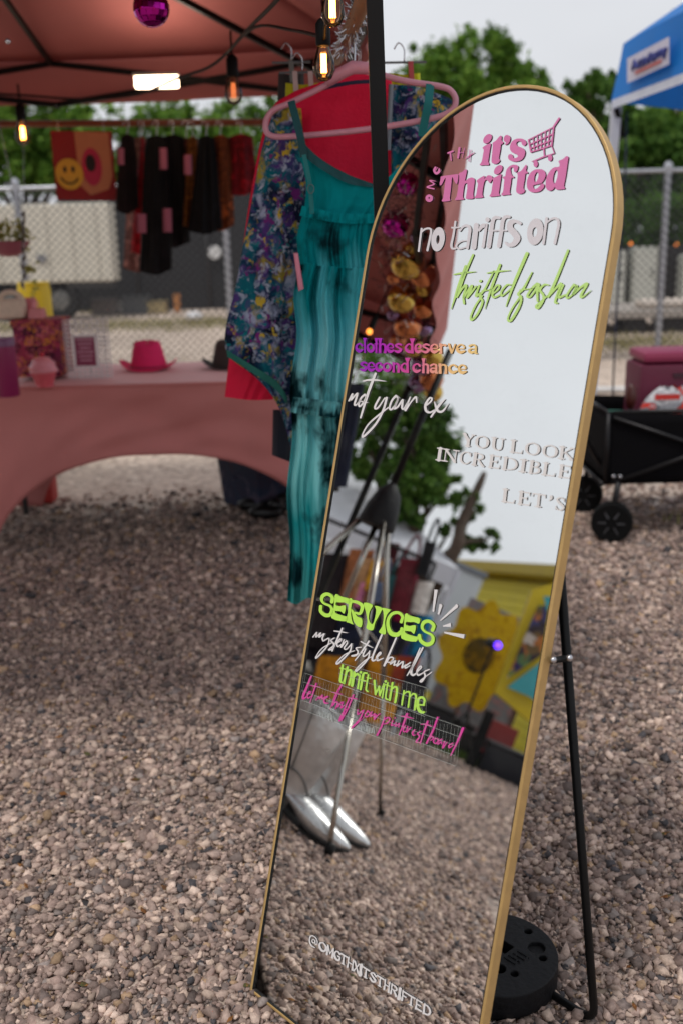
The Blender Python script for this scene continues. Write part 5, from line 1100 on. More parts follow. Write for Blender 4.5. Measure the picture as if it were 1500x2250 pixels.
# tie-dyed teal: bright bodice, paler skirt, dark blotches
def dyed():
    m = bpy.data.materials.new('teal_tie_dye'); m.use_nodes = True; t = m.node_tree; b = t.nodes['Principled BSDF']; b.inputs['Roughness'].default_value = .85; b.inputs['Specular IOR Level'].default_value = .08
    tcn = t.nodes.new('ShaderNodeTexCoord'); sp_ = t.nodes.new('ShaderNodeSeparateXYZ'); t.links.new(tcn.outputs['Object'], sp_.inputs[0])
    # distance down the garment (it hangs straight down) -> base colour
    mr_ = t.nodes.new('ShaderNodeMapRange'); mr_.inputs['From Min'].default_value = -1.2; mr_.inputs['From Max'].default_value = .05; t.links.new(sp_.outputs['Z'], mr_.inputs['Value'])
    n1 = t.nodes.new('ShaderNodeTexNoise'); n1.inputs['Scale'].default_value = 7; n1.inputs['Detail'].default_value = 4
    mp_ = t.nodes.new('ShaderNodeMapping'); mp_.inputs['Scale'].default_value = (2.6, 1, .45); t.links.new(tcn.outputs['Object'], mp_.inputs[0]); t.links.new(mp_.outputs[0], n1.inputs['Vector'])
    ad = t.nodes.new('ShaderNodeMath'); ad.operation = 'MULTIPLY_ADD'; ad.inputs[1].default_value = .45; ad.inputs[2].default_value = -.20; t.links.new(n1.outputs['Fac'], ad.inputs[0])
    a2 = t.nodes.new('ShaderNodeMath'); t.links.new(mr_.outputs[0], a2.inputs[0]); t.links.new(ad.outputs[0], a2.inputs[1])
    cr = t.nodes.new('ShaderNodeValToRGB'); e = cr.color_ramp.elements; e[0].position = 0; e[0].color = lin(62, 150, 150); e[1].position = 1; e[1].color = lin(30, 112, 116)
    for p_, c in ((.12, (30, 150, 154)), (.25, (136, 222, 224)), (.45, (142, 222, 230)), (.56, (90, 196, 208)), (.66, (4, 138, 146)), (.85, (4, 148, 154))):
        k = e.new(p_); k.color = lin(*c)
    t.links.new(a2.outputs[0], cr.inputs[0])
    n2 = t.nodes.new('ShaderNodeTexNoise'); n2.inputs['Scale'].default_value = 9; n2.inputs['Detail'].default_value = 5; n2.inputs['Distortion'].default_value = .15; t.links.new(tcn.outputs['Object'], n2.inputs['Vector'])
    # blotches crowd into three bands where the cloth was tied
    wv = t.nodes.new('ShaderNodeMath'); wv.operation = 'MULTIPLY_ADD'; wv.inputs[1].default_value = 17.; wv.inputs[2].default_value = 2.1; t.links.new(sp_.outputs['Z'], wv.inputs[0])
    sn = t.nodes.new('ShaderNodeMath'); sn.operation = 'SINE'; t.links.new(wv.outputs[0], sn.inputs[0])
    m3 = t.nodes.new('ShaderNodeMath'); m3.operation = 'MULTIPLY_ADD'; m3.inputs[1].default_value = .085; t.links.new(sn.outputs[0], m3.inputs[0]); t.links.new(n2.outputs['Fac'], m3.inputs[2])
    r2 = t.nodes.new('ShaderNodeMapRange'); r2.inputs['From Min'].default_value = .54; r2.inputs['From Max'].default_value = .66; t.links.new(m3.outputs[0], r2.inputs['Value'])
    mx2 = t.nodes.new('ShaderNodeMix'); mx2.data_type = 'RGBA'; mx2.inputs['B'].default_value = lin(10, 52, 58); t.links.new(r2.outputs[0], mx2.inputs['Factor']); t.links.new(cr.outputs[0], mx2.inputs['A'])
    t.links.new(mx2.outputs['Result'], b.inputs['Base Color'])
    tr = t.nodes.new('ShaderNodeBsdfTranslucent'); mx = t.nodes.new('ShaderNodeMixShader'); mx.inputs[0].default_value = .2; t.links.new(mx2.outputs['Result'], tr.inputs['Color'])
    wvx = t.nodes.new('ShaderNodeTexWave'); wvx.inputs['Scale'].default_value = 60; t.links.new(tcn.outputs['Object'], wvx.inputs['Vector'])
    bn = t.nodes.new('ShaderNodeBump'); bn.inputs['Strength'].default_value = .12; bn.inputs['Distance'].default_value = .004; t.links.new(wvx.outputs['Fac'], bn.inputs['Height']); t.links.new(bn.outputs[0], b.inputs['Normal'])
    t.links.new(b.outputs[0], mx.inputs[1]); t.links.new(tr.outputs[0], mx.inputs[2]); t.links.new(mx.outputs[0], t.nodes['Material Output'].inputs['Surface'])
    return m
teal = dyed(); teal_dark = mat('deep_teal', (16, 78, 84), rough=.75, var=.3, vscale=12, trans=.15); teal_strap = mat('teal_strap', (20, 116, 118), rough=.7, var=.15, trans=.1)
D1 = 2.42
org = at(760, 160, D1); dress = thing('dress', 'long teal tie-dye strap dress on the pink hanger beside the black pole', 'dress', org)
cloth('skirt', [(660, 575), (770, 588), (905, 580)], [(631, 1320), (652, 1328), (676, 1314), (705, 1320), (760, 1306), (830, 1314), (905, 1300)], [(660, 575), (645, 650), (652, 740), (637, 850), (642, 960), (630, 1080), (637, 1200), (631, 1320)], [(905, 580), (905, 900), (905, 1300)], teal, D1, folds=8, amp=.034, thick=.11, nu=130, nv=60, seed=2, parent=dress, flare=.45)
cloth('bust_ruffle', [(664, 452), (770, 470), (902, 462)], [(658, 474), (770, 492), (904, 482)], [(664, 452), (658, 474)], [(902, 462), (904, 482)], teal, D1-.052, folds=16, amp=.006, thick=.012, nu=140, nv=6, seed=13, parent=dress, flare=.3)
cloth('tier_ruffle', [(644, 872), (770, 884), (905, 876)], [(638, 906), (770, 920), (908, 910)], [(644, 872), (638, 906)], [(905, 876), (908, 910)], teal, D1-.052, folds=12, amp=.018, thick=.014, nu=140, nv=6, seed=14, parent=dress, flare=.3)
cloth('waistband', [(668, 462), (770, 478), (900, 470)], [(658, 580), (770, 590), (905, 582)], [(668, 462), (652, 520), (658, 580)], [(900, 470), (905, 582)], teal, D1, folds=26, amp=.0035, thick=.10, nu=150, nv=14, seed=3, parent=dress, flare=1)
cloth('bodice', [(655, 330), (700, 362), (765, 392), (822, 408), (862, 380), (905, 330), (950, 268)], [(668, 465), (770, 482), (900, 474)], [(655, 330), (672, 400), (668, 465)], [(950, 268), (925, 360), (900, 474)], teal, D1, folds=7, amp=.005, thick=.08, nu=70, nv=20, seed=5, parent=dress, flare=.9)
cloth('neck_binding', [(655, 300), (700, 345), (762, 382), (820, 404)], [(655, 332), (700, 368), (762, 402), (820, 412)], [(655, 300), (655, 332)], [(820, 404), (820, 412)], teal_dark, D1-.045, folds=8, amp=.002, thick=.006, nu=40, nv=5, seed=4, parent=dress)
def strip(pts, w_, m, name, parent, th=.003):
    mb = MB(); P = [np.asarray(p, float) for p in catmull(pts, k=5)]; L = []
    for i, p in enumerate(P):
        d = P[min(i+1, len(P)-1)]-P[max(i-1, 0)]; d /= np.linalg.norm(d); x = np.cross(d, (0, 1., 0)); x /= np.linalg.norm(x); ww = w_[i*len(w_)//len(P)] if hasattr(w_, '__len__') else w_
        L.append([p-x*ww/2-(0, th, 0), p+x*ww/2-(0, th, 0), p+x*ww/2+(0, th, 0), p-x*ww/2+(0, th, 0)])
    vs = [q for a in L for q in a]; fs = [(i*4+k, i*4+(k+1) % 4, i*4+4+(k+1) % 4, i*4+4+k) for i in range(len(L)-1) for k in range(4)]
    return mb.add(vs, fs).obj(name, m, parent, smooth='auto')
strip([at(640, 222, D1-.02), at(650, 260, D1-.035), at(660, 300, D1-.045), at(668, 345, D1-.05)], .017, teal_dark, 'strap', dress)
strip([at(668, 340, D1-.05), at(680, 400, D1-.055), at(686, 470, D1-.055)], .010, teal_strap, 'adjuster_strap', dress)
strip([at(944, 185, D1-.06), at(940, 225, D1-.07), at(932, 265, D1-.06), at(926, 300, D1-.05)], .018, teal_strap, 'strap', dress)
MB().tube([at(683+7*math.cos(a_), 415+10*math.sin(a_), D1-.062) for a_ in np.linspace(0, 6.28, 14)], 0.0011, 6, closed=True).obj('strap_ring', mat('smoky_ring', (90, 110, 112), rough=.4), dress, smooth=True)
for y_ in ():
    cloth('tier_seam', [(648, y_), (780, y_-4), (905, y_-6)], [(648, y_+5), (780, y_+1), (905, y_-1)], [(648, y_), (648, y_+5)], [(905, y_-6), (905, y_-1)], teal_dark if y_ > 900 else teal, D1-.018, folds=9, amp=.006, thick=.06, nu=60, nv=3, seed=2, parent=dress) if y_ > 900 else None
# pink plastic hanger
hpink = mat('pink_plastic', (206, 142, 160), rough=.4, var=.05, vscale=30)
hg = thing('clothes_hanger', 'chunky pink plastic hanger holding the teal dress', 'hanger', org)
DH = 2.40
hp = [(765, 160), (715, 188), (640, 225), (600, 243), (584, 270), (592, 296), (640, 300), (800, 285), (940, 262), (988, 245), (1000, 222), (990, 200), (965, 190), (900, 180), (850, 168), (805, 150), (785, 148)]
P = [at(x, y, DH + (x-790)/215*-.05) for x, y in catmull(hp, closed=True, k=5)]
rs_ = [.0068]*len(P)
o = MB().tube(P, rs_, 10, closed=True).obj('hanger_frame', hpink, hg, smooth=True)
MB().tube([at(718, 184, DH+.01), at(745, 162, DH), at(775, 148, DH), at(808, 150, DH), at(835, 162, DH-.01)], [.009, .013, .015, .013, .009], 12).obj('hanger_neck', hpink, hg, smooth=True)
MB().tube([at(x, y, DH) for x, y in catmull([(778, 148), (779, 110), (776, 84), (762, 70), (748, 80), (748, 94)], k=5)], .0023, 8).obj('hook', steel, hg, smooth=True)
# the crimson robe behind, the floral kimono between
crim = mat('crimson_cotton', (238, 18, 70), rough=.8, var=.12, vscale=4, bump=.3, bscale=120, trans=.22)
rb_ = thing('robe', 'bright crimson robe hanging behind the floral kimono', 'robe', at(720, 160, 2.62))
cloth('back_panel', [(690, 186), (770, 160), (860, 176)], [(495, 872), (550, 879), (600, 878)], [(690, 186), (640, 205), (590, 252), (552, 420), (522, 640), (494, 872)], [(860, 176), (862, 400), (820, 620), (600, 878)], crim, 2.60, folds=2.5, amp=.008, thick=.05, nu=60, nv=50, seed=8, parent=rb_)
strip([at(700, 196, 2.53), at(770, 182, 2.52), at(838, 178, 2.53)], .008, mat('navy_tape', (30, 30, 60), rough=.8), 'neck_tape', rb_)
floral = watercolour('floral_print')
km = thing('kimono', 'floral kimono in purple, yellow and teal with a green hem', 'kimono', at(640, 230, 2.52))
cloth('left_front', [(600, 246), (625, 236), (662, 238)], [(605, 838), (618, 900), (640, 985)], [(600, 246), (575, 330), (548, 470), (520, 620), (497, 772), (605, 838)], [(662, 238), (672, 380), (668, 520), (655, 640), (655, 800), (640, 985)], floral, 2.52, folds=2.2, amp=.014, thick=.05, nu=60, nv=60, seed=9, parent=km)
cloth('sleeve_hem', [(497, 768), (550, 800), (606, 836), (632, 872)], [(500, 784), (548, 815), (602, 852), (632, 890)], [(497, 768), (500, 784)], [(632, 872), (632, 890)], mat('green_hem', (20, 96, 86), rough=.8), 2.475, folds=3, amp=.003, thick=.02, nu=40, nv=5, seed=10, parent=km)
cloth('right_front', [(862, 186), (915, 190), (985, 215)], [(862, 900), (910, 910), (960, 900)], [(862, 186), (858, 300), (862, 900)], [(985, 215), (1004, 260), (1000, 500), (960, 900)], floral, 2.54, folds=4, amp=.008, thick=.04, nu=50, nv=50, seed=11, parent=km)
cloth('right_edge', [(853, 184), (864, 186)], [(846, 330), (858, 330)], [(853, 184), (846, 330)], [(864, 186), (858, 330)], mat('grey_edge', (120, 128, 138), rough=.7), 2.51, folds=1, amp=.001, thick=.01, nu=5, nv=10, parent=km)
nv_ = cloth('trousers', [(600, 900), (640, 900)], [(598, 1000), (640, 1016)], [(600, 900), (598, 1000)], [(640, 900), (640, 1016)], mat('navy_cloth', (22, 24, 38), rough=.85, var=.2), 2.66, folds=2, amp=.005, thick=.04, nu=16, nv=16)
tag(nv_, 'dark navy garment hem just below the floral kimono', 'garment')
tg = cloth('price_tag', [(645, 556), (655, 556)], [(656, 640), (668, 634)], [(645, 556), (656, 640)], [(655, 556), (668, 634)], mat('tag_pink', (214, 130, 150), rough=.5), 2.36, folds=1, amp=.001, thick=.003, nu=6, nv=8); tag(tg, 'pink paper price tag hanging between kimono and teal dress', 'tag')
cl_y = mat('yellow_knit', (196, 200, 30), rough=.85, var=.12, vscale=30, bump=.4, bscale=150); cl_g = mat('charcoal_knit', (52, 50, 52), rough=.85, var=.15, vscale=30)
def clipgarment(nm, lb, cat, box, m, Y, clip, clipc, seed):
    (x0, y0, x1, y1) = box; t_ = thing(nm, lb, cat, at((x0+x1)/2, y0, Y))
    cloth('cloth', [(x0, y0), ((x0+x1)/2, y0+4), (x1, y0)], [(x0-6, y1), ((x0+x1)/2, y1+5), (x1+6, y1)], [(x0, y0), (x0-6, y1)], [(x1, y0), (x1+6, y1)], m, Y, folds=3, amp=.006, thick=.04, nu=30, nv=24, seed=seed, parent=t_)
    MB().bar(at(x0-14, y0-22, Y), at(x1+14, y0-24, Y), .005).obj('hanger_bar', mat('dull_wire', (96, 96, 98), rough=.5, metal=.4), t_)
    for cx in clip:
        a, b_ = at(cx, y0-24, Y-.03), at(cx+3, y0+22, Y-.035); MB().bar(a, b_, .016, .012).obj('clip', clipc, t_)
    MB().tube([at(x, y, Y) for x, y in catmull([((x0+x1)/2, y0-24), ((x0+x1)/2, y0-52), ((x0+x1)/2-12, y0-66), ((x0+x1)/2-22, y0-52)], k=4)], .0018, 6).obj('hook', steel, t_, smooth=True)
clipgarment('knitwear', 'yellow knit clipped on a hanger left of the pink hanger', 'knitwear', (628, 182, 700, 330), cl_y, 2.72, (648, 682), mat('pale_clip', (190, 170, 165), rough=.4), 31)
clipgarment('knitwear', 'bright yellow knit with a red clip right of the black pole', 'knitwear', (852, 160, 922, 300), cl_y, 2.70, (901,), mat('red_clip', (176, 60, 62), rough=.45), 32)
clipgarment('skirt_on_hanger', 'charcoal skirt clipped behind the yellow knit', 'skirt', (612, 160, 668, 360), cl_g, 2.85, (640,), mat('grey_clip', (110, 112, 108), rough=.4), 33)
# rail towards the camera with tinsel
rl = tag(MB().tube([at(822, -80, 2.05), at(790, 20, 2.25), at(758, 92, 2.45), at(738, 130, 3.0)], .017, 12).obj('side_rail', mat('beige_pole', (150, 112, 82), rough=.6, var=.15, vscale=20), None, smooth=True), 'beige wooden rail running back from the black pole top', 'rail')
rs_ = np.random.RandomState(4); mb = MB()
for i in range(420):
    k = rs_.uniform(0, 1); c = at(800-45*k, -5+115*k, 2.24+.2*k); d = rs_.normal(size=3); d /= np.linalg.norm(d); mb.bar(c+d*.014, c+d*rs_.uniform(.022, .036), .0011)
tag(mb.obj('tinsel', mat('silver_tinsel', (200, 202, 206), rough=.2, metal=1, var=0), None), 'silver tinsel wound on the rail beside the black pole', 'tinsel')

# ---- clothes on the rear rail
rear = [ # x0,x1 top; y bottom; colour; label
 (262, 300, 470, (26, 12, 14), 'black garment with lace texture hanging next to the poster', 5.15), (285, 330, 598, (172, 122, 112), 'dusty pink scarf hanging low left of the long black dress', 5.28),
 (306, 322, 560, (196, 22, 34), 'narrow red garment showing between two black dresses', 5.22), (318, 372, 604, (10, 9, 11), 'long black dress hanging lowest on the rear rail', 5.12),
 (352, 408, 545, (14, 10, 12), 'black dress with a flared pale trimmed hem', 5.18), (392, 428, 470, (120, 72, 66), 'brown pink patterned top in the middle of the rear rail', 5.24),
 (408, 440, 500, (138, 84, 32), 'ochre printed top beside the narrow black dress', 5.2), (432, 476, 515, (9, 9, 12), 'narrow black dress left of the orange skirt', 5.1),
 (462, 508, 508, (128, 62, 26), 'orange brown pleated skirt on the rear rail', 5.16), (500, 560, 430, (138, 14, 28), 'red clip-hung skirt nearest the crimson robe', 5.2)]
for k, (x0, x1, yb, c, lb, Y) in enumerate(rear):
    t_ = thing('hanging_garment', lb, 'garment', at((x0+x1)/2, 272, Y), 'clothes hanging along the rear rail')
    m = patches('rear_print_%d' % k, [c, tuple(int(v*.6) for v in c), tuple(min(255, int(v*1.5+8)) for v in c)], scale=14, interp='LINEAR', trans=.1)
    yt = 300 + (k*7) % 9; sp_ = 8 + (k*5) % 12
    cloth('cloth', [(x0+4, yt), ((x0+x1)/2, yt-6), (x1-4, yt)], [(x0-sp_, yb-8), ((x0+x1)/2, yb), (x1+sp_*.7, yb-14)], [(x0+4, yt), (x0-2, yt+60), (x0-sp_, yb-8)], [(x1-4, yt), (x1+2, yt+60), (x1+sp_*.7, yb-14)], m, Y, folds=3, amp=.018, thick=.10, nu=26, nv=30, seed=40+k, parent=t_)
    MB().tube([at(x, y, Y) for x, y in catmull([((x0+x1)/2, yt-2), ((x0+x1)/2, yt-16), ((x0+x1)/2+2, 268), ((x0+x1)/2-7, 266), ((x0+x1)/2-9, 276)], k=3)], .0025, 6).obj('hook', steel, t_, smooth=True)
for (x0, y0, x1, y1, lb) in ((257, 325, 273, 362, 'pink paper tag pinned near the poster'), (300, 470, 322, 512, 'pink tag above the red garment on the rear rail'), (358, 458, 378, 510, 'pink tag in front of the long black dress'), (350, 325, 368, 372, 'mauve tag high on the second black dress'), (404, 340, 422, 384, 'mauve tag on the ochre top')):
    o = cloth('price_tag', [(x0, y0), (x1, y0)], [(x0+1, y1), (x1+1, y1)], [(x0, y0), (x0+1, y1)], [(x1, y0), (x1+1, y1)], mat('rear_tag_pink', (158, 84, 104), rough=.6), 5.02, folds=1, amp=.001, thick=.004, nu=4, nv=4); tag(o, lb, 'tag', 'paper tags on the rear clothes')
# poster
pc = [at(113, 288, 5.2), at(248, 290, 5.2), at(258, 438, 5.2), at(122, 440, 5.2)]; pw = np.linalg.norm(pc[1]-pc[0]); phh = np.linalg.norm(pc[0]-pc[3])
po = thing('poster', 'red poster with open lips and a yellow smiling badge', 'poster', (pc[0]+pc[2])/2)
ex_, ey_ = (pc[1]-pc[0])/pw, np.array([0, 0, 1.]); o0 = (pc[0]+pc[1]+pc[2]+pc[3])/4
q = lambda L, dz, m, nm: MB().prism(L, o0-(0, dz, 0), ex_, ey_, .003).obj(nm, m, po)
w2, h2 = pw/2, phh/2
q([(-w2, -h2), (w2, -h2), (w2, h2), (-w2, h2)], 0, mat('poster_red', (140, 26, 30), rough=.7, var=.08), 'board')
S = pw/135
q([(x*S, -y*S) for x, y in ((-15, -72), (60, -70), (62, 20), (52, 48), (10, 62), (-12, 40))], .003, mat('poster_skin', (186, 120, 84), rough=.7, var=.08), 'face_print')
q([((18+22*math.cos(a_))*S, (-2+40*math.sin(a_))*S) for a_ in np.linspace(0, 6.28, 24, endpoint=False)], .006, mat('poster_lips', (176, 30, 70), rough=.6), 'lips_print')
q([((16+11*math.cos(a_))*S, (6+18*math.sin(a_))*S) for a_ in np.linspace(0, 6.28, 18, endpoint=False)], .009, mat('poster_mouth', (24, 10, 14), rough=.7), 'mouth_print')
q([((-33+31*math.cos(a_))*S, (-18+33*math.sin(a_))*S) for a_ in np.linspace(0, 6.28, 30, endpoint=False)], .009, mat('badge_yellow', (206, 158, 26), rough=.4), 'smiling_badge')
for dx in (-9, 9): q([((-33+dx+3.5*math.cos(a_))*S, (-8+7*math.sin(a_))*S) for a_ in np.linspace(0, 6.28, 12, endpoint=False)], .012, mat('poster_mouth', (24, 10, 14)), 'badge_eye')
MB().tube([o0+ex_*(-33+20*math.cos(a_))*S+ey_*(-18+20*math.sin(a_))*S-np.array([0, .014, 0]) for a_ in np.linspace(3.5, 5.9, 12)], .004, 6).obj('badge_mouth', mat('poster_mouth', (24, 10, 14)), po)
for x in (-50, 50): MB().bar(o0+ex_*x*S+ey_*h2, o0+ex_*x*S+ey_*(h2+.05), .004).obj('hanging_tab', steel, po)

# ------------------------------------------------------------------ table
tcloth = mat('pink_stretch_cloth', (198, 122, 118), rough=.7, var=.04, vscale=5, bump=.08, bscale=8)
TZ = .74; ta, tb = gnd(0, 856, TZ), gnd(640, 832, TZ); TF = (ta[1]+tb[1])/2; bk = gnd(467, 795, TZ)[1]
cxT = gnd(330, 845, TZ)[0]; TL_, TR_ = cxT-.93, cxT+.93
tbl = thing('table', 'long table in a fitted pink cloth with arched openings', 'table', (cxT, (TF+bk)/2, 0))
MB().box((cxT, (TF+bk)/2, TZ-.012), (TR_-TL_-.01, bk-TF-.01, .022), bev=.008).obj('tabletop', mat('table_grey', (150, 148, 145), rough=.6), tbl)
def drape(fn_, nm): 
    o = MB().grid(fn_, 64, 20).obj(nm, tcloth, tbl, smooth=True); s_ = o.modifiers.new('t', 'SOLIDIFY'); s_.thickness = .0022
def archz(u, top): 
    c = (2*u-1)/.80; return 0.012 if abs(c) > 1 else top*(1-abs(c)**2.3)**.62+.012
for yy, nm, sg in ((TF, 'front_drape', -1), (bk, 'rear_drape', 1)):
    drape(lambda u, v, yy=yy, sg=sg: (TL_+(TR_-TL_)*u, yy+sg*(.012*math.sin(math.pi*v)*math.sin(9*u)+.035*v*abs(2*u-1)**3+.026*noise.noise(Vector((u*9+v*3, v*2-u*4, 1.3)))*min(1, v*5)), TZ-.002-(TZ-.002-archz(u, .42))*v), nm)
for xx, nm, sg in ((TL_, 'left_drape', -1), (TR_, 'right_drape', 1)):
    drape(lambda u, v, xx=xx, sg=sg: (xx+sg*.03*v, TF+(bk-TF)*u, TZ-.002-(TZ-.002-archz(u, .40))*v), nm)
MB().grid(lambda u, v: (TL_+(TR_-TL_)*u, TF+(bk-TF)*v, TZ+.002), 8, 4).obj('cloth_top', mat('pink_cloth_lit', (228, 178, 178), rough=.7, var=.04), tbl)  # top of the same cloth, painted paler to look lit from above
MB().tube([(TL_, TF-.002, TZ-.004), (TR_, TF-.002, TZ-.004)], .006, 8).obj('cloth_seam', tcloth, tbl)
for x in (TL_+.12, TR_-.12):
    for y in (TF+.08, bk-.08): MB().tube([(x, y, 0), (x, y, TZ-.03)], .014, 8).obj('leg', mat('table_leg', (90, 92, 95), rough=.4, metal=.6), tbl, smooth=True)
def ont(x, y): return gnd(x, y, TZ+.003)
# hats
def hat(lb, c, cx, cy, s, w_=1.):
    p = ont(cx, cy); t_ = thing('cowboy_hat', lb, 'hat', p); m = mat('felt_%d' % c[0], c, rough=.85, var=.06, vscale=40)
    def brim(u, v):
        a = u*2*math.pi; r = .108+.062*v; ca, sa = math.cos(a), math.sin(a)
        return (p[0]+r*ca*1.02*s*w_, p[1]+r*sa*.86*s, p[2]+.008+(.052*v*v*ca*ca*abs(ca)-.006*v*abs(sa))*s)
    o = MB().grid(brim, 48, 8, closed=True).obj('brim', m, t_, smooth=True); o.modifiers.new('t', 'SOLIDIFY').thickness = .004
    def crown(u, v):
        a = u*2*math.pi; ca, sa = math.cos(a), math.sin(a); k = v; r = .112*(1-.40*k**1.3) if k < .8 else .112*(.70*math.sqrt(max(0, 1-((k-.8)/.2)**2)))
        z = .140*min(1, k/.8) + (.010*math.cos(2*a) if k > .5 else 0) + (0 if k < .8 else .02*(k-.8)*5 - .03*(1-abs(sa))*(k-.8)*5*0 )
        return (p[0]+max(r, .002)*ca*s, p[1]+max(r, .002)*sa*.9*s, p[2]+.008+z*s)
    MB().grid(crown, 48, 16, closed=True).obj('crown', m, t_, smooth=True)
    MB().tube([(p[0]+.1115*math.cos(a)*s, p[1]+.1115*.9*math.sin(a)*s, p[2]+.016) for a in np.linspace(0, 6.28, 40, endpoint=False)], .006, 6, closed=True).obj('hat_band', mat('band_%d' % c[0], tuple(int(v*.7) for v in c), rough=.7), t_, smooth=True)
hat('hot pink felt cowboy hat on the pink table', (226, 40, 104), 328, 812, .78)
hat('dark brown cowboy hat half hidden by the crimson robe', (58, 46, 44), 506, 808, .76)
# ornate white frame with a plum sign
fr = thing('picture_frame', 'white openwork frame around a plum sign on the table', 'frame', ont(190, 832)); Yf = ont(190, 832)[1]
c0, c1 = at(142, 708, Yf), at(242, 830, Yf); i0, i1 = at(160, 738, Yf), at(217, 806, Yf); wpl = mat('white_resin', (226, 222, 222), rough=.5, var=.05)
mb = MB(); nx_ = 11; nz_ = 13
for i in range(nx_+1):
    for j in range(nz_+1):
        x = c0[0]+(c1[0]-c0[0])*i/nx_; z = c1[2]+(c0[2]-c1[2])*j/nz_
        if i0[0]-.004 < x < i1[0]+.004 and i1[2]-.004 < z < i0[2]+.004: continue
        r = .0085+.002*((i*7+j*3) % 3)
        mb.tube([(x+r*math.cos(a), Yf+.002*math.sin(3*a), z+r*math.sin(a)) for a in np.linspace(0, 6.28, 9, endpoint=False)], .0028, 5, closed=True)
mb.obj('scrollwork', wpl, fr, smooth=True)
mb = MB()
for a, b_ in (((i0[0], i0[2]), (i1[0], i0[2])), ((i1[0], i0[2]), (i1[0], i1[2])), ((i1[0], i1[2]), (i0[0], i1[2])), ((i0[0], i1[2]), (i0[0], i0[2]))): mb.bar((a[0], Yf, a[1]), (b_[0], Yf, b_[1]), .012)
mb.obj('inner_border', wpl, fr)
sg_ = MB().box(((i0[0]+i1[0])/2, Yf+.002, (i0[2]+i1[2])/2), (i1[0]-i0[0], .004, i0[2]-i1[2])).obj('sign_card', mat('plum_card', (134, 52, 84), rough=.6), fr)
mb = MB()
for k in range(6): mb.box(((i0[0]+i1[0])/2, Yf-.001, i0[2]-.018-k*.018), ((i1[0]-i0[0])*(.7-.1*(k % 3)), .001, .006))
mb.obj('sign_text', mat('pale_print', (200, 150, 168), rough=.6), sg_)
MB().bar(((c0[0]+c1[0])/2, Yf+.01, c1[2]+.07), ((c0[0]+c1[0])/2, Yf+.07, c1[2]), .01).obj('easel_leg', wpl, fr)
# floral box, canister, cup cake jar, bags, basket ring
bx = thing('gift_box', 'large floral printed box on the table behind the cupcake jar', 'box', ont(80, 845)); Yb = ont(80, 838)[1]
c0, c1 = at(22, 706, Yb), at(136, 832, Yb); hb = c0[2]-TZ
MB().box(((c0[0]+c1[0])/2, Yb+.12, TZ+.004+hb/2), (c1[0]-c0[0], .2, hb-.03), bev=.005).obj('box_body', patches('box_floral', [(96, 26, 52), (168, 60, 84), (208, 130, 60), (120, 36, 76), (70, 30, 48), (190, 96, 120)], vor=42, trans=0), bx)
MB().box(((c0[0]+c1[0])/2, Yb+.12, TZ+hb-.012), (c1[0]-c0[0]+.012, .212, .03), bev=.004).obj('lid', patches('lid_floral', [(110, 34, 60), (176, 70, 92), (200, 124, 70), (90, 30, 60)], vor=46, trans=0, seed=2), bx)
zb_ = TZ+hb+.004
q0 = at(5, 820, 3.95); cn = thing('canister', 'tall magenta canister at the left end of the table', 'canister', (q0[0], 4.0, TZ))
MB().lathe([(.042, 0), (.045, .004), (.045, .2)], (q0[0], 4.0, TZ+.003), 24).obj('can_body', mat('magenta_card', (140, 30, 84), rough=.4, var=.05), cn, smooth='auto'); MB().lathe([(.047, .2), (.047, .23), (.044, .234)], (q0[0], 4.0, TZ+.003), 24).obj('lid', mat('violet_lid', (120, 70, 110), rough=.3), cn, smooth='auto')
q0 = ont(100, 850); cj = thing('cupcake_jar', 'pink ceramic cupcake shaped jar at the front of the table', 'jar', (q0[0], q0[1], TZ)); cer = mat('pink_ceramic', (214, 92, 104), rough=.25, var=.06)
MB().lathe([(.034, 0), (.038, .003)]+[(.036+.018*k/6, .008+.055*k/6) for k in range(7)], (q0[0], q0[1], TZ+.003), 24).obj('cup', cer, cj, smooth='auto')
def frost(u, v): a = u*2*math.pi; r = .058*math.cos(v*1.45)*(1+.06*math.sin(6*v*3.1+a)); return (q0[0]+r*math.cos(a), q0[1]+r*math.sin(a), TZ+.066+.066*math.sin(v*1.57))
MB().grid(frost, 24, 14, closed=True).obj('frosting_lid', mat('pink_frosting', (224, 140, 150), rough=.3, var=.05), cj, smooth=True); MB().ball((q0[0], q0[1], TZ+.14), .011, 12, 8).obj('cherry', mat('cherry_red', (190, 40, 60), rough=.2), cj, smooth=True)
def tote(lb, x0, x1, y0, Y, c, hnd=True, cat='bag', zb=None):
    zb = zb or zb_; a, b_ = at(x0, y0, Y), at(x1, y0, Y); t_ = thing('paper_bag', lb, cat, ((a[0]+b_[0])/2, Y, zb)); m = mat('paper_%d_%d' % (c[0], c[2]), c, rough=.7, var=.05)
    w_ = b_[0]-a[0]; h_ = max(.04, a[2]-zb); cx = (a[0]+b_[0])/2
    MB().add([(cx+sx*w_/2*(1 if z == 0 else .96), Y+sy*.04*(1 if z == 0 else .6), zb+z*h_) for z in (0, 1) for sx, sy in ((-1, -1), (1, -1), (1, 1), (-1, 1))], [(3, 2, 1, 0), (0, 1, 5, 4), (1, 2, 6, 5), (2, 3, 7, 6), (3, 0, 4, 7)]).obj('bag_body', m, t_)
    if hnd: MB().tube([(cx+w_*.25*math.cos(a_), Y-.02, zb+h_+.04*math.sin(a_)) for a_ in np.linspace(0, 3.14, 12)], .003, 6).obj('handle', m, t_, smooth=True)
tote('pink paper bag on the floral box, right', 66, 97, 678, Yb+.1, (222, 146, 150)); tote('taller pink paper bag on the floral box, left', 34, 76, 655, Yb+.16, (226, 140, 150), hnd=False)
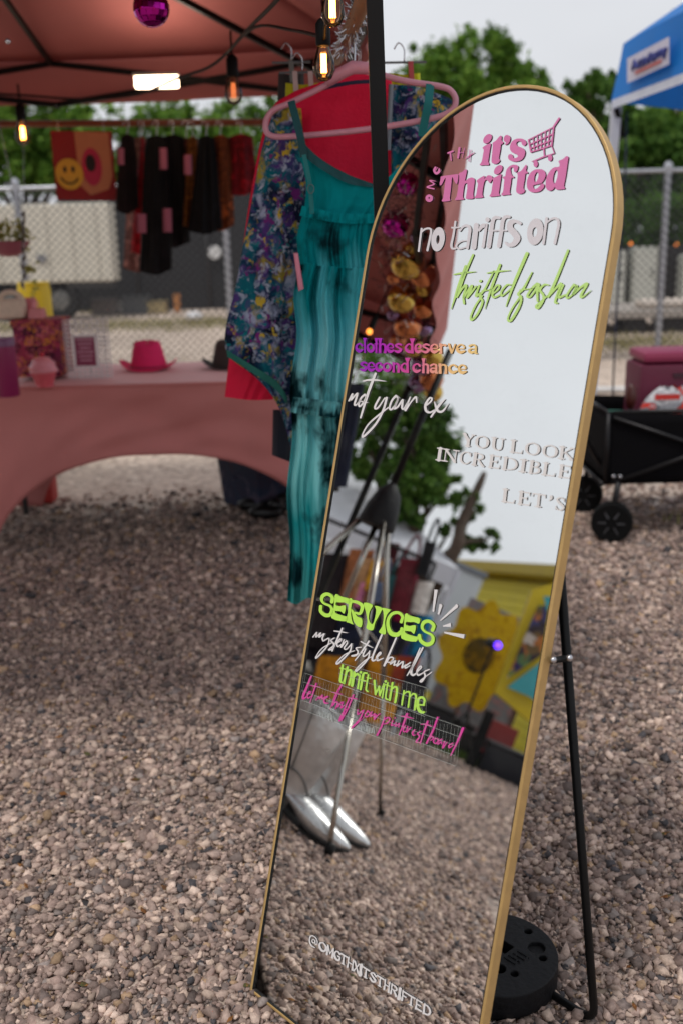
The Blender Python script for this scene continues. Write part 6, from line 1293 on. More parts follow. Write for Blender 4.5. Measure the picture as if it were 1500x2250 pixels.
q0 = at(28, 664, Yb+.08); rg = thing('woven_bag', 'cream woven bag with a ring handle on the floral box', 'bag', (q0[0], q0[1], zb_)); wv_ = mat('cream_rope', (222, 204, 184), rough=.8, var=.1, vscale=60, bump=.5, bscale=100)
MB().tube([(q0[0]+.052*math.cos(a), Yb+.06, q0[2]+.045*math.sin(a)) for a in np.linspace(0, 6.28, 28, endpoint=False)], .012, 8, closed=True).obj('ring_handle', wv_, rg, smooth=True); MB().box((q0[0]-.02, Yb+.08, zb_+.045), (.15, .08, .085), bev=.02).obj('bag_body', wv_, rg)
q0, q1 = at(38, 628, 6.2), at(117, 700, 6.2); yb_ = thing('yellow_barrel', 'yellow plastic barrel standing behind the table', 'barrel', ((q0[0]+q1[0])/2, 6.2, 0)); ym = mat('yellow_plastic', (206, 176, 16), rough=.45, var=.06)
rr = (q1[0]-q0[0])/2; MB().lathe([(rr*.9, 0), (rr, .03), (rr, q0[2]*.33), (rr*1.03, q0[2]*.35), (rr, q0[2]*.37), (rr, q0[2]*.66), (rr*1.03, q0[2]*.68), (rr, q0[2]*.7), (rr, q0[2]-.03), (rr*.93, q0[2])], ((q0[0]+q1[0])/2, 6.2, 0), 28).obj('barrel_body', ym, yb_, smooth='auto'); MB().lathe([(rr*.2, 0), (rr*.95, .005), (rr*.95, .03)], ((q0[0]+q1[0])/2, 6.2, q0[2]-.01), 28).obj('lid', ym, yb_, smooth='auto')
# hanging flower basket
q0 = at(20, 535, 4.9); bs = thing('hanging_basket', 'hanging basket with yellow green trailing plant under the tent', 'basket', q0); MB().lathe([(.03, -.06), (.07, -.04), (.095, 0), (.1, .01), (.09, .008)], q0, 20).obj('bowl', mat('pink_pot', (150, 84, 96), rough=.6, var=.2), bs, smooth='auto')
leaf_obj('foliage', [(q0[0], q0[1], q0[2]+.05, .11, .09, .06), (q0[0]+.1, q0[1], q0[2]-.08, .03, .03, .16)], 500, .014, 51, leaf_mat('basket_leaf', (96, 96, 40), (150, 150, 70), (190, 190, 110)), bs)
for dx in (-.08, .08): MB().tube([q0+(dx, 0, 0), (q0[0], q0[1], 2.0)], .002, 5).obj('chain', steel, bs)
mb = MB(); rs_ = np.random.RandomState(9)
for k in range(26): c = at(52+2.5*math.sin(k), 470+k*6.5, 4.8); mb.ball(c, .006+.004*(k % 3 == 0), 8, 6)
bd = thing('bead_strand', 'dark bead strand hanging beside the flower basket', 'strand', at(52, 470, 4.8)); mb.obj('beads', mat('smoky_beads', (80, 74, 70), rough=.2, spec=.8), bd, smooth=True); MB().tube([at(52, 260, 4.8), at(54, 640, 4.8)], .0012, 5).obj('thread', steel, bd)
# under the table
q0 = gnd(515, 1118); lb_ = thing('storage_tub', 'dark see-through tub of clothes under the right end of the table', 'tub', q0)
MB().lathe([(.19, 0), (.2, .01), (.225, .26), (.235, .27)], (q0[0]+.14, q0[1]+.1, 0), 4, frame_of((0, 0, 1))).obj('tub_body', patches('tub_contents', [(34, 34, 44), (62, 56, 76), (44, 58, 80), (96, 86, 104), (40, 40, 48)], scale=8, interp='LINEAR', rough=.35, trans=0), lb_)
leaf_obj('packed_clothes', [(q0[0]+.14, q0[1]+.1, .16, .14, .12, .09)], 300, .04, 52, patches('packed_print', [(60, 56, 76), (110, 96, 120), (40, 60, 90), (150, 130, 140)], vor=20), lb_)
for k, (x, y) in enumerate(((560, 1122), (600, 1128), (585, 1140), (618, 1116))):
    p = gnd(x, y); s_ = tag(MB().ball(p+(0, 0, .035), .055, 14, 10, (1.6, .8, .65)).ball(p+(.05, .03, .06), .04, 10, 8, (1, .8, .9)).obj('shoe', mat('black_leather', (18, 16, 17), rough=.4), None, smooth=True), ('leftmost black shoe by the tub under the table', 'dark shoe nearest the teal dress under the table', 'front black shoe of the heap under the table', 'rear black shoe of the heap under the table')[k], 'shoe', 'shoes under the table')
q0 = gnd(95, 1112); tag(MB().box(q0+(0, .1, .07), (.09, .12, .14), bev=.02).obj('red_pouch', mat('red_pouch', (180, 60, 56), rough=.7), None), 'small red pouch beside the left table leg', 'pouch')

# ------------------------------------------------------------------ lamps, disco ball, string lights
glow = mat('led_glow', (255, 232, 205), rough=.4, var=0, emit=(255, 226, 190), estr=9)
a, b_ = at(298, 174, 4.75), at(392, 187, 4.75); led = thing('led_light', 'bright rectangular led lamp hung under the tent roof', 'lamp', (a+b_)/2)
MB().box((a+b_)/2, (np.linalg.norm(b_-a), .05, .048), frame_of(b_-a)[::-1] if False else None, bev=.006).obj('diffuser', glow, led); MB().box((a+b_)/2+(0, .0, .03), (np.linalg.norm(b_-a)+.01, .06, .012)).obj('housing', mat('white_housing', (200, 200, 196), rough=.5), led)
led_l = bpy.data.lights.new('led', 'AREA'); led_l.energy = 1.6; led_l.color = (1, .85, .68); led_l.size = .3; lo = bpy.data.objects.new('led_glow_light', led_l); C.objects.link(lo); lo.location = tuple((a+b_)/2+(0, 0, .05)); lo.rotation_euler = (math.pi, 0, 0); lo.location = tuple((a+b_)/2+(.02, 0, .05)); 
cable = mat('black_cable', (12, 12, 13), rough=.6, var=0, spec=.2); bulbglass = bpy.data.materials.new('bulb_glass'); bulbglass.use_nodes = True; t = bulbglass.node_tree; t.nodes.remove(t.nodes['Principled BSDF'])
a1 = t.nodes.new('ShaderNodeBsdfTransparent'); a1.inputs[0].default_value = (.93, .8, .68, 1); g1 = t.nodes.new('ShaderNodeBsdfGlossy'); g1.inputs['Roughness'].default_value = .05; f1 = t.nodes.new('ShaderNodeFresnel'); f1.inputs[0].default_value = 1.45; x1_ = t.nodes.new('ShaderNodeMixShader')
t.links.new(f1.outputs[0], x1_.inputs[0]); t.links.new(a1.outputs[0], x1_.inputs[1]); t.links.new(g1.outputs[0], x1_.inputs[2]); t.links.new(x1_.outputs[0], t.nodes['Material Output'].inputs[0])
fil = mat('filament_glow', (255, 180, 90), var=0, emit=(255, 176, 84), estr=22); fild = mat('filament_dim', (255, 150, 90), var=0, emit=(255, 150, 90), estr=1.5)
def bulb(lb, x, y, Y, s, lit):
    p = at(x, y, Y); t_ = thing('string_bulb', lb, 'bulb', p, 'bulbs of the string light')
    MB().lathe([(.004, -.058*s), (.02*s, -.052*s), (.03*s, -.03*s), (.028*s, -.005*s), (.017*s, .025*s), (.014*s, .035*s)], p, 18).obj('bulb_glass', bulbglass, t_, smooth=True)
    mb = MB()
    for k in (-1, 0, 1): mb.tube([p+(k*.006*s, 0, -.036*s), p+(k*.005*s, .003, .012*s)], .0028*s if lit else .0016*s, 6)
    mb.obj('filament', fil if lit else fild, t_)
    MB().lathe([(.017*s, .03*s), (.02*s, .035*s), (.02*s, .085*s), (.013*s, .095*s), (.006*s, .1*s)], p, 14).obj('socket', cable, t_, smooth='auto'); MB().tube([p+(0, 0, .095*s), p+(0, .0, .17*s)], .004*s, 6).obj('drop_wire', cable, t_)
bulb('small lit bulb at the far left of the rear eave', 50, 285, 4.9, 1.15, True); bulb('unlit amber bulb below the roof bars', 513, 190, 3.6, 1.0, False)
bulb('large lit bulb left of the pink hanger', 711, 128, 2.1, .72, True); bulb('lit bulb cut by the top of the picture', 730, 4, 1.9, .7, True)
sw = thing('string_cable', 'black cable of the string light looping under the tent roof', 'cable', at(500, 120, 3.7))
for nm, L in (('cable_run', [(-40, 205, 4.9), (60, 210, 4.9), (180, 218, 4.85), (300, 208, 4.6), (390, 172, 4.1), (455, 150, 3.8), (498, 118, 3.6), (540, 70, 3.2), (600, 10, 2.6), (640, -40, 2.2)]), ('cable_drop', [(498, 118, 3.6), (512, 132, 3.6), (514, 158, 3.6)]), ('cable_link', [(498, 118, 3.6), (560, 60, 3.0), (640, 66, 2.6), (700, 80, 2.15), (712, 92, 2.1)]), ('cable_top', [(712, 92, 2.1), (718, 30, 2.0), (728, -30, 1.9)])):
    MB().tube(catmull([at(*p) for p in L], k=5), .0055 if nm == 'cable_run' else .0042, 6).obj(nm, cable, sw, smooth=True)
def disco(lb, c, r, m, grp, conv=None):
    t_ = thing('mirror_ball', lb, 'disco ball', c, grp); mb = MB(); n = 9
    MB().ball(c, r*.985, 20, 14).obj('core', m, t_, smooth=True)
    for i in range(n):
        th = math.pi*(i+.5)/n; k = max(5, int(2*n*math.sin(th))); s_ = 2*math.pi*r*math.sin(th)/k
        for j in range(k):
            ph_ = 2*math.pi*j/k; d = np.array([math.sin(th)*math.cos(ph_), math.sin(th)*math.sin(ph_), math.cos(th)]); d = d+rnd2.normal(0, .03, 3); d /= np.linalg.norm(d); x, y, z = frame_of(d)
            mb.add([c+d*r+sx*x*s_*.44+sy*y*r*math.pi/n*.44 for sx, sy in ((-1, -1), (1, -1), (1, 1), (-1, 1))], [(0, 1, 2, 3)])
    mb.obj('mirror_tiles', m, t_)
    MB().tube([c+(0, 0, r), c+(0, 0, r+.35)], .0012, 5).obj('thread', cable, t_); return t_
rnd2 = np.random.RandomState(3)
mg = mat('magenta_mirror', (190, 30, 160), rough=.12, metal=1, var=0)
disco('small magenta disco ball hanging at the top left', at(333, 18, 2.6), .042, mg, 'disco balls under the tent'); 
tag(MB().ball(at(18, 90, 2.6), .007, 10, 8).obj('crystal_drop', mat('clear_crystal', (220, 222, 230), rough=.05, metal=.8, var=0), None, smooth=True), 'tiny crystal drop hanging near the left edge', 'crystal')

# ------------------------------------------------------------------ wagon, cooler, bag
q0 = gnd(1470, 1120); wg = thing('folding_wagon', 'black folding wagon with chunky wheels at the right edge', 'wagon', q0)
WY = 4.25; poly_m = mat('black_canvas', (12, 11, 14), rough=.9, spec=.1, var=.2, vscale=8); k_ = at
fl, fr_ = at(1335, 905, WY), at(1700, 905, WY); bl = at(1328, 885, WY+.5); zt, zb = at(1400, 905, WY)[2], at(1400, 1062, WY)[2]
x0, x1, y0, y1 = fl[0], fl[0]+.88, WY, WY+.5
def wall(a, b_, nm, sag=.012):
    def fn_(u, v): return (a[0]+(b_[0]-a[0])*u, a[1]+(b_[1]-a[1])*u, zt-(zt-zb)*v + .012*math.sin(math.pi*u)*(1-v)*-1) 
    o = MB().grid(fn_, 20, 8).obj(nm, poly_m, wg, smooth=True); o.modifiers.new('t', 'SOLIDIFY').thickness = .008
wall((x0, y0), (x1, y0), 'front_panel'); wall((x0, y1), (x1, y1), 'rear_panel'); wall((x0, y0), (x0, y1), 'left_panel'); wall((x1, y0), (x1, y1), 'right_panel')
MB().box(((x0+x1)/2, (y0+y1)/2, zb+.01), (x1-x0, y1-y0, .02)).obj('floor_panel', poly_m, wg)
tubm = mat('dark_tube', (26, 25, 28), rough=.4, metal=.4)
for (a, b_) in (((x0, y0-.012, zt), (x0, y0-.012, zb)), ((x0+.02, y0-.018, zt-.02), (x1-.02, y0-.018, zb)), ((x0+.02, y0-.024, zb+.01), (x1-.02, y0-.024, zt-.02)), ((x0, y0, zt), (x1, y0, zt)), ((x0, y0, zt), (x0, y1, zt)), ((x0-.01, y0, zb), (x0-.01, y1, zb))):
    MB().tube([a, b_], .0095, 8).obj('frame_tube', tubm, wg, smooth=True)
MB().tube([(x0, y0, zt+.006), (x0+.12, y0, zt+.006), (x0, y1, zt+.006)], .008, 6).obj('green_binding', mat('green_trim', (30, 84, 72), rough=.7), wg)
c1 = at(1340, 1114, WY-.03); c2 = at(1302, 1078, WY+.42)
wheelm = mat('black_wheel', (12, 12, 13), rough=.7, spec=.15, var=.1)
for (wx, wy) in ((x0+.025, WY-.05), (x0+.02, WY+.44), (x1-.05, WY-.05), (x1-.05, WY+.44)):
    r = .09; ax_ = frame_of((.35, 1, 0))
    w_ = MB().lathe([(r*.6, -.028), (r*.93, -.03), (r, -.02), (r, .02), (r*.93, .03), (r*.6, .028)], (wx, wy, r), 28, ax_).obj('wheel', wheelm, wg, smooth='auto')
    MB().lathe([(.004, -.022), (r*.28, -.026), (r*.3, -.012), (r*.6, -.012), (r*.6, .012), (.01, .012)], (wx, wy, r), 24, ax_).obj('hub', mat('hub_plastic', (30, 30, 32), rough=.5), w_, smooth='auto')
    mb = MB()
    for a_ in np.linspace(0, 2*math.pi, 7)[:-1]:
        ex_w, ey_w, ez_w = ax_; mb.bar(np.array([wx, wy, r])-ez_w*.03+(ex_w*math.cos(a_)+ey_w*math.sin(a_))*r*.26, np.array([wx, wy, r])-ez_w*.022+(ex_w*math.cos(a_)+ey_w*math.sin(a_))*r*.66, .012, .006)
    mb.obj('spokes', mat('spoke_grey', (66, 66, 70), rough=.5), w_)
    MB().tube([(wx, wy+.0, r), (wx+.01, wy, r+.1), (wx+.02, wy, zb+.02)], .014, 8).obj('fork', tubm, wg, smooth=True)
hdl = [at(1345, 1062, WY+.1), at(1318, 1020, WY+.1), at(1287, 968, WY+.05), at(1240, 900, WY)]
MB().tube(hdl, .011, 8).obj('pull_handle', tubm, wg, smooth=True)
for x in (1347, 1361): MB().ball(at(x, 1047, WY-.05), .009, 10, 8).obj('bolt', steel, wg, smooth=True)
mar = mat('maroon_fabric', (92, 16, 48), rough=.55, var=.08, vscale=10); cz0 = at(1440, 900, WY+.2)[2]
q0, q1 = at(1392, 775, WY+.28), at(1590, 905, WY+.28); cl_ = thing('cooler_bag', 'maroon zip-top cooler bag standing in the wagon', 'cooler', ((q0[0]+q1[0])/2, WY+.28, zb+.02))
MB().box(((q0[0]+q1[0])/2, WY+.3, (q0[2]-.03+zb)/2), (q1[0]-q0[0], .26, q0[2]-.03-zb-.02), bev=.03).obj('cooler_body', mar, cl_, smooth='auto')
MB().box(((q0[0]+q1[0])/2+.005, WY+.3, q0[2]-.012), (q1[0]-q0[0]-.015, .25, .05), bev=.024).obj('lid', mat('maroon_lid', (140, 44, 78), rough=.5, var=.05), cl_, smooth='auto')
MB().box((q0[0]+.17, WY+.166, q0[2]-.09), (.05, .004, .018)).obj('badge', mat('badge_dark', (60, 30, 44), rough=.3), cl_)
bgm = patches('snack_bag_print', [(196, 196, 200), (170, 172, 178), (205, 206, 210), (130, 134, 140), (205, 60, 50), (184, 186, 192)], scale=9, rough=.35, trans=0, seed=4)
q0, q1 = at(1400, 852, WY+.1), at(1560, 914, WY+.1); sb = thing('plastic_sack', 'silver plastic sack with red print in front of the cooler', 'sack', ((q0[0]+q1[0])/2, WY+.1, zb+.02)); cz = (q0[2]+zb)/2
def sack(u, v): a = u*2*math.pi; k = math.sin(math.pi*min(.98, max(.06, v)))**.35; return ((q0[0]+q1[0])/2+math.cos(a)*(q1[0]-q0[0])/2*k*(1+.03*math.sin(5*a)), WY+.1+math.sin(a)*.05*k, zb+.02+(q0[2]-zb-.02)*v+.006*math.sin(9*a))
MB().grid(sack, 40, 16, closed=True).obj('sack_body', bgm, sb, smooth=True); MB().box(((q0[0]+q1[0])/2-.05, WY+.045, q0[2]-.035), (.11, .003, .024)).obj('red_print', mat('print_red', (200, 50, 44), rough=.4), sb)
MB().ball(at(1385, 872, WY+.1), .03, 14, 10, (.8, .8, 2)).obj('dark_bottle', mat('brown_bottle', (70, 30, 26), rough=.3), None, smooth=True)
o = bpy.data.objects['dark_bottle']; tag(o, 'brown bottle leaning between the cooler and the wagon rim', 'bottle')

# ------------------------------------------------------------------ blue canopy
blue = mat('blue_canopy', (10, 120, 204), rough=.6, var=.08, vscale=4, trans=.25); bwhite = mat('canopy_trim', (206, 212, 226), rough=.6)
BY = 6.0; bc = thing('blue_canopy', 'blue pop-up canopy with a white sponsor panel at the upper right', 'canopy', gnd(1345, 960))
A = at(1342, 225, BY); B = at(1520, 158, BY-.85); At = at(1368, 96, BY+.05); Bt = at(1520, 14, BY-.80)
def quadgrid(a, b_, c, d, nu, nv, amp=0): return lambda u, v: (1-v)*((1-u)*a+u*b_)+v*((1-u)*d+u*c) + np.array([0, -amp*math.sin(7*u+5*v), amp*.4*math.sin(11*u)])
B2 = A+(B-A)*3; Bt2 = At+(Bt-At)*3
MB().grid(quadgrid(At, Bt2, B2, A, 0, 0, .01), 40, 12).obj('side_cloth', blue, bc, smooth=True)
bk_ = np.array([2.2, 1.9, 0]); A3 = A+bk_; MB().grid(quadgrid(At, At+bk_+(0, 0, 0), A3, A, 0, 0, .008), 30, 12).obj('rear_cloth', blue, bc, smooth=True)
pkb = (At+Bt2)/2+bk_*.5+np.array([0, 0, .75]); MB().add([At, Bt2, Bt2+bk_, At+bk_, pkb], [(0, 1, 4), (1, 2, 4), (2, 3, 4), (3, 0, 4)]).obj('roof_cloth', blue, bc)
dn = np.array([0, -.004, -.035])
MB().add([A+(0, -.01, .01), B2+(0, -.01, .01), B2+dn+(0, 0, 0), A+dn], [(0, 1, 2, 3)]).obj('white_trim', bwhite, bc)
ua = (B-A)/np.linalg.norm(B-A)
pn = [at(1376, 130, BY-.21), at(1468, 82, BY-.66), at(1468, 142, BY-.66), at(1376, 184, BY-.21)]; ofs = np.array([-.004, -.02, 0])
MB().add([p+ofs for p in pn], [(0, 1, 2, 3)]).obj('sponsor_panel', mat('panel_white', (206, 204, 220), rough=.6), bc)
# lettering on the panel, stroke by stroke
AC = {'A': [[(0, 0), (.5, 1), (1, 0)], [(.2, .35), (.8, .35)]], 'c': [[(1, .55), (.5, .7), (.05, .4), (.3, 0), (1, .1)]], 'a': [[(.1, .6), (.6, .7), (.9, .5), (.9, 0)], [(.9, .4), (.3, .4), (.1, .15), (.4, 0), (.9, .15)]], 'd': [[(.9, .4), (.5, .65), (.05, .35), (.4, 0), (.9, .2)], [(.9, 1), (.9, 0)]], 'e': [[(.1, .35), (.95, .38), (.6, .7), (.1, .5), (.1, .15), (.5, 0), (.95, .1)]], 'm': [[(.05, .7), (.05, 0)], [(.05, .5), (.3, .7), (.5, .5), (.5, 0)], [(.5, .5), (.8, .7), (.95, .5), (.95, 0)]], 'y': [[(.05, .7), (.5, .05)], [(.95, .7), (.3, -.35)]]}
pu = lambda u, v: pn[3]+(pn[2]-pn[3])*u+(pn[0]-pn[3])*v+ofs*1.6
mb = MB(); x = .12
for ch, w_ in zip('Academy', (.14, .10, .10, .11, .10, .15, .10)):
    for st in AC[ch]:
        mb.tube([pu(x+w_*.84*p[0], .42+.34*p[1]) for p in st], .0085, 6)
    x += w_+.005
mb.obj('panel_lettering', mat('navy_print', (52, 60, 130), rough=.6), bc); MB().bar(pu(.2, .25), pu(.82, .25), .004, .012).obj('red_underline', mat('rust_print', (196, 92, 84), rough=.6), bc)
alu = mat('white_tube', (196, 198, 206), rough=.4, metal=.2)
MB().bar(at(1353, 236, BY+.02), at(1290, 955, BY+.02)*1., .05).obj('leg', alu, bc); MB().bar(at(1352, 238, BY), at(1366, 300, BY+.03), .03).obj('corner_bracket', black_metal, bc)
gy = tag(MB().tube([at(1376, 245, BY), at(1372, 400, BY), at(1352, 700, BY), at(1344, 884, BY)], .006, 6).obj('guy_line', mat('navy_cord', (34, 40, 58), rough=.7), None, smooth=True), 'dark guy line dropping from the blue canopy corner', 'rope')

# ------------------------------------------------------------------ what stands to the left of the camera and shows in the mirror
gm_ = mat('gold_bauble', (206, 170, 84), rough=.14, metal=1, var=0); cm_ = mat('copper_bauble', (206, 128, 84), rough=.16, metal=1, var=0); clm = mat('violet_bauble', (140, 112, 150), rough=.12, metal=1, var=0)
disco('magenta disco ball highest in the mirror reflection, at the tent edge', vx(893, 403, -1.25), .036, mg, 'disco balls under the tent')
disco('lower magenta disco ball of the tent edge garland', vx(866, 492, -1.45), .046, mg, 'disco balls under the tent')
NB = [(893, 575, -1.75, 31, gm_, 'largest gold bauble of the tent edge garland'), (926, 602, -1.85, 24, cm_, 'copper bauble right of the largest gold bauble'), (905, 545, -1.7, 14, gm_, 'small gold bauble above the largest one'),
 (880, 655, -2.0, 26, gm_, 'second large gold bauble down the garland'), (927, 634, -1.95, 14, gm_, 'small dull gold bauble between copper ones'), (927, 676, -2.1, 19, cm_, 'copper bauble beside the second large gold one'),
 (893, 715, -2.2, 25, cm_, 'wide copper bauble above the foil words'), (862, 690, -2.15, 12, clm, 'small violet bauble on the left of the garland'), (930, 722, -2.25, 14, clm, 'violet bauble right of the wide copper one'),
 (905, 762, -2.4, 18, gm_, 'gold bauble behind the foil words'), (872, 748, -2.35, 16, cm_, 'small copper bauble behind the foil words'), (948, 785, -2.55, 19, gm_, 'gold bauble right of the foil words'), (925, 800, -2.6, 20, clm, 'violet bauble low in the garland'),
 (945, 832, -2.75, 22, cm_, 'lowest copper bauble of the garland'), (950, 862, -2.85, 17, gm_, 'lowest gold bauble at the garland end'), (916, 842, -2.8, 18, clm, 'lowest violet bauble of the garland'), (862, 610, -1.85, 12, cm_, 'tiny copper bauble left of the largest gold one'), (915, 520, -1.65, 14, clm, 'violet bauble near the top of the garland')]
def dist(x, y, X): P, d = refl(x, y); return np.linalg.norm(P-EYE)+np.linalg.norm(vx(x, y, X)-P)
for (x, y, X, r, m, lb) in NB:
    c = vx(x, y, X); rr = 1.22*r/F*dist(x, y, X); t_ = thing('bauble', lb, 'bauble', c, 'baubles of the tent edge garland')
    MB().ball(c, rr, 24, 16).obj('globe', m, t_, smooth=True); MB().lathe([(rr*.2, rr*.95), (rr*.2, rr*1.15), (rr*.08, rr*1.2)], c, 10).obj('cap', m, t_, smooth='auto')
mb = MB(); mc = MB(); rs_ = np.random.RandomState(12)
path = [vx(900, 380, -1.15), vx(885, 480, -1.4), vx(898, 560, -1.7), vx(900, 650, -2.0), vx(900, 730, -2.25), vx(915, 800, -2.6), vx(940, 860, -2.85)]
pth = catmull(path, k=10)
for i in range(1300):
    c = pth[rs_.randint(len(pth))]+rs_.normal(0, .05, 3)*np.array([1, .9, 1])+np.array([-.06, .03, .0]); d = rs_.normal(size=3); d /= np.linalg.norm(d); (mb if i % 3 else mc).bar(c, c+d*rs_.uniform(.02, .05), .0016)
g_ = thing('tinsel_garland', 'burgundy and silver tinsel garland running along the front tent edge', 'garland', path[3]); mb.obj('burgundy_tinsel', mat('burgundy_tinsel', (96, 44, 60), rough=.25, metal=.9, var=0), g_); mc.obj('silver_tinsel', mat('silver_tinsel', (200, 202, 206)), g_)
for k, (x, y, X) in enumerate(((809, 728, -2.0), (1, 1, 0))):
    if k: break
    c = vx(x, y, X); t_ = thing('string_bulb', 'lit orange bulb above the foil words in the mirror', 'bulb', c); MB().ball(c, .012, 12, 8).obj('bulb_glass', mat('amber_bulb', (255, 160, 80), emit=(255, 150, 60), estr=2.5), t_, smooth=True); MB().tube([c+(0, 0, .012), c+(0, 0, .06)], .013, 8).obj('socket', cable, t_); MB().tube([c+(0, 0, .05), c+(0, 0, .35)], .003, 5).obj('wire', cable, t_)
# dark clothes near the far corner of the tent
for (box, X, c, lb) in (((742, 842, 800, 1070, 722), -2.7, (20, 28, 52), 'navy coat hanging near the far front tent leg'), ((700, 920, 750, 1080, 706), -2.9, (46, 40, 42), 'grey brown coat behind the navy one near the tent leg')):
    x0, y0, x1, y1, xb = box; t_ = thing('hanging_coat', lb, 'coat', vx((x0+x1)/2, y0, X))
    cloth('cloth', [(x0, y0), (x1, y0)], [(xb-10, y1), (xb+38, y1)], [(x0, y0), (xb-10, y1)], [(x1, y0), (xb+38, y1)], mat('coat_%d' % c[0], c, rough=.85, var=.2), X, folds=3, amp=.015, thick=.08, nu=24, nv=24, seed=60, parent=t_, conv=vx)
    p = vx((x0+x1)/2, y0, X); MB().tube([p, (p[0], p[1], 2.0)], .003, 5).obj('hook', steel, t_)
# tripod: hub, chrome legs and braces
chrome = mat('chrome_tube', (178, 172, 164), rough=.22, metal=1, var=.05); H0 = np.array([-2.30, 1.82, 1.24])
tp = thing('tripod_stand', 'chrome legged tripod stand with a black hub seen in the mirror', 'tripod', (-2.3, 1.82, 0))
MB().lathe([(.076, -.10), (.080, -.09), (.070, -.02), (.050, .05), (.026, .08), (.018, .09)], H0, 20).obj('hub', rub, tp, smooth='auto')
MB().tube([H0+(0, 0, .08), (-2.3, 1.82, 1.95)], .015, 12).obj('pole', black_metal, tp, smooth=True)
feet = [np.array([-1.62, 1.49, .012]), np.array([-2.87, 1.34, .012]), np.array([-2.45, 2.45, .012])]
for f_ in feet:
    d = f_-H0; hd_ = np.array([d[0], d[1], 0]); hd_ /= np.linalg.norm(hd_); s_ = H0+hd_*.055-(0, 0, .06)
    lg = MB().tube([s_, s_+(f_-s_)*.55], .0125, 12).tube([s_+(f_-s_)*.54, f_], .0095, 12).obj('leg', chrome, tp, smooth=True)
    MB().tube([f_+(0, 0, .03), f_-(0, 0, .01)], .017, 10).obj('rubber_foot', cable, lg, smooth=True)
    q_ = s_+(f_-s_)*.42; MB().bar(H0-(0, 0, .42), q_, .012, .004).obj('brace', chrome, tp)
MB().tube([H0-(0, 0, .08), H0-(0, 0, .44)], .012, 10).obj('centre_tube', chrome, tp, smooth=True)
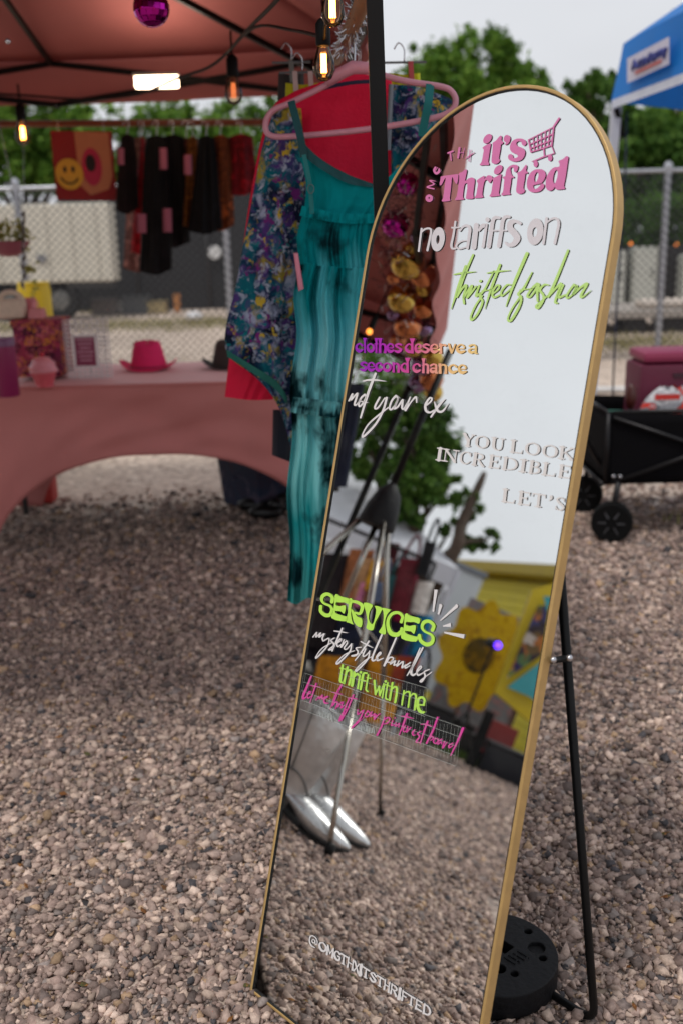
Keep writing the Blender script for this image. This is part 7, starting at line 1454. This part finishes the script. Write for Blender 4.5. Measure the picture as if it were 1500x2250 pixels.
# silver cowboy boots
silver = mat('silver_leather', (208, 208, 208), rough=.30, metal=.75, var=.16, vscale=16, bump=.7, bscale=11)
solem = mat('black_sole', (18, 17, 17), rough=.6)
def boot(lb, ox, oy, rz):
    t_ = thing('cowboy_boot', lb, 'boot', (0, 0, 0), 'pair of silver boots'); rings = [(.00, .41, 0, .112, .088), (.00, .36, 0, .110, .087), (.0, .28, 0, .100, .078), (.0, .21, 0, .086, .064), (.006, .16, 4, .074, .048), (.006, .12, 14, .070, .045), (-.012, .095, 32, .064, .043),
        (-.045, .086, 48, .070, .050), (-.09, .074, 62, .060, .052), (-.135, .060, 74, .047, .051), (-.18, .048, 81, .036, .041), (-.22, .040, 85, .026, .028), (-.255, .034, 88, .013, .013), (-.268, .033, 88, .004, .004)]
    n = 28; vs = []; 
    for j, (y, z, tl, a, b_) in enumerate(rings):
        for k in range(n):
            th = 2*math.pi*k/n; u, v = a*math.cos(th), b_*math.sin(th); dz = 0
            if j == 0: dz = .028*abs(math.sin(th))**2 - .022*abs(math.cos(th))**4
            vs.append((v, y+u*math.cos(R(tl))+.03*max(0, z-.12), z+u*math.sin(R(tl))+dz))
    # heel fill at the back of the ankle comes down to the heel block
    fs = [(j*n+k, j*n+(k+1) % n, (j+1)*n+(k+1) % n, (j+1)*n+k) for j in range(len(rings)-1) for k in range(n)] + [tuple((len(rings)-1)*n+k for k in range(n))]
    c_, s_ = math.cos(rz), math.sin(rz); rot = lambda P: [(ox+p[0]*c_-p[1]*s_, oy+p[0]*s_+p[1]*c_, p[2]) for p in P]
    o = MB().add(rot(vs), fs).obj('shaft_and_foot', silver, t_, smooth=True); so_ = o.modifiers.new('t', 'SOLIDIFY'); so_.thickness = .003; sb_ = o.modifiers.new('s', 'SUBSURF'); sb_.levels = 1; sb_.render_levels = 1
    m = MB(); m.add(rot([(.0+sx*w_, y, z) for y, w_, z0 in ((.07, .026, .0), (.0, .030, .0)) for sx in (-1, 1) for z in (z0, .058)]), [(0, 1, 3, 2), (4, 6, 7, 5), (0, 4, 5, 1), (2, 3, 7, 6), (1, 5, 7, 3), (0, 2, 6, 4)]); m.obj('heel', solem, t_)
    heelc = MB().add(rot([(math.cos(a)*.034*k2, .036+math.sin(a)*.040*k2, z) for z, k2 in ((.052, 1), (.09, 1.12), (.13, 1.15), (.16, 1.0)) for a in np.linspace(0, 6.28, 16, endpoint=False)]), [(j*16+k, j*16+(k+1) % 16, (j+1)*16+(k+1) % 16, (j+1)*16+k) for j in range(3) for k in range(16)]+[tuple(range(16))[::-1]]).obj('heel_counter', silver, t_, smooth=True)
    sole = [(.03, .028), (.0, .03), (-.055, .034), (-.11, .043), (-.15, .048), (-.195, .038), (-.235, .024), (-.270, .008)]
    zs = [.050, .046, .030, .016, .010, .009, .012, .018]
    P = [(sx*w_, y, z_+dz) for (y, w_), z_ in zip(sole, zs) for sx in (-1, 1) for dz in (0, .007)]; F_ = []
    for j in range(len(sole)-1): b0_ = j*4; F_ += [(b0_, b0_+4, b0_+5, b0_+1), (b0_+2, b0_+3, b0_+7, b0_+6), (b0_+1, b0_+5, b0_+7, b0_+3), (b0_, b0_+2, b0_+6, b0_+4)]
    F_ += [(0, 1, 3, 2), (28, 30, 31, 29)]; MB().add(rot(P), F_).obj('sole', solem, t_)
    MB().tube([(p[0], p[1], p[2]) for p in rot([(.088*math.sin(a), .009+.112*math.cos(a), .41+.028*abs(math.sin(a))**2-.022*abs(math.cos(a))**4) for a in np.linspace(0, 6.28, 40, endpoint=False)])], .003, 6, closed=True).obj('top_binding', silver, t_, smooth=True)
    # scalloped seam between shaft and foot, side seam and pull straps
    MB().tube([(p[0], p[1], p[2]) for p in rot([(.062*math.sin(a), .014+.084*math.cos(a)+.004, .165-.040*abs(math.cos(a))**3+.03*abs(math.sin(a))) for a in np.linspace(0, 6.28, 48, endpoint=False)])], .0035, 6, closed=True).obj('scallop_piping', mat('grey_piping', (110, 108, 106), rough=.4, metal=.5), t_, smooth=True)
    for sx in (-1, 1):
        MB().tube(rot([(sx*.089, .009, .41), (sx*.080, .006, .30), (sx*.066, .008, .20)]), .003, 6).obj('side_seam', mat('grey_piping', (110, 108, 106)), t_)
        MB().tube(rot([(sx*.090, -.008, .385), (sx*.094, -.005, .45), (sx*.094, .023, .45), (sx*.090, .026, .385)]), .005, 6).obj('pull_strap', silver, t_)
    t_.location = (ox, oy, 0)
    for ch in t_.children: ch.data.transform(Matrix.Translation((-ox, -oy, 0)))
    return t_
boot('silver cowboy boot in front, beside the tripod foot', -1.79, 1.69, R(14)); boot('second silver cowboy boot, its toe showing behind the first', -1.99, 1.63, R(10))
# white market canopy with a stall of bags and clothes
wc_m = mat('white_canopy', (226, 228, 236), rough=.6, var=.05, vscale=2, trans=.3)
wc = thing('white_canopy', 'white pop-up canopy over a clothes stall seen in the mirror', 'canopy', (-9.5, 2.6, 0))
X0, X1, Y0_, Y1_, ez, pz = -11.0, -8.2, 1.35, 4.2, 1.78, 2.52; cc = ((X0+X1)/2, (Y0_+Y1_)/2); cq = [(X0, Y0_), (X1, Y0_), (X1, Y1_), (X0, Y1_)]
for i in range(4):
    A_, B_ = cq[i], cq[(i+1) % 4]
    MB().grid(lambda u, v: ((A_[0]+(B_[0]-A_[0])*u)*(1-v)+cc[0]*v, (A_[1]+(B_[1]-A_[1])*u)*(1-v)+cc[1]*v, ez+(pz-ez)*v-.08*math.sin(math.pi*v)*math.sin(math.pi*u)), 16, 8).obj('roof_panel', wc_m, wc, smooth=True)
    MB().grid(lambda u, v: (A_[0]+(B_[0]-A_[0])*u, A_[1]+(B_[1]-A_[1])*u+.01*math.sin(40*u), ez-.2*v), 40, 3).obj('valance', wc_m, wc, smooth=True)
    MB().bar((A_[0], A_[1], 0), (A_[0], A_[1], ez), .04).obj('leg', alu, wc)
st = [((758, 1205, 812, 1330), (150, 92, 58), 'tan garment at the left of the white canopy stall', 'garment'), ((700, 1215, 760, 1420), (34, 26, 30), 'black dress hanging at the left of the stall', 'garment'),
 ((822, 1190, 868, 1300), (78, 26, 34), 'maroon jacket under the white canopy', 'jacket'), ((806, 1232, 838, 1296), (206, 150, 30), 'mustard bag hanging at the stall', 'bag'), ((842, 1262, 882, 1350), (60, 110, 116), 'teal shoulder bag hanging at the stall', 'bag'),
 ((814, 1276, 840, 1320), (90, 104, 130), 'blue grey pouch beside the mustard bag', 'pouch'), ((868, 1225, 912, 1345), (96, 30, 40), 'maroon tote hanging in front of the stall', 'bag'), ((905, 1275, 942, 1345), (214, 208, 202), 'white card hung on the stall front', 'card'),
 ((868, 1310, 900, 1362), (176, 30, 84), 'magenta bag low on the stall front', 'bag'), ((782, 1278, 798, 1330), (214, 130, 168), 'narrow pink scarf at the stall', 'scarf'), ((922, 1188, 948, 1262), (22, 22, 26), 'black handbag at the canopy corner', 'handbag'),
 ((740, 1318, 850, 1440), (28, 34, 54), 'navy garment across the middle of the stall', 'garment'), ((838, 1330, 900, 1440), (44, 40, 60), 'dark plum garment right of the navy one', 'garment'), ((668, 1300, 740, 1450), (30, 26, 34), 'black garment at the lower left of the stall', 'garment'),
 ((905, 1350, 940, 1440), (30, 120, 160), 'turquoise cloth at the right of the stall', 'cloth'), ((760, 1225, 850, 1320), (182, 140, 100), 'sand coloured dress behind the chrome leg', 'dress'), ((690, 1440, 790, 1590), (176, 116, 22), 'mustard skirt hanging low behind the boots', 'skirt'),
 ((800, 1440, 880, 1585), (196, 132, 24), 'second mustard skirt right of the tripod leg', 'skirt'), ((770, 1430, 830, 1500), (60, 24, 24), 'dark red cloth between the mustard skirts', 'cloth'), ((655, 1480, 720, 1600), (20, 18, 20), 'black cloth below the mustard skirt', 'cloth'), ((862, 1440, 912, 1500), (150, 60, 40), 'rust cloth beside the turquoise cloth', 'cloth'), ((880, 1470, 935, 1560), (36, 34, 40), 'black bag at the foot of the stall', 'bag')]
for k, ((x0, y0, x1, y1), c, lb, cat) in enumerate(st):
    X = (-6.9 if cat in ('bag', 'card', 'pouch', 'scarf', 'handbag') else -7.15) - .05*(k % 5) + (.9 if y0 > 1425 else 0); sh_ = -(y1-y0)*.36; t_ = thing('stall_'+cat, lb, cat, vx((x0+x1)/2, y0, X)); md = patches('stall_print_%d' % k, [tuple(int(v*.7) for v in c), c, tuple(min(255, int(v*1.25+6)) for v in c)], scale=9, interp='LINEAR', trans=.05)
    cloth('cloth' if cat not in ('bag', 'handbag', 'pouch') else 'bag_body', [(x0+10, y0), (x1+10, y0+4)], [(x0+sh_*.4, y1), (x1+sh_*.4, y1+6)], [(x0+10, y0), (x0+sh_*.4, y1)], [(x1+10, y0+4), (x1+sh_*.4, y1+6)], md, X, folds=2.5, amp=.02, thick=.10, nu=16, nv=16, seed=80+k, parent=t_, conv=vx)
    if cat in ('bag', 'handbag', 'pouch'):
        a, b_, c2_ = vx(x0+16, y0, X), vx(x1+4, y0+3, X), vx((x0+x1)/2+26, y0-48, X-.02); MB().tube(catmull([a, (a+c2_)/2+(0, .01, .03), c2_, (b_+c2_)/2+(0, -.01, .03), b_], k=4), .012, 6).obj('strap', md, t_, smooth=True)
    else:
        p = vx((x0+x1)/2+8, y0, X); MB().tube([p, p+(0, 0, .09)], .006, 5).obj('hook', black_metal, t_)
rk = thing('stall_rack', 'black clothes rack carrying the stall garments in the mirror', 'rack', (-7.2, 2.3, 0)); ya, yb = vx(690, 1190, -7.1)[1], vx(950, 1250, -7.1)[1]
MB().tube([(-7.1, ya, 1.62), (-7.1, yb, 1.62)], .018, 8).tube([(-7.1, ya, .62), (-7.1, yb, .62)], .018, 8).obj('rail', black_metal, rk, smooth=True)
for y in (ya, yb): MB().tube([(-7.1, y, 0), (-7.1, y, 1.62)], .018, 8).obj('upright', black_metal, rk, smooth=True)
# white trailer with a blue panel
wt_m = mat('trailer_white', (196, 200, 204), rough=.45, var=.05, vscale=2); P_ = vx(1064, 1268, -14)
tw = thing('white_trailer', 'white trailer with grey roof edge left of the yellow building in the mirror', 'trailer', (-15, 2, 0)); y0, y1, zt = P_[1], 6.5, P_[2]
MB().box((-15.1, (y0+y1)/2, (zt+.5)/2), (2.2, y1-y0, zt-.5), bev=.05).obj('body', wt_m, tw, smooth='auto'); MB().box((-15.1, (y0+y1)/2, zt+.02), (2.3, y1-y0+.06, .09), bev=.02).obj('roof_edge', mat('roof_grey', (120, 124, 132), rough=.5), tw)
MB().box((-13.985, y0+.62, .98), (.02, .52, .55), bev=.005).obj('blue_panel', mat('navy_panel', (22, 48, 104), rough=.4), tw); MB().box((-13.98, (y0+y1)/2, 1.34), (.03, y1-y0-.1, .06)).obj('trim_strip', mat('roof_grey', (120, 124, 132)), tw)
MB().box((-13.98, y0+1.5, 1.75), (.03, .8, .5), bev=.01).obj('window', mat('dark_window', (60, 66, 74), rough=.1, spec=.8), tw)
for y in (y0+.9, y0+1.7): MB().lathe([(.2, -.1), (.33, -.1), (.36, -.05), (.36, .05), (.33, .1), (.2, .1)], (-14.1, y, .36), 20, frame_of((1, 0, 0))).obj('wheel', mat('tyre', (24, 24, 25)), tw, smooth='auto')
# yellow building with boarded wall
ywm = mat('yellow_boards', (220, 200, 24), rough=.6, var=.06, vscale=2); A_, B_ = vx(1062, 1276, -21), vx(1235, 1254, -17.5); zt = (A_[2]+B_[2])/2
yb2 = thing('yellow_building', 'yellow boarded building at the right of the mirror reflection', 'building', ((A_[0]+B_[0])/2, (A_[1]+B_[1])/2, 0)); dr = np.array([B_[0]-A_[0], B_[1]-A_[1], 0]); Lw = np.linalg.norm(dr); dr /= Lw; nr = np.array([-dr[1], dr[0], 0]); nr = nr if nr[0] > 0 else -nr
A_ = A_ - dr*4; Lw = Lw+9; A_[2] = 0; ax3 = np.array([dr, nr, [0, 0, 1.]])
MB().box(A_+dr*Lw/2-nr*2+(0, 0, (zt-.1)/2), (Lw, 3.96, zt-.1), ax3).obj('wall_body', ywm, yb2)
MB().box(A_+dr*Lw/2-nr*1.9+(0, 0, zt+.05), (Lw+.5, 4.5, .26), ax3, bev=.03).obj('roof', mat('mustard_fascia', (176, 150, 18), rough=.6), yb2)
nb_ = int((zt-.1)/.19)
for k in range(nb_): MB().box(A_+dr*Lw/2+nr*.012+(0, 0, .1+k*.19), (Lw, .024, .178), ax3, bev=.004).obj('board', ywm, yb2)
# painted boards
rd = lambda c, ry, rz, n=26: [(ry*math.cos(a), rz*math.sin(a)) for a in np.linspace(0, 2*math.pi, n, endpoint=False)]
cb = vx(1050, 1440, -9.6); fb = thing('flower_board', 'round yellow painted flower board standing in the mirror reflection', 'board', (cb[0], cb[1], 0))
pet = [((.46+.05*math.cos(9*a))*math.cos(a)*.95, (.60+.06*math.cos(9*a))*math.sin(a)) for a in np.linspace(0, 2*math.pi, 72, endpoint=False)]
tiltv = np.array([-.12, 0, 1.]); tiltv /= np.linalg.norm(tiltv)
MB().prism(pet, cb, (0, 1, 0), tiltv, .02).obj('petal_board', patches('sunflower_paint', [(150, 112, 10), (196, 156, 16), (208, 172, 24), (176, 130, 14), (120, 96, 30)], scale=7, interp='LINEAR', trans=0), fb)
MB().prism(rd(0, .17, .2), cb+(.016, 0, 0), (0, 1, 0), tiltv, .016).obj('flower_centre', patches('seed_paint', [(94, 74, 22), (128, 96, 20), (70, 58, 28)], vor=16, trans=0), fb); MB().bar(cb-tiltv*.55, (cb[0]-.3, cb[1], 0), .03).obj('prop', mat('raw_wood', (150, 116, 82), rough=.8), fb)
cb = vx(1100, 1430, -10.6); gb = thing('grey_board', 'grey painted board behind the yellow flower board', 'board', (cb[0], cb[1], 0)); pr = patches('spatter_grey', [(128, 128, 130), (146, 144, 146), (120, 122, 126), (168, 120, 120), (138, 140, 142)], scale=6, interp='LINEAR', trans=0)
MB().box((cb[0], cb[1]+.08, .93), (.03, 1.02, 1.72), bev=.005).obj('board_face', pr, gb); MB().box((cb[0]+.01, cb[1]-.42, .9), (.05, .05, 1.8)).obj('edge_batten', mat('brown_batten', (96, 66, 56), rough=.7), gb)
# yellow A-shaped painted booth
q4 = [vx(1168, 1296, -8.5), vx(1250, 1270, -8.5), vx(1250, 1660, -8.5), vx(1086, 1522, -8.5)]; tb_ = thing('painted_trailer_front', 'yellow slanted booth with a teal and multicoloured painting', 'booth', (-8.7, q4[2][1], 0)); o0 = q4[3]
yz = lambda L: [(p[1]-o0[1], p[2]-o0[2]) for p in L]
MB().prism(yz(q4), o0-(.1, 0, 0), (0, 1, 0), (0, 0, 1), .2).obj('booth_body', mat('booth_yellow', (208, 182, 22), rough=.5, var=.06), tb_)
q5 = [vx(1180, 1330, -8.39), vx(1204, 1330, -8.39), vx(1188, 1440, -8.39), vx(1112, 1490, -8.39)]; MB().prism(yz(q5), (-8.39, o0[1], o0[2]), (0, 1, 0), (0, 0, 1), .016).obj('mural', patches('mural_paint', [(64, 56, 60), (110, 90, 60), (70, 70, 110), (176, 110, 60), (90, 120, 80), (190, 180, 170), (60, 50, 90)], vor=11, trans=0), tb_)
q6 = [vx(1186, 1455, -8.39), vx(1180, 1545, -8.39), vx(1160, 1530, -8.39), vx(1112, 1510, -8.39)]; MB().prism(yz(q6), (-8.385, o0[1], o0[2]), (0, 1, 0), (0, 0, 1), .016).obj('teal_triangle', mat('teal_paint', (60, 160, 168), rough=.5, var=.1), tb_)
q7 = [vx(1192, 1310, -8.39), vx(1214, 1312, -8.39), vx(1200, 1345, -8.39)]; MB().prism(yz(q7), (-8.38, o0[1], o0[2]), (0, 1, 0), (0, 0, 1), .016).obj('teal_corner', mat('teal_paint', (60, 160, 168)), tb_)
for y in (q4[3][1]-.05, q4[2][1]+.1): MB().box((-8.75, y, .3), (.1, .1, .62)).obj('leg', black_metal, tb_)
# spotlight
cs = vx(1092, 1418, -7.8); sp_ = thing('spotlight', 'black spotlight glowing violet on a stand in the mirror', 'spotlight', (cs[0], cs[1], 0)); axs = frame_of((1, -.5, 0)); dd = np.array([1, -.5, 0])/np.linalg.norm([1, -.5, 0])
MB().lathe([(.03, -.14), (.045, -.12), (.05, -.0), (.055, .03)], cs-dd*.05, 16, axs).obj('lamp_head', black_metal, sp_, smooth='auto'); MB().ball(cs, .034, 14, 10).obj('lens', mat('violet_glow', (110, 60, 255), emit=(96, 50, 255), estr=4), sp_, smooth=True)
MB().tube([cs-dd*.08, (cs[0]-.08, cs[1]+.02, .5)], .012, 8).obj('stand_pole', black_metal, sp_)
for a in (0, 2.1, 4.2): MB().tube([(cs[0]-.08, cs[1]+.02, .52), (cs[0]-.08+.3*math.cos(a), cs[1]+.02+.3*math.sin(a), 0)], .010, 6).obj('leg', black_metal, sp_)
# oddments along the far side
for (x, y, X, sx, sy, sz, c, lb, cat) in ((1000, 1545, -10.2, .5, .6, .34, (30, 28, 30), 'black crate under the yellow flower board', 'crate'), (1060, 1560, -10, .5, .7, .26, (44, 42, 44), 'dark low case below the spotlight', 'case'), (940, 1525, -9.8, .6, .7, .4, (24, 22, 26), 'black case at the left of the far side row', 'case'), (1158, 1600, -9.2, .6, .7, .3, (22, 24, 34), 'black case beneath the yellow booth', 'case')):
    p = vx(x, y, X); t_ = thing('storage_'+cat, lb, cat, (p[0], p[1], 0)); m = mat('case_%d_%d' % (c[0], c[2]), c, rough=.6, var=.2); MB().box((p[0], p[1], sz/2), (sx, sy, sz), bev=.03).obj('body', m, t_, smooth='auto'); MB().box((p[0], p[1], sz+.015), (sx*1.02, sy*1.02, .04), bev=.012).obj('lid', m, t_)
p = vx(1110, 1575, -9.3); ch = thing('folding_chair', 'low red folding chair in front of the yellow booth', 'chair', (p[0], p[1], 0)); rc = mat('faded_red', (150, 64, 66), rough=.7)
MB().box((p[0], p[1], .2), (.4, .42, .03), bev=.01).obj('seat', rc, ch); MB().box((p[0]-.2, p[1], .4), (.03, .42, .28), bev=.01).obj('backrest', rc, ch)
for sx in (-1, 1):
    for sy in (-1, 1): MB().tube([(p[0]+sx*.17, p[1]+sy*.18, .2), (p[0]+sx*.2, p[1]+sy*.2, 0)], .012, 6).obj('leg', steel, ch)
# road surface and the grass line at its edge
MB().add([(-10.4, -14, .004), (-10.4, 16, .004), (-24, 18, .004), (-24, -16, .004)], [(0, 1, 2, 3)][::1]).obj('road', mat('worn_asphalt', (104, 98, 94), rough=.92, var=.14, vscale=3, bump=.3, bscale=60), kind='structure')
grass('grass_verge', [(-9.9, -9.3, -3.4, .8), (-10.0, -9.5, -1.2, .5)], 5200, .09, 17, 'green grass line along the edge of the road', mat('fresh_grass', (86, 112, 44), rough=.85, var=.3, vscale=6))
# trees in the reflection
def vcl(L, X): 
    o = []
    for i, (x, y, rx, ry) in enumerate(L): Xk = X-.25*(i % 3); c = vx(x, y, Xk); k = dist(x, y, Xk)/F; o.append((c[0], c[1], c[2], rx*k*.7, rx*k, ry*k))
    return o
b0 = vx(985, 1235, -8.4)
tr_ = tree('leafy tree with a dark slanting limb behind the stall in the mirror', (b0[0]-.3, b0[1]+.25, 0), vcl([(860, 900, 85, 70), (930, 950, 70, 70), (820, 1010, 60, 55), (905, 1050, 75, 60), (985, 1070, 55, 45), (960, 1000, 50, 50), (1040, 1120, 30, 30), (1070, 1185, 26, 24), (1020, 1195, 30, 20), (880, 1110, 60, 30), (800, 930, 60, 70), (990, 1160, 30, 24)], -8.6), 15000, .05, 71, leafB, trunk=.10)
MB().tube(catmull([(b0[0]-.3, b0[1]+.25, .3), b0, vx(1012, 1150, -8.5), vx(1050, 1068, -8.6), vx(1062, 1040, -8.7)], k=4), [.085-.0035*i for i in range(17)], 8).obj('limb', bark, tr_, smooth=True)
tree('tall green tree behind the white canopy', (-15, 7, 0), [(-15, 6.5, 4.6, 1.6, 2.2, 1.8), (-15, 8.6, 4.2, 1.6, 2, 1.6), (-15, 4.8, 4.9, 1.5, 1.6, 1.4), (-14.5, 6.8, 3, 1.6, 2.6, 1.2)], 14000, .08, 72, leafA)
